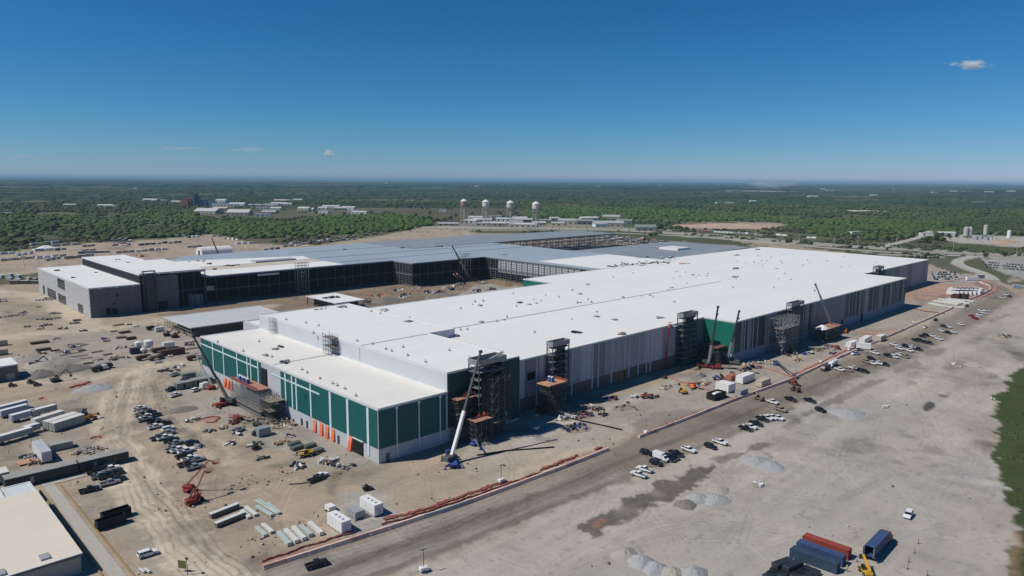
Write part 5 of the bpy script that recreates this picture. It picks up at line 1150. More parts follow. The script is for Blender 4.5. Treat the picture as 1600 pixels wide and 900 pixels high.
# material lying on roofs
def roofpile(px, py, z, lab, cols, n, sp, cat='material'):
    x, y = G(px, py, z); b = MB()
    for i in range(n):
        a = R.uniform(0, 6.3); d = sp*R.random(); L = R.uniform(.8, 3.5); ca = R.choice([0, 1.57])+R.uniform(-.2, .2); cx, cy = d*math.cos(a)*1.5, d*math.sin(a); hh = R.uniform(.2, .9)
        b.bar((cx-L/2*math.cos(ca), cy-L/2*math.sin(ca), hh/2), (cx+L/2*math.cos(ca), cy+L/2*math.sin(ca), hh/2), R.uniform(.5, 1.6), hh, k=R.randrange(len(cols)))
    o = b.build('roof_material', cols); o.location = (x, y, z+.02); tag(o, lab, cat)
for px, py, z, lab, cols, n, sp in ((902,520,23.5,'dark tarp bundle on the roof near the second stair tower',[M_black, M_steel],8,1.8),(812,473,23.5,'small dark kit on the white roof middle left',[M_steel, M_grey],6,1.2),(446,566,20.1,'dark pipes and boxes lying on the cream roof',[M_steel, M_grey],9,1.8),(438,542,20.1,'flat dark board on the cream roof',[M_steel],3,1),
  (415,556,20.1,'flat grey board near the roof edge',[M_grey],3,1),(430,540+6,20.1,'grey hatch boards on the cream roof',[M_grey],3,1.2),(532,480,27.3,'boards at the far edge of the tall roof',[M_grey, M_timb],10,3),(500,483,27.3,'white rolls at the far edge of the tall roof',[M_white, M_grey],9,3),(636,503,27.3,'boards near the raised roof corner',[M_steel, M_grey],5,1.6),
  (598,486,23.5,'white pipe frames on the roof beside the tall block',[M_white, M_gsteel],18,3),(704,525,23.5,'grey kit on the roof right of the raised wall',[M_steel, M_grey],8,2.6),(1028,497,23.5,'flat boards near the third stair tower',[M_grey, M_steel],6,2),(972,522,23.5,'tan timber on the roof edge',[M_timb],5,1.6),(1068,412,23.5,'orange tan boards on the far white roof',[M_timb, M_orange],8,4),
  (1046,403,23.3,'blue and white tarped material at the deck edge',[M_blue, M_white, M_steel],30,9),(1020,411,23.3,'dark roofing rolls beside the blue tarps',[M_steel, M_grey, M_black],36,14),(990,413,23.3,'material heaps along the unfinished roof strip',[M_steel, M_timb, M_pinkc, M_grey],34,14),(955,416,22.8,'dark rolls on the second white roof',[M_steel],8,4),(1000,402,22.7,'grey rolls behind the second white roof',[M_steel, M_grey],16,9),
  (1150,420,23.5,'dark board stacks on the far white roof',[M_steel],7,4),(1151,399,23.5,'long dark stack near the far roof edge',[M_steel],4,3),(1148,433,23.5,'grey stacks on the right white roof',[M_steel, M_grey],6,3),(1182,390,23.5,'dark kit at the far roof edge',[M_steel],6,5),
  (518,465,7.1,'dark machines crowded on the pavilion roof',[M_steel, M_black, M_rust, M_grey],30,4.5),(113,434,21.5,'black tarp on the grey block roof',[M_black],5,1.2),(150,426,21.5,'small dark stack on the grey block roof',[M_steel],3,1.2),(90,423,21.5,'dark boards at the back of the grey block roof',[M_steel, M_grey],6,2),(182,405+1,28.7,'grey board on the corner hall roof',[M_grey],3,1.5),(200,410,28.7,'grey fans on the corner hall roof',[M_grey],4,1.2),
  (328,412,22.7,'dark rolls in line on the blue deck, left',[M_steel],8,6),(365,415,22.7,'dark rolls in line on the blue deck, middle',[M_steel],8,6),(310,408,22.7,'grey kit on the blue deck behind the corner hall',[M_steel, M_grey],9,7),(335,421,22.7,'small dark kit at the deck edge',[M_steel],5,2),(538,390,22.7,'three dark crates on the pale deck',[M_steel],4,3),(785,398,22.7,'grey kit on the deck by the courtyard corner',[M_grey, M_steel],5,4),(632,387,22.9,'dark rolls on the grey deck seam',[M_steel],6,5),(688,385,23,'dark crates on the grey deck',[M_steel],6,6)):
    roofpile(px, py, z, lab, cols, n, sp)
M_pipe = mat('orange_pipe', (.5, .2, .1), .6)

# ------------------------------------------------------------------ barriers and mesh along the haul road
def poly_walk(pts, step):
    P = [Vector((*G(*p), 0)) for p in pts]; Ls = [0.0]
    for a, b in zip(P, P[1:]): Ls.append(Ls[-1]+(b-a).length)
    def at(s):
        for i in range(len(P)-1):
            if s <= Ls[i+1] or i == len(P)-2: return P[i].lerp(P[i+1], (s-Ls[i])/(Ls[i+1]-Ls[i]))
    n = max(1, int(Ls[-1]/step)); return [(at(i*step), at((i+1)*step)) for i in range(n)]
def barrier_proto(Ls, m_):
    b = MB(); pr = [(-.55, 0), (.55, 0), (.52, .2), (.34, .45), (.26, 1.05), (-.26, 1.05), (-.34, .45), (-.52, .2)]; n = 8
    b.add([(-Ls/2, y, z) for y, z in pr]+[(Ls/2, y, z) for y, z in pr], [tuple(range(n-1, -1, -1)), tuple(range(n, 2*n))]+[(i, (i+1) % n, n+(i+1) % n, n+i) for i in range(n)])
    return b.build('road_barrier', m_, paint=True)
BP = barrier_proto(5.85, M_pinkc); tag(BP, '', 'barrier')
M_pinkc2 = mat('redder_dusted_barrier', (.62, .38, .32), .85, .14, .5)
runs = [([(411,889),(500,861),(584,834),(700,797),(800,761),(880,731),(956,701)], 'in the near barrier run'), ([(998,684),(1097,646),(1152,624),(1235,594),(1300,564),(1375,532),(1422,511),(1477,487),(1512,470),(1537,459),(1548,453),(1546,447),(1530,441)], 'in the far barrier run')]
for pts, wh in runs:
    W_ = poly_walk(pts, 6.0)
    for i, (a, b) in enumerate(W_):
        c_ = (a+b)/2; d = b-a; pl = wh == 'in the near barrier run' and 7.5 < i < 10.4
        place(BP, c_.x, c_.y, math.atan2(d.y, d.x)+R.uniform(-.02, .02), 'pink-dusted road barrier, %s from the left %s' % (nth(i+1), wh) if not pl else 'clean cream road barrier, %s of the gate gap' % nth(int(i)-7), 'road barriers along the haul road', M_conc if pl else R.choice([M_pinkc, M_pinkc, M_pinkc2]))
def mesh_fence(lab, pts, h=.75, step=2.2, m_=None, wig=.3, thick=.5):
    h *= .42; thick *= 1.15; step = max(.9, step*.6)
    W_ = poly_walk(pts, step); b = MB(); off = 0
    for i, (a, c_) in enumerate(W_):
        d = (c_-a).normalized(); n_ = Vector((-d.y, d.x, 0)); o1 = math.sin(i*.9)*wig+math.sin(i*2.3)*wig*.4; o2 = math.sin((i+1)*.9)*wig+math.sin((i+1)*2.3)*wig*.4
        p, q = a+n_*o1, c_+n_*o2; hh = h*(.6+.4*abs(math.sin(i*1.7)))
        b.bar(p+Vector((0, 0, hh/2)), q+Vector((0, 0, hh/2)), thick*R.uniform(.4, 1.2), hh)
        if i % 2 == 0: b.bar(p, p+Vector((0, 0, h+.25)), .07)
    o = b.build('mesh_fence', m_ or M_mesh); return tag(o, lab, 'fence')
mesh_fence('sagging dark red mesh strip directly behind the near barrier run, left part', [(410,878),(470,857),(525,840),(558,830)], 1.0)
mesh_fence('sagging dark red mesh strip behind the near barrier run, right part', [(596,820),(640,808),(720,782),(800,754),(845,738)], 1.0)
mesh_fence('doubled red mesh strip on the inner side of the near run', [(600,812),(660,797),(720,776),(795,750)], .7, thick=1.4)
mesh_fence('short raised red mesh behind the barrier end by the gap', [(930,703),(945,698)], 1.1, thick=.9)
mesh_fence('red mesh bank behind the barrier middle', [(845,735),(905,711)], 1.1, thick=1.0)
M_pmesh = mat('pink_mesh', (.46, .20, .155), .9, .2, .8)
mesh_fence('pink mesh line across the pad to the yellow loader', [(1042,589),(1075,600),(1100,608),(1150,624)], .8, 3, M_pmesh)
mesh_fence('pink mesh line across the pad beside the blue lift', [(1175,570),(1200,576),(1225,585),(1250,592)], .9, 3, M_pmesh, thick=1.2)
mesh_fence('dark red mesh behind the far barriers, near part', [(1000,680),(1040,664),(1090,645)], .9, 3)
mesh_fence('pink mesh double line behind the far barriers', [(1235,588),(1290,562),(1330,543)], .9, 4, M_pmesh, thick=1.3)
mesh_fence('pink mesh crossing the far pad, lower line', [(1310,513),(1350,520),(1390,528)], .8, 4, M_pmesh, thick=1.5)
mesh_fence('pink mesh crossing the far pad, middle line', [(1423,482),(1450,487),(1478,490)], .9, 4, M_mesh, thick=1.8)
mesh_fence('pink mesh crossing the far pad, upper line', [(1430,454),(1470,459),(1490,463)], .8, 5, M_pmesh, thick=1.6)
mesh_fence('pink mesh round the far road bend', [(1480,437),(1510,435),(1540,439),(1556,446),(1554,455),(1530,466)], .9, 5, M_pmesh, thick=1.8)
mesh_fence('pink mesh sweep inside the far bend', [(1455,443),(1490,439),(1530,444),(1545,451)], .9, 5, M_pmesh, thick=1.8)
mesh_fence('crumpled red mesh pile by the stone heap', [(112,606),(128,600),(144,597)], .9, 2, M_mesh, 1.2, 1.6)
mesh_fence('crumpled red mesh ring beside the track curve', [(312,656),(330,650),(344,653),(336,659),(318,660)], .4, 1.8, M_mesh, .6, .8)
mesh_fence('orange mesh pile by the left track edge', [(142,686),(152,682),(164,683)], .5, 1.8, M_mesh, .8, 1.0)
mesh_fence('red fabric strips on the works yard bank', [(60,624),(70,621)], .4, 1.8, M_mesh, .6, 1.4)
# ------------------------------------------------------------------ scaffolds, cranes, lifts
R.seed(31)
def scaffold(lab, x0, y0, x1, y1, z0, z1, bay=2.4, lift=2.0, decks=(), m_=None, w=.11, name='scaffold', brace=True, full=None):
    t = thing(name, lab, 'scaffold', (x0, y0, z0)); m_ = m_ or M_gsteel; og = (x0, y0, z0); b = MB(og)
    nx = max(1, round((x1-x0)/bay)); ny = max(1, round((y1-y0)/bay)); nz = max(1, round((z1-z0)/lift))
    xs = [x0+(x1-x0)*i/nx for i in range(nx+1)]; ys = [y0+(y1-y0)*i/ny for i in range(ny+1)]
    for x in xs:
        for y in ys: b.bar((x, y, z0), (x, y, z1+R.uniform(-.2, .9)), w)
    for k in range(1, nz+1):
        z = z0+k*lift
        if z > z1+.3: break
        for y in ys: b.bar((x0, y, z), (x1, y, z), w*.8)
        for x in xs: b.bar((x, y0, z), (x, y1, z), w*.8)
    if brace:
        for k in range(nz):
            for i in range(nx):
                if (i+k) % 2: b.bar((xs[i], y0, z0+k*lift), (xs[i+1], y0, z0+(k+1)*lift), w*.7)
                else: b.bar((xs[i+1], y0, z0+k*lift), (xs[i], y0, z0+(k+1)*lift), w*.7)
            for i in range(ny): b.bar((x0, ys[i], z0+k*lift), (x0, ys[i+1], z0+(k+1)*lift), w*.7)
    b.build('frame', m_, t)
    for (z, mm) in decks: MB(og).box(x0-.2, y0-.2, z, x1+.2, y1+.2, z+.12).build('platform', mm, t)
    if full is not None:
        b = MB(og); b.box(x0-.1, y0-.1, z1-.9, x1+.1, y0, z1+.1); b.build('toe_board', full, t)
    return t
M_scaf = mat('scaffold_tube', (.10, .10, .095), .5, .2, .5, metal=.2); M_board_ = mat('scaffold_board', (.24, .21, .17), .8, .2); M_pinkdeck = mat('dusty_orange_deck', (.38, .19, .14), .85, .2, .6)
# on the cream roof against block B
scaffold('tall scaffold with dark platforms standing on the cream roof against the white wall', 163.6, 287.5, 167.2, 294.5, 20.1, 29.5, decks=((24, M_board_), (28, M_board_)), m_=M_scaf, w=.14)
scaffold('narrow scaffold tower on the cream roof beside the raised wall corner', 165.2, 348.5, 167.3, 352.5, 20.1, 28.5, m_=M_gsteel)
# collapsed-looking scaffold at the left facade, with the loading platform
t = scaffold('dense birdcage scaffold under the red loading platform on the teal facade', 127, 283, 135.4, 312, 0, 9.2, bay=1.9, lift=1.4, m_=M_gsteel, w=.12, decks=((2.8, M_board_),))
t = scaffold('taller bare scaffold tower at the right end of the platform', 128.5, 276.5, 135, 286, 0, 9.0, m_=M_scaf, w=.13, decks=((4, M_board_), (8, M_board_)))
pf = thing('loading_platform', 'red mesh-edged loading platform holding blue toilets high on the teal facade', 'platform', (131, 305, 9.6))
og = (131, 305, 9.6); MB(og).box(129.5, 291, 9.6, 135.5, 318, 9.85).build('deck', M_pinkdeck, pf)
b = MB(og)
for i in range(26): y = 291+i*1.08; b.bar((129.5, y, 9.8), (129.5, y, 11.2), .1)
b.box(129.4, 291, 10.0, 129.5, 318, 11.1); b.build('guard_mesh', M_mesh, pf)
b = MB(og)
for y in (292, 297, 302, 307, 312, 317): b.bar((129.8, y, 6), (129.8, y, 9.6), .2); b.bar((135, y, 6), (135, y, 9.6), .2)
b.build('strut', M_gsteel, pf)
tl = thing('portable_toilet', '', 'toilet'); MB().bbox(-.6, -.6, 0, .6, .6, 2.1, .05).build('body', M_blue, tl); MB().box(-.62, -.3, .1, -.6, .3, 1.9).build('door', mat('light_blue_door', (.10, .20, .45), .5), tl); MB().bbox(-.62, -.62, 2.1, .62, .62, 2.3, .1).build('roof', M_white, tl)
for i in range(6): place(tl, 131.5+.2*(i % 2), 304+i*1.8, 0, 'blue portable toilet, %s from the right on the facade platform' % nth(i+1), 'blue toilets on the facade platform', z=9.86)
for i in range(2): place(tl, 224.4, 206.6+1.6*i, 0, 'portable toilet, %s of two on the wooden scaffold deck' % ('nearer', 'farther')[i], 'toilets on the wooden deck', z=13.2)
# around tower A
scaffold('lattice scaffold carrying the lower orange deck beside the front stair tower', 172.5, 197.5, 180.5, 203.2, 0, 9.2, m_=M_scaf, w=.14, decks=((9.3, M_pinkdeck),))
scaffold('high scaffold bay with upper orange deck against the dark teal front', 168.6, 203.6, 177.5, 207.8, 0, 17.2, m_=M_scaf, w=.14, decks=((6, M_board_), (11.5, M_board_), (17.2, M_pinkdeck)))
scaffold('scaffold grid wrapped round the front stair tower', 181.5, 198.2, 191, 201.4, 0, 24.0, bay=3, lift=3, m_=M_scaf, w=.16, decks=((6.5, M_board_),))
for x, y, z, lab in ((176, 206, 17.4, 'upper'), (178.4, 201, 9.5, 'lower')):
    b = MB()
    for i in range(8): b.box(-3+i*.8, -.4*(i % 2), 0, -2.3+i*.8, .5, .5+.5*(i % 3))
    o = b.build('orange_sacks', M_orange); o.location = (x, y, z); tag(o, 'orange sacks piled on the %s orange scaffold deck' % lab, 'sacks')
# tower B platform
scaffold('lattice scaffold tower carrying the wooden deck against the long grey wall', 219.5, 203.2, 229.5, 210.5, 0, 12.6, bay=2.2, m_=M_scaf, w=.15)
t = thing('wooden_deck', 'wide tan wooden deck with red edge mesh on the scaffold by the long wall', 'deck', (224, 206.5, 12.8)); og = (224, 206.5, 12.8)
MB(og).box(218.4, 202.6, 12.85, 230, 210.4, 13.1).build('deck', M_wood, t)
b = MB(og); b.box(218.4, 202.5, 13.1, 230, 202.6, 13.4); b.box(229.9, 202.6, 13.1, 230.0, 210.2, 14.2); b.box(222, 210.2, 13.1, 230, 210.3, 14.2); b.build('guard_mesh', M_mesh, t)
MB((219, 214, 14)).box(216.8, 214.0, 13.6, 221.5, 214.12, 17.0).build('wall_opening', M_dark, fac).location = (219-FX, 214-FY, 14)
scaffold('long bare scaffold against the dark wall left of the fourth stair tower', 399, 186, 420, 193.6, 0, 21.5, bay=3.4, lift=2.6, m_=M_gsteel, w=.20, decks=((7, M_board_), (15, M_board_)))
scaffold('dark scaffold block with pink mesh deck right of the fourth stair tower', 450, 181.5, 474, 192, 0, 8.5, bay=3.4, lift=2.6, m_=M_scaf, w=.2, decks=((8.6, M_pinkdeck),))
o = heap(1273, 512, 4, 2.2, M_white, 'white sheeted bundle at the end of the pink scaffold deck', 'sheeted_bundle', 'bundle'); o.location = (451.5, 185, 8.7)
scaffold('dark scaffold in the recess beside the third stair tower', 349, 199, 358.5, 211.5, 0, 9.5, bay=2.6, lift=2.4, m_=M_scaf, w=.18, decks=((9.5, mat('dull_red_deck', (.20, .06, .05), .9, .2)),))
# ---- machines
def undercarriage(t, L, W_, m_, tracks=True):
    if tracks:
        for s in (-1, 1): MB().side([(-L/2, .25), (-L/2+.3, 0), (L/2-.3, 0), (L/2, .25), (L/2, .65), (L/2-.3, .9), (-L/2+.3, .9), (-L/2, .65)], s*W_/2-.3, s*W_/2+.3).build('track', M_black, t)
    else: wheels(t, (-L*.38, -L*.2, L*.12, L*.34) if L > 8 else (-L*.33, L*.33), W_, .62 if L > 8 else .55, .5)
def crane(lab, base, tip, colbody, colb1, colb2, rz=None, L=12.0, tel=.5, hook=4.0, zb=2.6, name='mobile_crane', lattice=False, bw=1.1):
    bx, by = base; d = Vector(tip)-Vector((bx, by, 0)); ang = math.atan2(d.y, d.x); rz = ang if rz is None else rz
    t = thing(name, lab, 'crane', (bx, by, 0), 0)
    c, s = math.cos(rz), math.sin(rz)
    ca = MB(); ca.side([(-L/2, .9), (L/2, .9), (L/2, 1.5), (L/2-.6, 1.7), (-L/2, 1.7)], -1.3, 1.3); o = ca.build('carrier', colbody, t); o.rotation_euler = (0, 0, rz)
    cb = MB(); cb.side([(L/2-2.2, 1.5), (L/2+.6, 1.0), (L/2+.6, 2.0), (L/2+.1, 2.7), (L/2-2.2, 2.7)], -1.2, 1.2); o = cb.build('cab', colbody, t); o.rotation_euler = (0, 0, rz)
    me0 = None
    for x in (-L*.38, -L*.24, L*.1, L*.26, L*.4):
        for sd in (-1, 1):
            b = MB(); b.tube((0, -.2, 0), (0, .2, 0), .62, n=12); o = b.build('wheel', M_black, t); o.location = (x*c-sd*1.15*-s*-1, x*s+sd*1.15*c, .62); o.location = (x*c-sd*1.15*s, x*s+sd*1.15*c, .62); o.rotation_euler = (0, 0, rz)
    for x in (-L*.45, L*.2):
        b = MB(); b.bar((x, -3.3, 1.0), (x, 3.3, 1.0), .3, .35)
        for sd in (-1, 1): b.bar((x, sd*3.2, 0), (x, sd*3.2, 1), .22); b.box(x-.5, sd*3.2-.5, 0, x+.5, sd*3.2+.5, .12)
        o = b.build('outrigger', colbody, t); o.rotation_euler = (0, 0, rz)
    b = MB(); b.bbox(-3.4, -1.5, 1.75, 1.4, 1.5, 3.1, .15); o = b.build('turret', M_steel, t); o.rotation_euler = (0, 0, ang)
    b = MB(); b.bbox(-4.4, -1.6, 1.9, -3.3, 1.6, 3.6, .15); o = b.build('counterweight', M_greend, t); o.rotation_euler = (0, 0, ang)
    b = MB(); b.bbox(.2, 1.55, 1.8, 2.2, 2.6, 3.6, .2); o = b.build('operator_cab', M_glass, t); o.rotation_euler = (0, 0, ang)
    p0 = Vector((0, 0, zb)); p1 = Vector((d.x, d.y, tip[2])); pm = p0.lerp(p1, tel)
    if lattice:
        b = MB(); dd = (p1-p0).normalized(); rr = dd.cross(Vector((0, 0, 1))).normalized(); uu = rr.cross(dd); n = int((p1-p0).length/1.6); k = bw/2
        cor = [(rr*a+uu*q)*k for a, q in ((-1, -1), (1, -1), (1, 1), (-1, 1))]
        for q in cor: b.bar(p0+q, p1+q*.5, .18)
        for i in range(n):
            a0 = p0.lerp(p1, i/n); a1 = p0.lerp(p1, (i+1)/n)
            for j in range(4): b.bar(a0+cor[j]*(1-.5*i/n), a1+cor[(j+1) % 4]*(1-.5*i/n), .1)
        b.build('boom', colb1, t)
    else:
        b = MB(); b.bar(p0, pm, bw, bw*1.1); b.build('boom', colb1, t); b = MB(); b.bar(pm, p0.lerp(p1, tel+(1-tel)*.55), bw*.78); b.bar(pm, p1, bw*.6); b.build('boom_extension', colb2, t)
        b = MB(); b.tube(p0+(p1-p0).normalized()*.5+Vector((0, 0, -1.2)), p0.lerp(p1, .22), .2); b.build('ram', M_gsteel, t)
    b = MB(); b.bbox(p1.x-.6, p1.y-.5, p1.z-.6, p1.x+.6, p1.y+.5, p1.z+.4, .1); b.build('boom_head', M_steel, t)
    b = MB(); q = p1+(p1-p0).normalized()*.3; b.bar(q, q-Vector((0, 0, hook)), .08); b.box(q.x-.3, q.y-.3, q.z-hook-.9, q.x+.3, q.y+.3, q.z-hook); b.build('hook_block', M_steel, t)
    return t
M_dboom = mat('dark_boom', (.05, .055, .06), .5, .15, .5)
gx_ = G
def tipz(px, py, z): x, y = G(px, py, z); return (x, y, z)
crane('tall mobile crane with white lower and black upper boom before the stair tower', (155.5, 191.2), tipz(751, 549, 37), M_blue, M_white, M_dboom, rz=math.radians(60), tel=.42, bw=1.05)
crane('red mobile crane with dark boom in front of the recess', G(1107, 575), tipz(1122, 479, 35), M_red, M_gsteel, M_dboom, rz=hd(1107, 575, 20, 2), tel=.33, bw=1.2)
crane('grey-green mobile crane leaning beside the bright teal wall', G(1137, 568), tipz(1155, 486, 31), M_greend, M_gsteel, M_dboom, rz=hd(1137, 568, 20, 3), tel=.35, bw=1.1)
crane('pale grey mobile crane behind the pink scaffold deck', (474, 186), tipz(1274, 444, 36), M_gsteel, M_grey, M_grey, rz=.1, tel=.5, bw=1.1)
crane('red crane with black boom rising in front of the left teal wall', G(356, 632), tipz(302, 525, 29), M_red, mat('olive_boom', (.16, .14, .12), .5), M_dboom, rz=hd(356, 632, 20, -5), tel=.3, bw=1.05)
crane('cream and black mobile crane in the courtyard', G(733, 438), tipz(707, 385, 37), M_yel, mat('cream_boom', (.50, .42, .28), .5), M_dboom, rz=2.6, tel=.55, bw=1.3)
crane('distant crane over the yard beyond the deck roof', G(342, 402), tipz(331, 372, 30), M_steel, M_dboom, M_dboom, rz=.2, bw=1.4)
crane('distant dark crane among stores right of the open bays', G(1004, 392), tipz(1008, 363, 34), M_steel, M_dboom, M_dboom, rz=.2, bw=1.6)
def boomlift(lab, base, basket, elbow, m_, boomc=None, rz=0.0, w=.35, name='boom_lift', wheeled=True):
    """articulated work platform: base (x,y), elbow and basket world points"""
    bx, by = base; t = thing(name, lab, 'lift', (bx, by, 0)); e = Vector(elbow)-Vector((bx, by, 0)); k = Vector(basket)-Vector((bx, by, 0)); boomc = boomc or m_
    o = MB().bbox(-1.9, -1.15, .5, 1.9, 1.15, 1.1, .1).build('chassis', m_, t); o.rotation_euler = (0, 0, rz)
    for x in (-1.35, 1.35):
        for s in (-1, 1):
            b = MB(); b.tube((0, -.18, 0), (0, .18, 0), .48, n=10); o = b.build('wheel', M_black, t); o.location = (x*math.cos(rz)-s*1.05*math.sin(rz), x*math.sin(rz)+s*1.05*math.cos(rz), .48); o.rotation_euler = (0, 0, rz)
    a = math.atan2(e.y, e.x); o = MB().bbox(-2.1, -1.1, 1.15, 1.0, 1.1, 2.0, .15).build('turret', m_, t); o.rotation_euler = (0, 0, a)
    p0 = Vector((-1.2*math.cos(a), -1.2*math.sin(a), 1.9)); MB().bar(p0, e, w, w*1.2).build('boom', boomc, t); MB().bar(e, k, w*.8).build('boom_arm', boomc, t)
    b = MB()
    for s in (-1, 1): b.bar(k+Vector((-1, .6*s, 0)), k+Vector((1, .6*s, 0)), .08); b.bar(k+Vector((-1, .6*s, 1.1)), k+Vector((1, .6*s, 1.1)), .08)
    for x in (-1, 0, 1):
        for s in (-1, 1): b.bar(k+Vector((x, .6*s, 0)), k+Vector((x, .6*s, 1.1)), .08)
    for x in (-1, 1): b.bar(k+Vector((x, -.6, 1.1)), k+Vector((x, .6, 1.1)), .08)
    b.box(k.x-1, k.y-.6, k.z-.06, k.x+1, k.y+.6, k.z+.02); b.build('basket', m_, t); return t
def tp(px, py, z): return Vector((*G(px, py, z), z))
M_rboom = mat('red_brown_boom', (.30, .10, .075), .5, .15)
boomlift('red boom lift with the highest raised arm, back of the parked trio', G(297, 767), tp(337, 724, 9.5), tp(327, 719, 10.8), M_red, M_rboom, .3)
boomlift('red boom lift with middle raised arm in the parked trio', G(307, 783), tp(326, 738, 7.5), tp(319, 736, 8.5), M_red, M_rboom, .2)
boomlift('red boom lift with low arm, front of the parked trio', G(301, 788), tp(310, 772, 2.5), tp(304, 763, 5), M_red, M_rboom, .2)
boomlift('red boom lift with upright arm reaching the roof edge by the third tower', G(1041, 576), tp(1047, 507, 24.6), tp(1045, 512, 23.8), M_red, mat('bright_red_boom', (.55, .07, .05), .5), 0, .8)
boomlift('slim boom lift leaning by the first teal panels', G(330, 608), tp(307, 556, 13), tp(309, 560, 13.2), M_red, M_grey, .2, .45)
boomlift('red-white boom lift in the courtyard, left', G(717, 440), tp(708, 427, 9), tp(709, 429, 9), M_red, mat('cream_arm', (.5, .38, .3), .5), .2, .9)
boomlift('red-white boom lift in the courtyard, right', G(723, 440), tp(713, 427, 10), tp(714, 428, 10), M_red, MATS['cream_arm'], .2, .9)
boomlift('blue boom lift lying low beside the pink mesh line', G(1212, 570), tp(1242, 586, 2), tp(1228, 577, 3), M_blue, M_steel, .2, .5)
boomlift('blue boom lift at the foot of the front stair tower', G(742, 695), tp(752, 702, 2), tp(748, 697, 4), M_blue, M_gsteel, .2, .35)
boomlift('red low lift at the foot of the wooden deck scaffold', G(848, 645), tp(864, 600, 7.0), tp(862, 612, 6.0), M_red, mat('dark_red_boom', (.16, .04, .03), .5), .2, .6)
boomlift('red scissor-armed lift parked below the left teal wall', G(372, 640+16), tp(362, 652, 2.5), tp(384, 651, 2.8), M_red, M_rboom, .2, .35)
boomlift('orange-red boom lift beside the mesh on the pad', G(1083, 606), tp(1075, 600, 3), tp(1092, 598, 3.6), M_orange, M_red, .2, .5)
boomlift('red lift standing by the road mesh corner', G(1241, 600+1), tp(1241, 590, 4.0), tp(1244, 593, 4), M_red, M_rboom, .2, .5)
boomlift('red lift lying on the pad below the pink scaffold', G(1308, 545), tp(1300, 542, 2), tp(1310, 540, 3), M_red, M_rboom, .2, .5)
def loader(lab, px, py, rz, m_, name='telehandler', boomup=2.2, s=1.0, cat='telehandler', reach=3.2):
    t = thing(name, lab, cat, (*G(px, py), 0), rz)
    MB().side([(-2.4, .7), (2.1, .7), (2.2, 1.3), (-.6, 1.5), (-2.5, 1.9), (-2.6, 1.2)], -.9, .9).build('body', m_, t)
    b = MB(); b.prism(rect(-.7, .15, .9, 1.0), 1.3, 2.5, top=rect(-.5, .25, .6, .95)); b.build('cab', M_glass, t)
    b = MB(); b.bar((-2.2, -.35, 2.0), (reach, -.35, boomup), .45); b.build('boom', m_, t)
    b = MB(); b.box(reach-.1, -1, boomup-1.1, reach+.1, .6, boomup+.2); b.bar((reach, -.8, boomup-1), (reach+1.3, -.8, boomup-1), .12); b.bar((reach, .4, boomup-1), (reach+1.3, .4, boomup-1), .12); b.build('fork', M_steel, t)
    wheels(t, (-1.6, 1.5), 2.3, .62, .4); return t
loader('yellow telehandler with low boom beside the dark grey board packs', 478, 713, math.radians(170), M_yel)
loader('yellow telehandler cut by the bottom edge beside the containers', 1352, 897, math.radians(40), M_yel, boomup=3.6)
loader('yellow wheel loader on the pad in front of the long wall', 1066, 614, math.radians(60), M_yel, 'wheel_loader', cat='loader', boomup=4)
loader('orange-yellow machine beside the office trailers', 142, 656, math.radians(20), mat('orange_machine', (.5, .2, .03), .5), 'wheel_loader', cat='loader')
loader('dark machine next to the orange loader by the trailers', 133, 650, math.radians(80), M_steel, 'wheel_loader', cat='loader')
loader('yellow loader at the dark scaffold foot by the fourth tower', 1237, 550, math.radians(70), M_yel, 'wheel_loader', cat='loader', boomup=3.5)
loader('small orange loader by the wall shadow beyond the fourth tower', 1321, 520, math.radians(20), MATS['orange_machine'], 'wheel_loader', cat='loader')
loader('red and white loader in front of the long grey wall', 1009, 622, math.radians(-30), mat('red_white', (.55, .16, .12), .5), 'wheel_loader', cat='loader', boomup=1.8)
loader('dark red telehandler on the haul road by the mesh corner', 1242, 611, math.radians(80), M_rust, boomup=4)
loader('tan loader crossing the road near the dark equipment truck', 1186, 625, math.radians(70), M_timb, boomup=3, name='wheel_loader', cat='loader')
def skid(lab, px, py, rz, m_):
    t = thing('skid_steer', lab, 'loader', (*G(px, py), 0), rz)
    MB().bbox(-1.3, -.7, .45, 1.0, .7, 1.2, .1).build('body', m_, t); MB().prism(rect(-.6, -.5, .6, .5), 1.2, 2.0, top=rect(-.5, -.45, .4, .45)).build('cab', M_glass, t)
    for s in (-1, 1): MB().bar((-1.2, .78*s, 1.6), (1.6, .78*s, .7), .16).build('lift_arm', m_, t)
    MB().side([(1.5, .1), (2.3, .1), (1.9, .9), (1.5, .9)], -.95, .95).build('bucket', M_steel, t); wheels(t, (-.75, .6), 1.7, .4, .3)
skid('black skid steer on the bare dirt in front of the teal corner', 573, 766, math.radians(-10), M_black)
skid('dark skid steer at the wall foot left of the long barrier', 1038, 591, math.radians(20), M_rust); skid('small dark utility machine on the pad before the recess', 1065, 578, math.radians(20), M_steel)
skid('dark utility cart near the porta units left of the haul track', 57, 603, math.radians(10), M_rust); skid('dark utility cart next to the shed, nearer the excavator', 47, 599, math.radians(40), M_rust); skid('dark cart beside the shed front', 18, 604, math.radians(10), M_rust)
skid('black compact machine below the scaffold offcuts', 397+2, 674+6, math.radians(10), M_black); skid('dark compact machine near the lone silver pickup', 399, 702, .3, M_black)
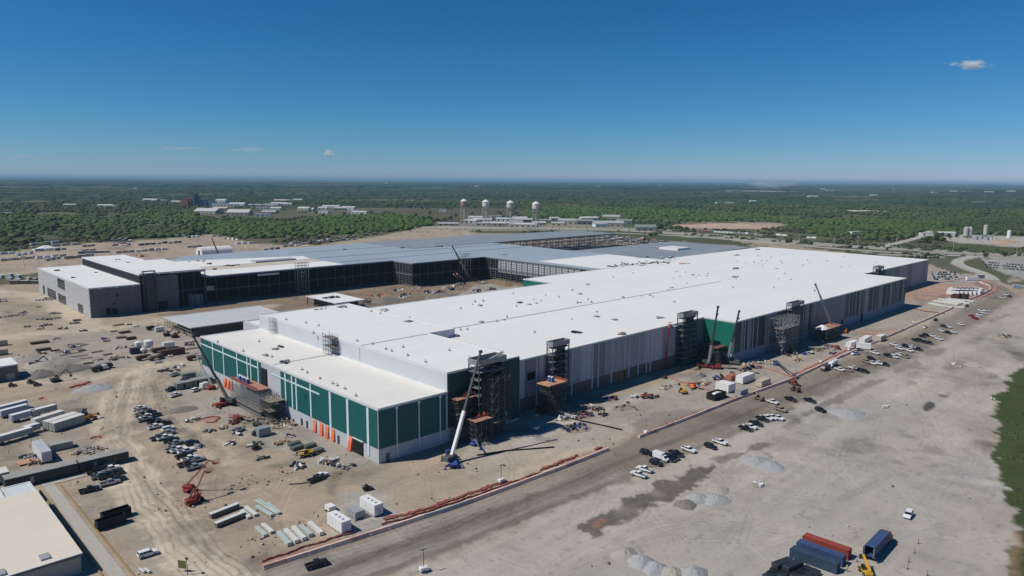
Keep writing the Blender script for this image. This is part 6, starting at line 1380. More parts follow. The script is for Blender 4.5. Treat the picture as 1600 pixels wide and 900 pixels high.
def excavator(lab, px, py, rz, m_):
    t = thing('excavator', lab, 'excavator', (*G(px, py), 0), rz); undercarriage(t, 4.2, 2.4, m_)
    MB().bbox(-2.6, -1.3, 1.0, 1.2, 1.3, 2.2, .2).build('body', m_, t); MB().bbox(-.2, .3, 2.2, 1.3, 1.2, 3.0, .15).build('cab', M_glass, t)
    MB().bar((.8, -.3, 2.0), (4.4, -.3, 5.2), .5).build('boom', m_, t); MB().bar((4.4, -.3, 5.3), (6.8, -.3, 2.4), .4).build('stick', m_, t)
    MB().side([(6.5, 2.3), (7.2, 2.1), (7.1, 1.2), (6.2, 1.0), (6.0, 1.6)], -.8, .3).build('bucket', M_steel, t); return t
excavator('dark yellow excavator with raised arm among gravel heaps', 88, 596, math.radians(10), mat('dark_yellow', (.12, .11, .06), .6, .3)); excavator('black screening machine on top of the far gravel heaps', 55, 572, math.radians(-30), M_steel)
excavator('tan excavator beside the corner of the annex ground', 262, 525, math.radians(-20), M_rust); excavator('brown excavator near the red crane yard', 274, 527, math.radians(20), M_rust)
excavator('yellow excavator on the tan yard behind the corner hall', 222, 401, math.radians(150), M_yel)
def dumptruck(lab, px, py, rz, m_, mb, name='tipper_truck', cat='truck'):
    t = thing(name, lab, cat, (*G(px, py), 0), rz); MB().bbox(-3.8, -1.2, 1.2, 1.3, 1.2, 2.6, .15).build('tipper_body', mb, t)
    MB().side([(1.6, .6), (4.2, .6), (4.2, 1.6), (3.6, 2.6), (1.6, 2.7)], -1.15, 1.15).build('cab', m_, t); MB().side([(3.85, 1.65), (4.22, 1.62), (3.66, 2.5), (3.5, 2.5)], -1.0, 1.0).build('window', M_glass, t)
    MB().box(-3.6, -.5, .7, 3.6, .5, 1.15).build('chassis', M_black, t); wheels(t, (-2.8, -1.6, 2.9), 2.3, .5, .35)
dumptruck('dark tipper truck on the road beside the white tank truck', 1290, 578, hd(1290, 578, -14, 6), M_rust, M_steel)
t = thing('tank_truck', 'white tank truck queued on the haul road behind the dark tipper', 'truck', (*G(1302, 572), 0), hd(1302, 572, -14, 6)); b = MB(); b.tube((-4, 0, 2.3), (2, 0, 2.3), 1.25, n=14); b.build('tank', M_white, t, smooth=False); MB().bbox(2.3, -1.2, .7, 4.6, 1.2, 2.9, .2).build('cab', M_white, t); MB().box(-4, -.6, .7, 3, .6, 1.1).build('chassis', M_black, t); wheels(t, (-3, -1.8, 3.2), 2.3, .5, .35)
dumptruck('dark flatbed truck in the works yard near the trucks row', 155, 579, .2, M_white, M_steel); dumptruck('dark truck beside the white one in the works yard', 163, 576, .2, M_rust, M_steel)
dumptruck('brown truck by the tarpaulin heap at the red mesh', 240+8, 562-12, .1, M_rust, M_rust)
dumptruck('tan truck parked below the low steel building', 303, 562, .1, M_pack, M_rust); dumptruck('black and white truck in front of the low steel building', 238, 515, .3, M_white, M_black)
# grout plant: white tanks and hoppers in the works yard
def plant(lab, px, py, r, h, m_, name='white_tank', legs=True, cat='tank'):
    t = thing(name, lab, cat, (*G(px, py), 0)); b = MB(); z0 = 2.0 if legs else 0
    b.lathe([(r*.3, z0), (r, z0+1.4 if legs else z0+.02), (r, z0+h), (r*.6, z0+h+.5), (.2, z0+h+.6)], n=16); b.build('tank', m_, t)
    b = MB()
    for a in range(4): q = a*1.57+.78; b.bar((r*.8*math.cos(q), r*.8*math.sin(q), 0), (r*.8*math.cos(q), r*.8*math.sin(q), z0+2), .2)
    b.build('leg', M_steel, t); return t
plant('white hopper tank, left of the plant at the yard centre', 217, 549, 2.0, 3.5, M_white); plant('white hopper tank, middle of the plant at the yard centre', 233, 548, 2.6, 4.0, M_white); plant('small white tank in front of the plant hoppers', 224, 556, 1.4, 2, M_white)
x, y = G(264, 545); cabin('cream_cabin', 'cream box cabin behind the brown container', 'cabin', x-2, y+2, x+4, y+6, 3, M_pack)
x, y = G(258, 557); cabin('brown_container', 'brown container right of the white hopper plant', 'container', x-2, y, x+11, y+3, 3, mat('brown_box', (.10, .05, .04), .7))
x, y = G(205, 554); cabin('purple_container', 'dark purple container left of the hopper plant', 'container', x, y, x+6, y+3, 3, mat('purple_box', (.05, .04, .07), .7))
dumptruck('dark tracked carrier below the white hoppers, left', 224, 562, .1, M_steel, M_rust); dumptruck('dark carrier below the white hoppers, right', 243, 562, .1, M_steel, M_timb)
x, y = G(244, 517+2); cabin('cream_unit', 'cream unit beside the black truck near the low steel building', 'cabin', x, y, x+5, y+3, 2.6, M_pack)
# lighting masts
lm = thing('light_tower', '', 'light tower'); MB().bbox(-1.1, -.7, .45, 1.1, .7, 1.35, .1).build('generator_box', M_white, lm); b = MB(); b.bar((0, 0, 1.3), (0, 0, 6.2), .12); b.bar((-.9, 0, 6.2), (.9, 0, 6.2), .1); b.build('mast', M_steel, lm)
for x in (-.7, -.25, .25, .7): MB().box(x-.17, -.12, 5.95, x+.17, .12, 6.35).build('lamp_head', M_grey, lm)
b = MB(); b.bar((-2.4, 0, .4), (2.2, 0, .4), .12); b.bar((0, -1.6, .3), (0, 1.6, .3), .1); b.build('outrigger', M_steel, lm); wheels(lm, (-.1,), 1.7, .35, .2)
for px, py, wh in ((662,893,'at the bottom edge beyond the haul road'),(783,754,'behind the near barrier run'),(1009,678,'beside the dark wet pit on the pad'),(1282,567,'by the mesh behind the far barriers'),(1241,590,'beside the blue boom lift'),(1489,571,'among the white bags in the lot'),(1427,505,'on the far pad with red feet'),(838,674-2,'near the cable coils')):
    if (px, py) == (1241, 590): px += 3
    place(lm, *G(px, py), R.uniform(-.5, .5), 'mobile light tower '+wh, 'mobile light towers')
sg = thing('sign_board', 'green-backed notice board on a post near the lower left track', 'sign', (*G(285, 893), 0), .6); MB().box(-.06, -1.1, .9, .06, 1.1, 3.0).build('panel', mat('olive_sign', (.16, .15, .05), .7), sg); b = MB(); b.bar((0, -1, 0), (0, -1, 3), .1); b.bar((0, 1, 0), (0, 1, 3), .1); b.build('post', M_steel, sg)
lp = thing('lamp_post', 'short lamp post beside the green-backed notice board', 'lamp post', (*G(293, 898), 0)); MB().bar((0, 0, 0), (0, 0, 4.4), .13).build('pole', M_steel, lp); MB().bbox(-.3, -.5, 4.3, .3, .5, 4.6, .05).build('lamp_head', M_steel, lp)
for k, px in enumerate((222, 230)): stack('pipe_pair', 'short white pipe bundle, %s of two at the bottom edge' % ('left', 'right')[k], 'pipes', px, 893, RY+.3, 2.6, 1, .5, .5, M_pack, group='white pipe bundles at the bottom edge')
# concrete path and kerbs by the tan building
pth = MB(); pth.prism([(45.0, 160), (48.2, 160), (48.6, 266), (45.4, 266)], -.1, .05); pth.prism([(45.4, 266.2), (66, 266.2), (66, 268.6), (45.4, 268.6)], -.1, .05); tag(pth.build('path', mat('path_concrete', (.40, .375, .335), .85, .1, .6)), kind='structure')
for x0, lab in ((43.6, 'low yellow-brown timber kerb left of the concrete path'), (49.4, 'low yellow-brown timber kerb right of the concrete path')):
    tag(MB().box(x0, 160, -.05, x0+.35, 264, .35).build('timber_kerb', mat('yellow_timber', (.32, .23, .11), .8, .2)), lab, 'kerb')
pl = thing('pallet_platform', 'tan square timber platform with brown edge beside the tall white container', 'platform', (*G(43, 722), 0), .1); MB().box(-3, -2.4, .3, 3, 2.4, .45).build('deck', M_wood, pl); MB().box(-2.9, -2.3, 0, 2.9, 2.3, .3).build('frame', M_rust, pl)
for k, (px, py) in enumerate(((52, 718), (56, 718))): stack('blue_pipes', 'blue pipe bundle, %s of two beside the timber platform' % ('left', 'right')[k], 'pipes', px, py, RY, 4.5, 1, .4, .35, mat('blue_pipe', (.06, .09, .25), .5), group='blue pipe bundles')
# fence posts line left
fp = MB(); fp.bar((0, 0, 0), (0, 0, 1.4), .14); fp = fp.build('fence_post', M_steel); tag(fp, '', 'post')
for i, (px, py) in enumerate(((7,699),(14,709),(30,694),(47,700),(49,689),(66,683),(97,679),(104,672))): place(fp, *G(px, py), 0, 'thin dark post, %s from the left on the bank below the trailers' % nth(i+1), 'thin posts below the trailers')
# long dark hose lines and timber road mats
def hose(lab, pts, r=.16, m_=None):
    P = [Vector((*G(*p), r)) for p in pts]; b = MB()
    for a, c_ in zip(P, P[1:]): b.bar(a, c_, r*2)
    tag(b.build('hose', m_ or M_black), lab, 'hose')
hose('black hose line running out from the wooden deck scaffold', [(862,648),(900,656),(940,665),(972,672)], .22); hose('dark hose along the foot of the front tower to the right', [(745,712),(790,705),(830,702),(866,699)], .2)
hose('dark hose on the pad right of the red crane', [(1125,575),(1150,577),(1186,584)], .22); hose('dark cable from the pickup on the dirt', [(452,757),(470,756),(490,752)], .12)
tag(MB().box(216, 196.5, -.05, 229, 202, .2).build('timber_mat', mat('grey_mat', (.30, .28, .25), .9)), 'grey timber mat in front of the wooden deck scaffold', 'mat')
# ------------------------------------------------------------------ storage yard beyond the left blocks
R.seed(51)
bx_ = MB(); bx_.bbox(-6, -1.3, .3, 6, 1.3, 3.0, .08, 0); bx_.box(-5.9, -1.2, 3.0, 5.9, 1.2, 3.06, 1); bx_.box(-5.6, -1, 0, -4.8, 1, .3, 1); bx_.box(4.8, -1, 0, 5.6, 1, .3, 1)
bx_ = bx_.build('yard_container', [M_white, M_wroof], paint=True); tag(bx_, '', 'container')
YC = {'white': M_white, 'grey': M_grey, 'tan': mat('tan_yard_box', (.42, .36, .27), .7), 'dark': M_greend, 'blue': M_lbl, 'brown': M_brownend, 'red': mat('dull_red_box', (.30, .07, .06), .7)}
def yard(rows, name='store row', grp='containers and stores in the yard behind'):
    for (x0, y0, x1, y1, n, cols, wh) in rows:
        for i in range(n):
            t_ = (i+.5)/n; px = x0+(x1-x0)*t_; py = y0+(y1-y0)*t_; c = R.choice(cols); vx = (x1-x0)/n; rz = hd(px, py, max(vx, 4), (y1-y0)/n)
            o = place(bx_, *G(px, py), rz+R.uniform(-.03, .03), '%s container, %s in the %s' % (c, nth(i+1), wh), grp, YC[c])
            a = G(px-vx/2, py); b_ = G(px+vx/2, py); L = math.hypot(a[0]-b_[0], a[1]-b_[1]); o.scale = (min(max(L*.86/12, .5), 3.2), R.uniform(.9, 1.3), R.uniform(.8, 1.25))
yard([(46,383,95,379,3,['white'],'farthest white row at the left of the yard'),(48,388,126,382,5,['white','grey','tan'],'second row of the left yard'),(24,400,52,396,3,['white','dark'],'short row by the white tarpaulin'),(0,398,24,396,2,['white','grey'],'left edge row of the yard'),
      (54,393,84,391,2,['white','blue'],'pair near the white tarpaulin'),(85,392,104,390,2,['dark','grey'],'dark pair right of the white tarpaulin'),(0,408,60,403,6,['tan','white','tan'],'long tan row in the yard middle'),(55,405,104,400,4,['white','tan','grey'],'row right of the long tan row'),
      (100,405,146,400,7,['brown','tan','dark'],'brown bundle row behind the corner hall'),(122,397,172,394,5,['dark','grey'],'grey rack row behind the corner hall'),(128,394,150,392,2,['tan','dark'],'short dark row behind the racks'),
      (180,396,262,390,8,['tan','white','tan'],'long pale row behind the tan yard'),(128,386,148,384,3,['grey','dark'],'grey trailers at the tree line, left'),(70,408,95,404,3,['grey','white'],'flat stacks before the grey block'),
      (216,384,262,380,5,['tan','dark','dark'],'dark stores row left of the tree line'),(262,381,284,379,3,['dark','tan'],'dark stores row middle'),(272,370,290,369,2,['white'],'white boxes at the tree line'),(292,372,312,370,3,['white','grey','dark'],'mixed stores at the tree line'),
      (330,370,348,369,2,['white','tan'],'white tents pair at the tree line'),(348,373,374,376,4,['tan','white'],'row of low white sheds at the tree line'),(368,382,396,380,3,['white'],'rounded white tanks behind the hall'),
      (292,387,316,386,3,['tan','grey'],'thin row above the shelter'),(10,432,36,436,2,['white','blue'],'pair at the left edge before the grass strip'),(8,438,36,440,2,['dark','grey'],'dark pair left of the grey block'),(40,438,60,440,2,['dark','tan'],'dark stacks touching the grey block'),(16,444,62,443,3,['dark','brown'],'low stacks left of the grey block'),
      (-4,432,10,436,1,['blue'],'left edge'),(496,378,520,375,2,['white','grey'],'pair behind the deck roof'),(536,373,558,370,2,['brown'],'brown stacks on the bank'),(564,368,592,366,2,['dark'],'dark machines on the bank'),(440,386,470,384,3,['white','grey','red'],'mixed trucks behind the pale deck'),(410,392,438,389,3,['grey','dark'],'grey stacks behind the pale deck'),
      (1212,368,1230,369,2,['white'],'white trailers beside the distant road, left'),(1260,372,1276,373,2,['white'],'white trailers beside the distant road, right'),(1115,363,1170,366,9,['white','white','grey'],'white trucks beside the pink earth bank'),(1095,362,1115,363,4,['dark','red'],'dark trucks beside the pink earth bank'),(1170,367,1200,369,4,['dark','grey'],'grey trucks beside the pink earth bank'),
      (1030,361,1062,362,3,['dark','tan'],'dark trucks behind the highway'),(1508,498-60,1530,438,1,['white'],'gate cabin at the road bend'),(1522,435,1540,434,1,['grey'],'flat office at the road bend'),(1582,450,1604,450.5,2,['blue'],'blue row at the right edge')])
for k in range(46):
    px = 175+k*1.25 if k < 24 else 440+(k-24)*5.4; py = R.uniform(374, 385) if k < 24 else 383-(px-440)*.09+R.uniform(-2, 2)
    o = place(bx_, *G(px, py), R.uniform(0, 3), '%s crate, %s laid %s' % (('red', 'blue', 'dark', 'white')[k % 4], nth(k//4+1), 'in the busy red and blue stores' if k < 24 else 'along the bank behind the deck roof'), 'scattered crates behind the halls', (YC['red'], M_blue, YC['dark'], M_white)[k % 4]); o.scale = (R.uniform(.2, .45), R.uniform(.8, 2), R.uniform(.5, 1.2))
for k in range(60):
    px = 946+k*1.5; py = 380-(1036-px)*.085+R.uniform(-3.5, 3)
    o = place(bx_, *G(px, py), R.uniform(0, 3), '%s crate, %s from left of its colour beyond the open bays' % (('pinkish', 'dark', 'grey', 'white')[k % 4], nth(k//4+1)), 'crates in the stores beyond the open bays', (YC['red'], YC['dark'], YC['grey'], M_white)[k % 4]); o.scale = (R.uniform(.25, .8), R.uniform(.8, 2.5), R.uniform(.5, 1.2))
x, y = G(70, 391); heap(72, 389, 11, 5, M_white, 'big white tarpaulin-covered heap in the left yard', 'tarpaulin_heap', 'heap', asp=1.5)
heap(1146, 354, 60, 7, mat('pink_earth', (.44, .31, .235), .95, .15, .1), 'large flat-topped pale earth bank behind the highway', 'earth_bank', 'bank', asp=2.2, rz=-.8)
heap(1090, 352, 35, 4, mat('brown_earth', (.27, .17, .12), .95, .15, .1), 'smaller brown earth bank left of the large pale one', 'earth_bank', 'bank', asp=2.4, rz=-.8)
# concrete highways and verges as ribbons over the earth
def ribbon(name, pts, wid, m_, z=.09, kerb=False):
    P = [Vector((*G(*p), 0)) for p in pts]; Q = []
    for i in range(len(P)-1):
        for k in range(6):
            t_ = k/6; p0, p1, p2, p3 = P[max(0, i-1)], P[i], P[i+1], P[min(len(P)-1, i+2)]
            Q.append(.5*((2*p1)+(p2-p0)*t_+(2*p0-5*p1+4*p2-p3)*t_*t_+(3*p1-p0-3*p2+p3)*t_**3))
    Q.append(P[-1]); b = MB(); vs = []
    for i, q in enumerate(Q):
        d = (Q[min(i+1, len(Q)-1)]-Q[max(i-1, 0)]).normalized(); n_ = Vector((-d.y, d.x, 0))*wid/2
        vs += [(q.x+n_.x, q.y+n_.y, z), (q.x-n_.x, q.y-n_.y, z)]
    b.add(vs, [(2*i, 2*i+1, 2*i+3, 2*i+2) for i in range(len(Q)-1)]); return tag(b.build(name, m_), kind='structure')
M_hw = mat('highway_concrete', (.40, .38, .335), .85, .10, .05); M_hg = mat('gravel_verge', (.33, .30, .25), .9, .15, .05); M_lane = mat('asphalt_lane', (.17, .165, .155), .85, .1, .05)
ribbon('road_verge', [(560,353.5),(700,356),(860,357),(980,360),(1100,368),(1220,378),(1330,385),(1430,390),(1540,396),(1720,406)], 52, M_hg, .06)
ribbon('highway', [(600,354),(760,355.5),(900,357),(1000,360.5),(1110,367),(1220,376),(1330,383.5),(1430,389),(1540,394.5),(1720,404)], 20, M_hw, .12)
ribbon('highway', [(960,364),(1060,368.5),(1150,375),(1250,384),(1350,391.5),(1440,397),(1540,401.5),(1720,411)], 16, M_hw, .12)
ribbon('highway_lane', [(900,357),(1000,360.5),(1110,367),(1220,376),(1330,383.5),(1430,389),(1540,394.5),(1720,404)], 7, M_lane, .16)
ribbon('access_road', [(1522,401),(1505,404),(1496,409),(1502,415),(1522,422),(1542,430),(1552,438)], 13, M_hw, .15)
ribbon('side_road', [(1375,388),(1405,379),(1432,372),(1450,363),(1470,352),(1500,346)], 12, M_hw, .10)
ribbon('side_road', [(1170,383),(1200,388),(1250,395),(1330,405),(1395,411)], 9, M_hw, .10)
# small stones and clods everywhere work goes on
def clods():
    n = 9000; px = NP.uniform(-40, 1640, n); py = 430+470*NP.rand(n)**.8; zones = [[(0,480),(340,500),(330,600),(600,730),(560,840),(300,860),(0,780)],[(330,480),(760,435),(800,450),(560,480)],[(600,760),(1160,560),(1540,450),(1545,470),(1200,620),(960,700),(640,820)]]
    xs = []; ys = []
    for a, b_ in zip(px, py):
        q = G(a, b_); xs.append(q[0]); ys.append(q[1])
    x = np.array(xs); y = np.array(ys); dn = fbm(x, y, 14, 150, 3); inz = np.zeros(n, bool)
    for z_ in zones: inz |= insd(x, y, z_)
    k = (dn > .58) & (inz | (NP.rand(n) < .08))
    for r_ in ((135, 207, 396, 370), (359, 194, 806, 410), (136, 573, 219, 735), (218, 545, 606, 765), (163, 460, 232, 512), (-20, 199, 41, 262)): k &= ~((x > r_[0]-.5) & (x < r_[2]) & (y > r_[1]-.5) & (y < r_[3]))
    x, y = x[k], y[k]; n = len(x); rad = .10+NP.rand(n)**4*.42; tint = np.array([(.14,.12,.095),(.30,.25,.19),(.46,.43,.38),(.08,.07,.06),(.20,.10,.07)])[NP.choice(5, n, p=[.30,.27,.22,.16,.05])]
    return wood('stones', x, y, rad, rad*1.1, tint, 1, z0=-.12, jit=.4)
# water towers
def water_tower(lab, px, py, wallm):
    t = thing('water_tower', lab, 'water tower', (*G(px, py), 0)); r = 7.6
    b = MB(); b.lathe([(1.0, 39.5), (5.5, 41.2), (r, 44), (r, 53), (r-.02, 53.1)], n=24); b.build('tank', wallm, t)
    b = MB(); b.lathe([(r+.35, 53.0), (r+.3, 53.3), (3.6, 56.6), (.6, 57.9), (.5, 58.8)], n=24); b.build('tank_roof', M_white, t)
    for i in range(6):
        a = i*math.pi/3; MB().tube((r*1.22*math.cos(a), r*1.22*math.sin(a), 0), (r*.96*math.cos(a), r*.96*math.sin(a), 44), .42, .36, 8).build('leg', M_wtleg, t)
    b = MB()
    for z in (11, 22, 33):
        q = r*(1.22-.26*z/44)
        for i in range(6):
            a, c_ = i*math.pi/3, (i+1)*math.pi/3; b.bar((q*math.cos(a), q*math.sin(a), z), (q*math.cos(c_), q*math.sin(c_), z), .28)
    b.build('brace_ring', M_wtleg, t); MB().tube((0, 0, 0), (0, 0, 40), .7).build('riser_pipe', M_wtleg, t)
    b = MB(); b.lathe([(r+.9, 43.8), (r+.9, 44.0), (r, 44.0), (r, 43.8)], n=24); b.build('walkway', M_grey, t)
M_wtleg = mat('tower_leg', (.50, .44, .40), .5, .1, .2)
water_tower('leftmost water tower, with reddish streaked tank and white cone roof', 725, 352, mat('rusty_tank', (.34, .21, .18), .7, .25, .12, streak=(1, 1, .2)))
water_tower('second water tower from the left, cream white tank', 759, 354, mat('cream_tank', (.62, .58, .53), .6, .06, .1)); water_tower('third water tower from the left, slightly tan tank', 797, 357, mat('tan_tank', (.55, .49, .45), .6, .12, .1)); water_tower('rightmost and nearest cream water tower', 837, 360, MATS['cream_tank'])
# batch plant silos, right
def silo(lab, px, py, r, h, m_=None, cone=True):
    t = thing('silo', lab, 'silo', (*G(px, py), 0)); b = MB(); b.lathe([(r*.3, 1.5), (r, 4.5), (r, h-1), (r*.75, h), (.5, h+.6)] if cone else [(r, 0), (r, h-1), (r*.5, h), (.3, h+.3)], n=16); b.build('tank', m_ or M_conc, t)
    b = MB()
    for i in range(4): a = .78+i*1.57; b.bar((r*.85*math.cos(a), r*.85*math.sin(a), 0), (r*.85*math.cos(a), r*.85*math.sin(a), 5), .5)
    b.bar((r+.3, 0, 0), (r+.3, 0, h), .4); b.build('leg', M_steel, t); MB().box(-.8, -.8, h, .8, .8, h+1.3).build('filter_unit', M_grey, t)
silo('tall grey silo, left of the pair at the batch plant', 1508.5, 372, 4.0, 20); silo('tall grey silo, right of the pair at the batch plant', 1515, 372, 4.0, 20); silo('grey batching tower silo between the pair and the white tank', 1539, 370, 3.6, 22); silo('white tank by the tan heap at the batch plant', 1576, 372, 3.2, 14, M_white, False)
t = thing('conveyor', 'grey inclined conveyor at the batch plant', 'conveyor', (*G(1549, 375), 0)); MB().bar((-10, 8, 1), (8, -6, 13), 1.6, .8).build('belt', M_grey, t); b = MB(); b.bar((8, -6, 0), (8, -6, 12.4), .4); b.bar((2, -1, 0), (2, -1, 8.5), .4); b.build('leg', M_steel, t)
for px, py, wh in ((1524, 374, 'left'), (1532, 373, 'middle'), (1541, 375, 'right')): x, y = G(px, py); cabin('plant_shed', 'small grey plant shed, %s one below the batching tower' % wh, 'shed', x-5, y-3, x+5, y+3, 5, M_grey, z=0)
heap(1566, 379, 14, 4, mat('orange_sand', (.42, .29, .19), .95, .1, .3), 'orange sand heap at the batch plant', 'sand_heap', 'heap', asp=1.8, rz=-.8)
# low buildings in the far landscape
def bld(name, lab, cat, px, py, w_, d_, h, mw, mr, gable=True, rz=None):
    x, y = G(px, py); t = thing(name, lab, cat, (x, y, -2), YAW-math.pi/2+R.uniform(-.25, .25) if rz is None else rz)
    MB().box(-w_/2, -d_/2, 0, w_/2, d_/2, h+2).build('wall', mw, t)
    b = MB()
    if gable: b.add([(-w_/2-.5, -d_/2-.5, h+2), (w_/2+.5, -d_/2-.5, h+2), (w_/2+.5, d_/2+.5, h+2), (-w_/2-.5, d_/2+.5, h+2), (-w_/2-.5, 0, h+2+d_*.2), (w_/2+.5, 0, h+2+d_*.2)], [(0, 1, 5, 4), (2, 3, 4, 5), (0, 4, 3), (1, 2, 5), (0, 3, 2, 1)])
    else: b.box(-w_/2-.3, -d_/2-.3, h+2, w_/2+.3, d_/2+.3, h+2.6)
    b.build('roof', mr, t); b = MB()
    for i in range(max(1, int(w_/12))): xx = -w_/2+6+i*12; b.box(xx-1.5, -d_/2-.12, 2.0, xx+1.5, -d_/2, 5.5)
    b.build('door', M_dark, t); return t
M_wr = mat('white_far_roof', (.48, .48, .46), .6); M_tw = mat('tan_far_wall', (.42, .38, .31), .7); M_gr = mat('grey_far_roof', (.36, .38, .38), .6); M_gg = mat('grey_green_far', (.20, .23, .20), .7)
FB = [(236,314,70,20,6,1),(252,314,60,20,6,1),(276,317,40,16,6,1),(318,318,60,30,8,1),(347,317,40,30,10,1),(352,322,100,30,8,1),(372,322,60,30,7,1),(326,334,90,40,8,0),(375,336,80,40,8,0),(345,328,60,20,6,0),(392,322,80,16,4,2),
 (422,331,60,20,6,1),(440,315,60,20,6,1),(455,314,50,20,6,1),(466,314,40,20,6,1),(425,321,60,20,6,1),(436,320,60,20,6,1),(410,327,50,22,6,1),(432,328,50,20,6,0),(412,338,50,22,6,1),(448,321,40,20,6,1),(476,330,50,24,9,0),(486,330,30,24,6,0),(507,333,40,20,6,1),(518,325,60,20,6,1),(532,328,50,18,6,0),(545,327,60,20,6,1),(552,332,40,20,6,1),(562,334,60,16,5,1),(420,334,50,20,5,2),(505,327,40,20,5,1),
 (692,331,30,16,6,1),(744,343,50,16,6,1),(775,341,40,16,6,1),(790,345,60,16,5,1),(755,346,60,16,5,0),(812,344,50,16,6,1),(818,346,60,16,5,0),(866,345,30,14,7,1),(890,349,70,22,7,2),(913,350,50,22,7,3),(852,348,40,16,6,3),(920,344,60,18,6,1),(955,343,60,22,8,2),(950,353,90,24,7,2),(975,350,50,20,8,3),(1008,360,55,26,7,3),(938,354,40,20,6,1),(770,352,100,18,5,0),(818,354,80,18,5,0),(735,348,40,16,5,1),(700,352,60,16,4,2),(806,350,40,16,5,2),(842,352,40,16,6,0),(872,352,40,16,5,2),
 (1528,317,60,16,5,1),(1365,306,50,20,6,1),(1297,298,90,40,10,1),(1286,296,60,30,8,1),(1400,296,90,40,8,1),(1452,292,40,20,12,1),(1460,301,60,30,8,1),(1490,300,80,30,8,1),(1510,300,80,30,8,1),(1545,301,90,30,8,1),(1595,298,90,40,8,1),(1580,300,90,40,8,1),(1125,318,40,16,6,1),(1270,308,70,20,6,1),(1140,318,40,16,6,1),(1176,316,30,16,6,1),(1335,367,26,14,6,1),(1478,368,40,14,5,1),(1447,368,30,12,5,1),
 (604,287,80,40,10,1),(612,287,50,30,14,1),(745,292,60,40,8,1),(760,293,60,40,8,1),(785,289,50,30,8,1),(921,291,60,30,8,1),(935,292,60,30,8,1),(962,289,60,30,8,1),(1030,290,60,30,8,1),(1042,290,60,30,8,1),(1120,291,60,30,8,1),(205,295,30,20,5,1),(212,295,30,20,5,1),(148,308,40,20,6,1),(166,323,60,16,5,1),(174,324,40,16,6,1),(110,322,40,14,5,1),(12,335,30,16,5,1)]
WN = ['north', 'yard', 'road']
for i, (px, py, w_, d_, h, k) in enumerate(FB):
    mw, mr = ((M_tw, M_wr), (M_white, M_wr), (M_tw, M_gr), (M_gg, M_gg))[k]
    zone = 'in the far left village' if px < 600 and py > 308 else 'round the water towers' if px < 1020 and py > 325 else 'near the horizon' if py < 304 else 'in the right far fields'
    z_ = sum(1 for q in FB[:i] if ('in the far left village' if q[0] < 600 and q[1] > 308 else 'round the water towers' if q[0] < 1020 and q[1] > 325 else 'near the horizon' if q[1] < 304 else 'in the right far fields') == zone)+1
    same = sorted([q for q in FB if ('in the far left village' if q[0] < 600 and q[1] > 308 else 'round the water towers' if q[0] < 1020 and q[1] > 325 else 'near the horizon' if q[1] < 304 else 'in the right far fields') == zone]).index(FB[i])+1
    bld('low_building', '%s low building, %s from the left of those %s' % (('tan', 'white', 'grey-roofed', 'dark grey-green')[k], nth(same), zone), 'building', px, py, w_*(.75 if py > 325 else 1), d_, h, mw, mr, gable=k != 1 or i % 2 == 0)
# old works with red and dark tanks in the far left village
for k, (px, w_, h, mm, nm) in enumerate(((291, 26, 24, mat('brick_red', (.28, .12, .09), .8), 'brick red'), (297, 22, 26, MATS['brick_red'], 'brick red'), (303, 24, 42, M_greend, 'tall dark'), (309, 20, 24, mat('slate_blue', (.14, .18, .27), .7), 'slate blue'), (317, 34, 22, MATS['slate_blue'], 'slate blue'))):
    bld('works_block', '%s works block, %s of the old works in the far left village' % (nm, nth(k+1)), 'building', px, 322, w_, 26, h, mm, mm, gable=False)
# power poles along the highway
up = MB(); up.bar((0, 0, 0), (0, 0, 17), .45); up.bar((-2, 0, 15.5), (2, 0, 15.5), .3); up = up.build('utility_pole', M_wtleg); tag(up, '', 'pole')
for i, (px, py) in enumerate(((648,352),(1303,388),(1400,388),(1489,393),(1588,400),(1248,380),(1340,384),(1180,372),(1090,366),(944,376),(38,419),(37,420))):
    if i < 11: place(up, *G(px, py), .5, 'thin utility pole %s' % ('left of the water towers','above the far factory roof, left','above the far factory roof, right','right of the road junction','at the right edge by the far lot','above the middle of the far roof edge','between the far roof poles','above the grey deck','behind the grey deck, left','beside the open bays','beside the road left of the grey block')[i], 'utility poles')

# ------------------------------------------------------------------ woodland
def ico(sub):
    bm = bmesh.new(); bmesh.ops.create_icosphere(bm, subdivisions=sub, radius=1); v = np.array([x.co[:] for x in bm.verts]); f = np.array([[q.index for q in p.verts] for p in bm.faces]); bm.free(); return v, f
V2, F2 = ico(2); V1, F1 = ico(1)
NP = np.random.RandomState(5)
def wood(name, x, y, rad, hgt, cols, sub, z0=-2.5, jit=.34):
    Vb, Fb = (V2, F2) if sub == 2 else (V1, F1); n = len(x); k = len(Vb)
    ang = NP.rand(n)*6.28; j = 1+(NP.rand(n, k)-.5)*2*jit; c, s = np.cos(ang)[:, None], np.sin(ang)[:, None]
    vx = (Vb[None, :, 0]*c-Vb[None, :, 1]*s)*j*rad[:, None]*(1+.25*(NP.rand(n, 1)-.5)); vy = (Vb[None, :, 0]*s+Vb[None, :, 1]*c)*j*rad[:, None]
    vz = (Vb[None, :, 2]*.5*j+.5)*hgt[:, None]*1.0+z0
    Vv = np.stack([vx+x[:, None], vy+y[:, None], vz], 2).reshape(-1, 3); Ff = (Fb[None]+(np.arange(n)*k)[:, None, None]).reshape(-1, 3)
    cc = np.repeat(cols[:, None, :], k, 1)*(1+.35*(NP.rand(n, k, 1)-.5)); return set_mesh(name, Vv, Ff, cc.reshape(-1, 3), M_leaf, smooth=name != 'stones')
M_leaf = vmat('foliage', rough=.8, noise=.25, s1=.12, s2=.5, spec=.2)
def insd(x, y, pts): return sdpoly(x, y, GP(pts)) < 0
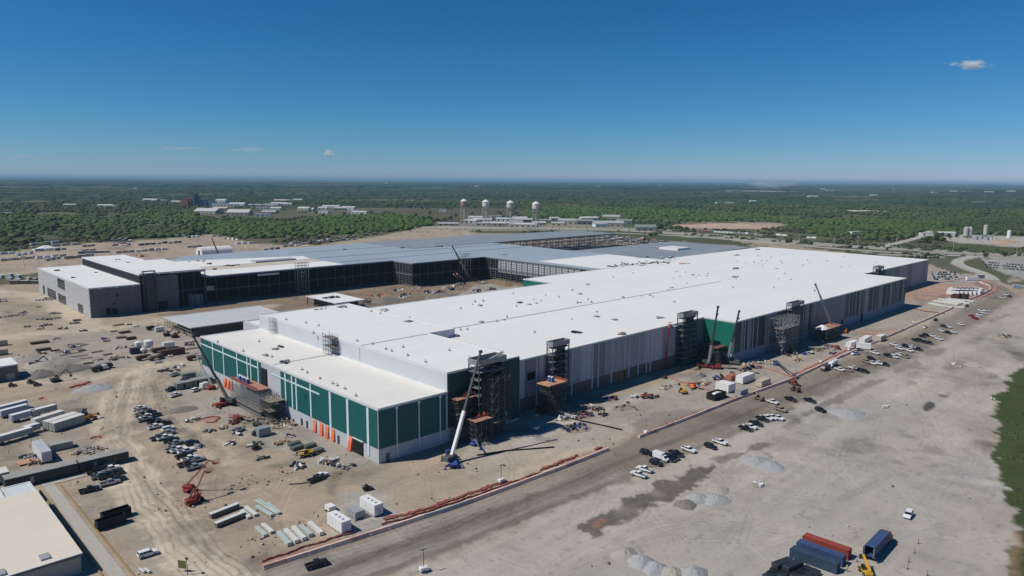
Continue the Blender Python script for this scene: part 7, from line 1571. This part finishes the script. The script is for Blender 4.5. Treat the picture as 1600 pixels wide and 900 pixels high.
def pix(x, y, z=0):
    d = np.stack([x, y, np.full(x.shape, z-H)], 1); c = d@np.array(_f); return 800+FPX*(d@np.array(_r))/c, 450-FPX*(d@np.array(_u))/c
WOODS = [  # dense stands: picture outline, tint, share kept
 ([(-80,376),(-80,345),(120,338),(210,345),(212,340),(300,332),(345,345),(420,350),(390,372),(330,366),(250,372),(150,374),(80,371),(60,366),(0,364)], (.030,.050,.015), 1),
 ([(-80,352),(-60,336),(60,338),(130,338),(190,345),(210,350),(150,362),(60,362)], (.034,.058,.016), 1),
 ([(185,346),(240,326),(310,330),(312,345),(290,353),(215,352)], (.040,.066,.020), 1),
 ([(300,350),(370,340),(470,345),(560,340),(672,340),(676,350),(640,360),(540,366),(480,371),(390,373),(330,365)], (.034,.064,.014), 1),
 ([(470,343),(560,334),(640,338),(676,344),(676,356),(600,355),(500,352)], (.036,.068,.014), 1),
 ([(820,352),(820,324),(900,322),(1000,326),(1100,330),(1190,336),(1230,346),(1160,345),(1060,347),(1000,347),(900,343),(850,340)], (.038,.068,.018), 1),
 ([(1180,338),(1280,343),(1400,344),(1480,350),(1500,366),(1450,372),(1400,376),(1330,374),(1270,368),(1225,358),(1225,346),(1160,344)], (.036,.064,.018), .95),
 ([(800,330),(800,305),(1000,306),(1300,312),(1500,318),(1700,330),(1700,345),(1500,352),(1470,346),(1300,338),(1100,330),(900,322)], (.036,.054,.021), .40),
 ([(1480,345),(1600,338),(1800,350),(1800,372),(1600,368),(1500,366)], (.028,.046,.016), .95),
 ([(0,336),(0,305),(300,305),(320,330),(240,330),(150,338)], (.034,.050,.020), .42),
 ([(400,312),(800,300),(800,318),(680,318),(600,320),(420,322)], (.036,.058,.020), .55),
]
OPEN = [[(85,356),(90,350),(130,349),(130,357)],[(700,330),(690,318),(800,322),(815,330),(760,345)],[(600,322),(690,320),(820,322),(820,334),(700,340),(560,326)],[(210,356),(230,351),(300,350),(330,355),(250,358)],[(30,335),(60,332),(120,332),(130,336),(60,338)],[(1295,328),(1340,326),(1385,330),(1340,333)],[(1290,336),(1330,335),(1380,338),(1300,339)],
 [(855,318),(900,319),(960,322),(1000,326),(900,324)],[(440,330),(520,322),(600,322),(600,330),(560,334)],[(310,320),(600,316),(600,334),(560,338),(310,338)],[(1030,322),(1110,325),(1100,328),(1040,326)],[(690,346),(1010,343),(1010,362),(690,362)],[(1375,380),(1460,362),(1475,365),(1420,378),(1385,386)]]
def grid_pts(r0, r1, sp):
    pts = []; n = int(2*r1/sp)
    gx_, gy_ = np.meshgrid(np.arange(-200, r1, sp), np.arange(-200, r1, sp)); x = gx_.ravel()+(NP.rand(gx_.size)-.5)*sp; y = gy_.ravel()+(NP.rand(gx_.size)-.5)*sp
    r = np.hypot(x, y); a = np.degrees(np.arctan2(y, x)-YAW); k = (r > r0) & (r < r1) & (np.abs(a) < 40); return x[k], y[k]
def leafcol(n, base, var=.28): return np.array(base)[None]*(1+var*(NP.rand(n, 1)*2-1))*(1+.14*(NP.rand(n, 3)-.5))
X_, Y__ = grid_pts(850, 3300, 10.0); px_, py_ = pix(X_, Y__)
site = sdpoly(X_, Y__, GP(PAINT[0][1])); ok = site > 6
for p in PAINT:
    if p[0] == 'l' and p[2] == CONC: ok &= sdline(X_, Y__, GP(p[1]))[0] > p[3]+9
    if p[0] == 'p' and p[2] in ((.40,.31,.24), (.42,.39,.35), (.30,.28,.23), (.34,.325,.30), (.28,.17,.12)): ok &= sdpoly(X_, Y__, GP(p[1])) > 8
keep = np.zeros(len(X_), bool); cl = np.zeros((len(X_), 3))
for pts, c_, sh_ in WOODS:
    m_ = insd(X_, Y__, pts) & (NP.rand(len(X_)) < sh_); keep |= m_; cl[m_] = c_
clump = fbm(X_, Y__, 120, 77, 3); sparse = (NP.rand(len(X_)) < np.clip((clump-.50)*2.4, 0, .34)) & ~keep; cl[sparse] = (.030, .046, .018); sparse &= (np.hypot(X_, Y__) > 1250)
opn = np.zeros(len(X_), bool)
for pts in OPEN: opn |= insd(X_, Y__, pts)
keep &= ~(opn & (NP.rand(len(X_)) < .93)); keep |= sparse & (~opn | (NP.rand(len(X_)) < .12)); keep &= ok
gapn = fbm(X_, Y__, 70, 99, 3); keep &= (gapn < .57) | (NP.rand(len(X_)) < .22)
x, y = X_[keep], Y__[keep]; cc = cl[keep]; rd = np.hypot(x, y); tone = (.85+.5*fbm(x, y, 90, 44, 3))[:, None]
cc = cc*np.array([[1.5, 1.34, 1.15]])*tone*(1+.20*(NP.rand(len(x), 1)*2-1))*(1+.12*(NP.rand(len(x), 3)-.5)); rad = 4.2+NP.rand(len(x))*3.6; hg = 4.5+NP.rand(len(x))*5.5+4*(fbm(x, y, 60, 71, 2)-.5)
near = rd < 1350
tag(wood('woodland', x[near], y[near], rad[near], hg[near], cc[near], 2), kind='stuff'); tag(wood('distant_woodland', x[~near], y[~near], rad[~near]*1.15, hg[~near], cc[~near], 1), kind='stuff')
tag(clods(), kind='stuff')
# undergrowth along the edges, lower and browner
ux, uy = grid_pts(850, 1900, 8.0); su = sdpoly(ux, uy, GP(PAINT[0][1])); uc = fbm(ux, uy, 50, 12, 3); k = (su > 8) & (su < 420) & (uc > .52) & (NP.rand(len(ux)) < .5)
for p in PAINT:
    if p[0] == 'l' and p[2] == CONC: k &= sdline(ux, uy, GP(p[1]))[0] > p[3]+5
    if p[2] in (GREY, (.07,.085,.035), (.10,.105,.060), (.09,.10,.052), (.40,.31,.24), (.42,.39,.35), (.30,.28,.23), (.34,.325,.30)): k &= sdpoly(ux, uy, GP(p[1])) > 3
ux, uy = ux[k], uy[k]; n = len(ux); tag(wood('scrub', ux, uy, 2.2+NP.rand(n)*2.6, 1.6+NP.rand(n)*2.6, leafcol(n, (.050, .060, .026), .4), 1, z0=-.6), kind='stuff')
# rough grass and weeds on the green edge of the lot
n = 26000; aa = YAW-np.radians(NP.uniform(20, 52, n)); rr_ = 1/NP.uniform(1/1000, 1/170, n); wx, wy = rr_*np.cos(aa), rr_*np.sin(aa)
gp = next(p for p in PAINT if p[2] == (.052, .072, .026)); k = (sdpoly(wx, wy, GP(gp[1])) < -1.5) & (fbm(wx, wy, 12, 160, 3) > .54); wx, wy = wx[k], wy[k]; n = len(wx); s_ = np.clip(rr_[k]/420, .5, 2)
tag(wood('weeds', wx, wy, (.35+NP.rand(n)*.8)*s_, (.16+NP.rand(n)**5*.5)*s_, leafcol(n, (.066, .088, .034), .2), 1, z0=-.2), kind='stuff')
# wooded country to the horizon
X2, Y2 = grid_pts(3300, 8200, 34); cf = fbm(X2, Y2, 900, 21, 4); k = (cf < .53) & (NP.rand(len(X2)) < .8) | (NP.rand(len(X2)) < .10)
x, y = X2[k], Y2[k]; n = len(x); cc = np.array((.036, .058, .022))[None]*(.75+.6*fbm(x, y, 400, 33, 3))[:, None]*(1+.15*(NP.rand(n, 1)*2-1))
o1 = wood('far_woodland', x, y, 20+NP.rand(n)*12, 5+NP.rand(n)*4, cc, 1, z0=-4); tag(o1, kind='stuff')
X3, Y3 = grid_pts(8200, 26000, 190); cf = fbm(X3, Y3, 2500, 26, 4); k = (cf < .60) & (NP.rand(len(X3)) < .95)
x, y = X3[k], Y3[k]; n = len(x); rr_ = np.hypot(x, y); hz = fbm(x, y, 5000, 55, 3); zz = np.clip((rr_-9000)/20000, 0, 1)*(hz-.35)*60
cc = np.array((.026, .042, .018))[None]*(.7+.7*NP.rand(n, 1)); o2 = wood('horizon_woodland', x, y, 130+NP.rand(n)*70, 8+NP.rand(n)*9, cc, 1, z0=-5)
tag(o2, kind='stuff')
# single trees one can tell apart
def tree(px, py, h, lab):
    t = thing('broadleaf_tree', lab, 'tree', (*G(px, py), -2)); b = MB(); b.tube((0, 0, 0), (.2, .1, h*.4), h*.035, h*.02, 7)
    for i in range(4): a = i*1.6; b.tube((.2, .1, h*.36), (h*.18*math.cos(a), h*.18*math.sin(a), h*.62), h*.016, h*.006, 5)
    b.build('trunk', mat('bark', (.09, .07, .05), .9, .2, .5), t); b = MB()
    for i in range(240):
        a = R.uniform(0, 6.28); u = R.uniform(-1, 1); q = R.random()**.4; rr = h*.36*q*math.sqrt(1-u*u)*(1+.2*math.sin(3*a)); c_ = Vector((rr*math.cos(a), rr*math.sin(a), h*.64+h*.34*u*q)); s_ = h*R.uniform(.03, .06)
        n1 = Vector((R.gauss(0, 1), R.gauss(0, 1), R.gauss(0, 1))).normalized(); n2 = n1.orthogonal().normalized(); n3 = n1.cross(n2)
        b.add([tuple(c_+n2*s_*1.3), tuple(c_+n3*s_), tuple(c_-n2*s_*1.2), tuple(c_-n3*s_*.9)], [(0, 1, 2, 3)], R.randrange(2))
    b.build('crown', [mat('leaf_dark', (.026, .046, .014), .8, .3, .3), mat('leaf_light', (.045, .075, .022), .8, .3, .3)], t)
for i, (px, py) in enumerate(((620,327),(640,326),(660,328),(665,320),(672,336),(700,328),(742,326),(760,330),(570,317),(600,318),(650,340),(855,333),(930,349),(1034,357),(1342,323),(880,343),(782,336),(1463,376),(1450,380),(1472,371),(1484,374),(1465,373),(1495,372),(1388,379),(1570,402),(1540,404),(705,344),(712,340),(1310,318),(1400,320),(505,341),(90,355))):
    tree(px, py, R.uniform(10, 15), 'lone bushy tree, %s of the scattered single trees from the left' % nth(sorted((620,640,660,665,672,700,742,760,570,600,650,855,930,1034,1342,880,782,1463,1450,1472,1484,1465,1495,1388,1570,1540,705,712,1310,1400,505,90)).index(px)+1))
# ------------------------------------------------------------------ dust cloud over the far quarry, small fair-weather clouds
def vol_blob(name, lab, loc, sc, dens, colr, rot=0, seed=0.0, nscale=2.2):
    bm = bmesh.new(); bmesh.ops.create_icosphere(bm, subdivisions=3, radius=1); me = bpy.data.meshes.new(name); bm.to_mesh(me); bm.free(); o = bpy.data.objects.new(name, me); COL.objects.link(o); o.location = loc; o.scale = sc; o.rotation_euler = (0, 0, rot)
    mt = bpy.data.materials.new(name); me.materials.append(mt); mt.use_nodes = True; n = mt.node_tree; n.nodes.remove(n.nodes['Principled BSDF']); tc = n.nodes.new('ShaderNodeTexCoord')
    ln = n.nodes.new('ShaderNodeVectorMath'); ln.operation = 'LENGTH'; n.links.new(tc.outputs['Object'], ln.inputs[0])
    nz = n.nodes.new('ShaderNodeTexNoise'); nz.inputs['Scale'].default_value = nscale; nz.inputs['Detail'].default_value = 6; nz.noise_dimensions = '4D'; nz.inputs['W'].default_value = seed; n.links.new(tc.outputs['Object'], nz.inputs[0])
    a = n.nodes.new('ShaderNodeMath'); a.operation = 'MULTIPLY_ADD'; a.inputs[1].default_value = 3.0; a.inputs[2].default_value = -.95; n.links.new(nz.outputs[0], a.inputs[0])
    m1 = n.nodes.new('ShaderNodeMath'); m1.operation = 'SUBTRACT'; n.links.new(a.outputs[0], m1.inputs[0]); n.links.new(ln.outputs['Value'], m1.inputs[1])
    c_ = n.nodes.new('ShaderNodeMath'); c_.operation = 'MULTIPLY'; c_.inputs[1].default_value = dens; n.links.new(m1.outputs[0], c_.inputs[0]); mxx = n.nodes.new('ShaderNodeMath'); mxx.operation = 'MAXIMUM'; mxx.inputs[1].default_value = 0; n.links.new(c_.outputs[0], mxx.inputs[0])
    pv = n.nodes.new('ShaderNodeVolumePrincipled'); pv.inputs['Color'].default_value = (*colr, 1); n.links.new(mxx.outputs[0], pv.inputs['Density']); n.links.new(pv.outputs[0], n.nodes['Material Output'].inputs['Volume']); mt.cycles.volume_step_rate = 1
    o['label'] = lab; o['kind'] = 'stuff'; return o
def sky_pt(px, py, dist): d = ray(px, py).normalized(); return Vector((0, 0, H))+d*dist
RA = YAW-math.pi/2
for px, py, d, sc, de, lab, sd in ((1516, 101, 9000, (290, 150, 80), .045, 'small white cloud high at the right', 1.), (515, 240, 14000, (190, 110, 100), .05, 'tiny white cloud low above the left horizon', 4.), (30, 244, 16000, (300, 120, 60), .014, 'faint cloud wisp at the left edge', 7.), (385, 234, 16000, (900, 300, 70), .005, 'faint long cloud streak left of the tiny cloud', 9.), (285, 231, 16000, (700, 300, 60), .0045, 'faint cloud streak farther left', 11.), (1086, 257, 16000, (90, 60, 34), .02, 'faint speck of cloud above the middle horizon', 13.)):
    p = sky_pt(px, py, d); vol_blob('cloud', lab, p, sc, de, (.97, .985, 1.0), RA, sd)
x, y = G(1208, 298); p = Vector((x, y, 68)); vol_blob('dust_cloud', 'pale dust drifting over the distant quarry', p, (500, 220, 78), .017, (.80, .85, .92), RA, 20., 1.6)
heap(1190, 299, 180, 5, M_conc, 'pale quarry floor under the dust at the horizon', 'quarry_heap', 'quarry', asp=2.6, rz=RA)
heap(1340, 331, 60, 6, mat('pale_rubble', (.50, .46, .40), .9, .2, .1), 'pale rubble field in the right far woodland', 'rubble_field', 'heap', asp=2.6, rz=RA)
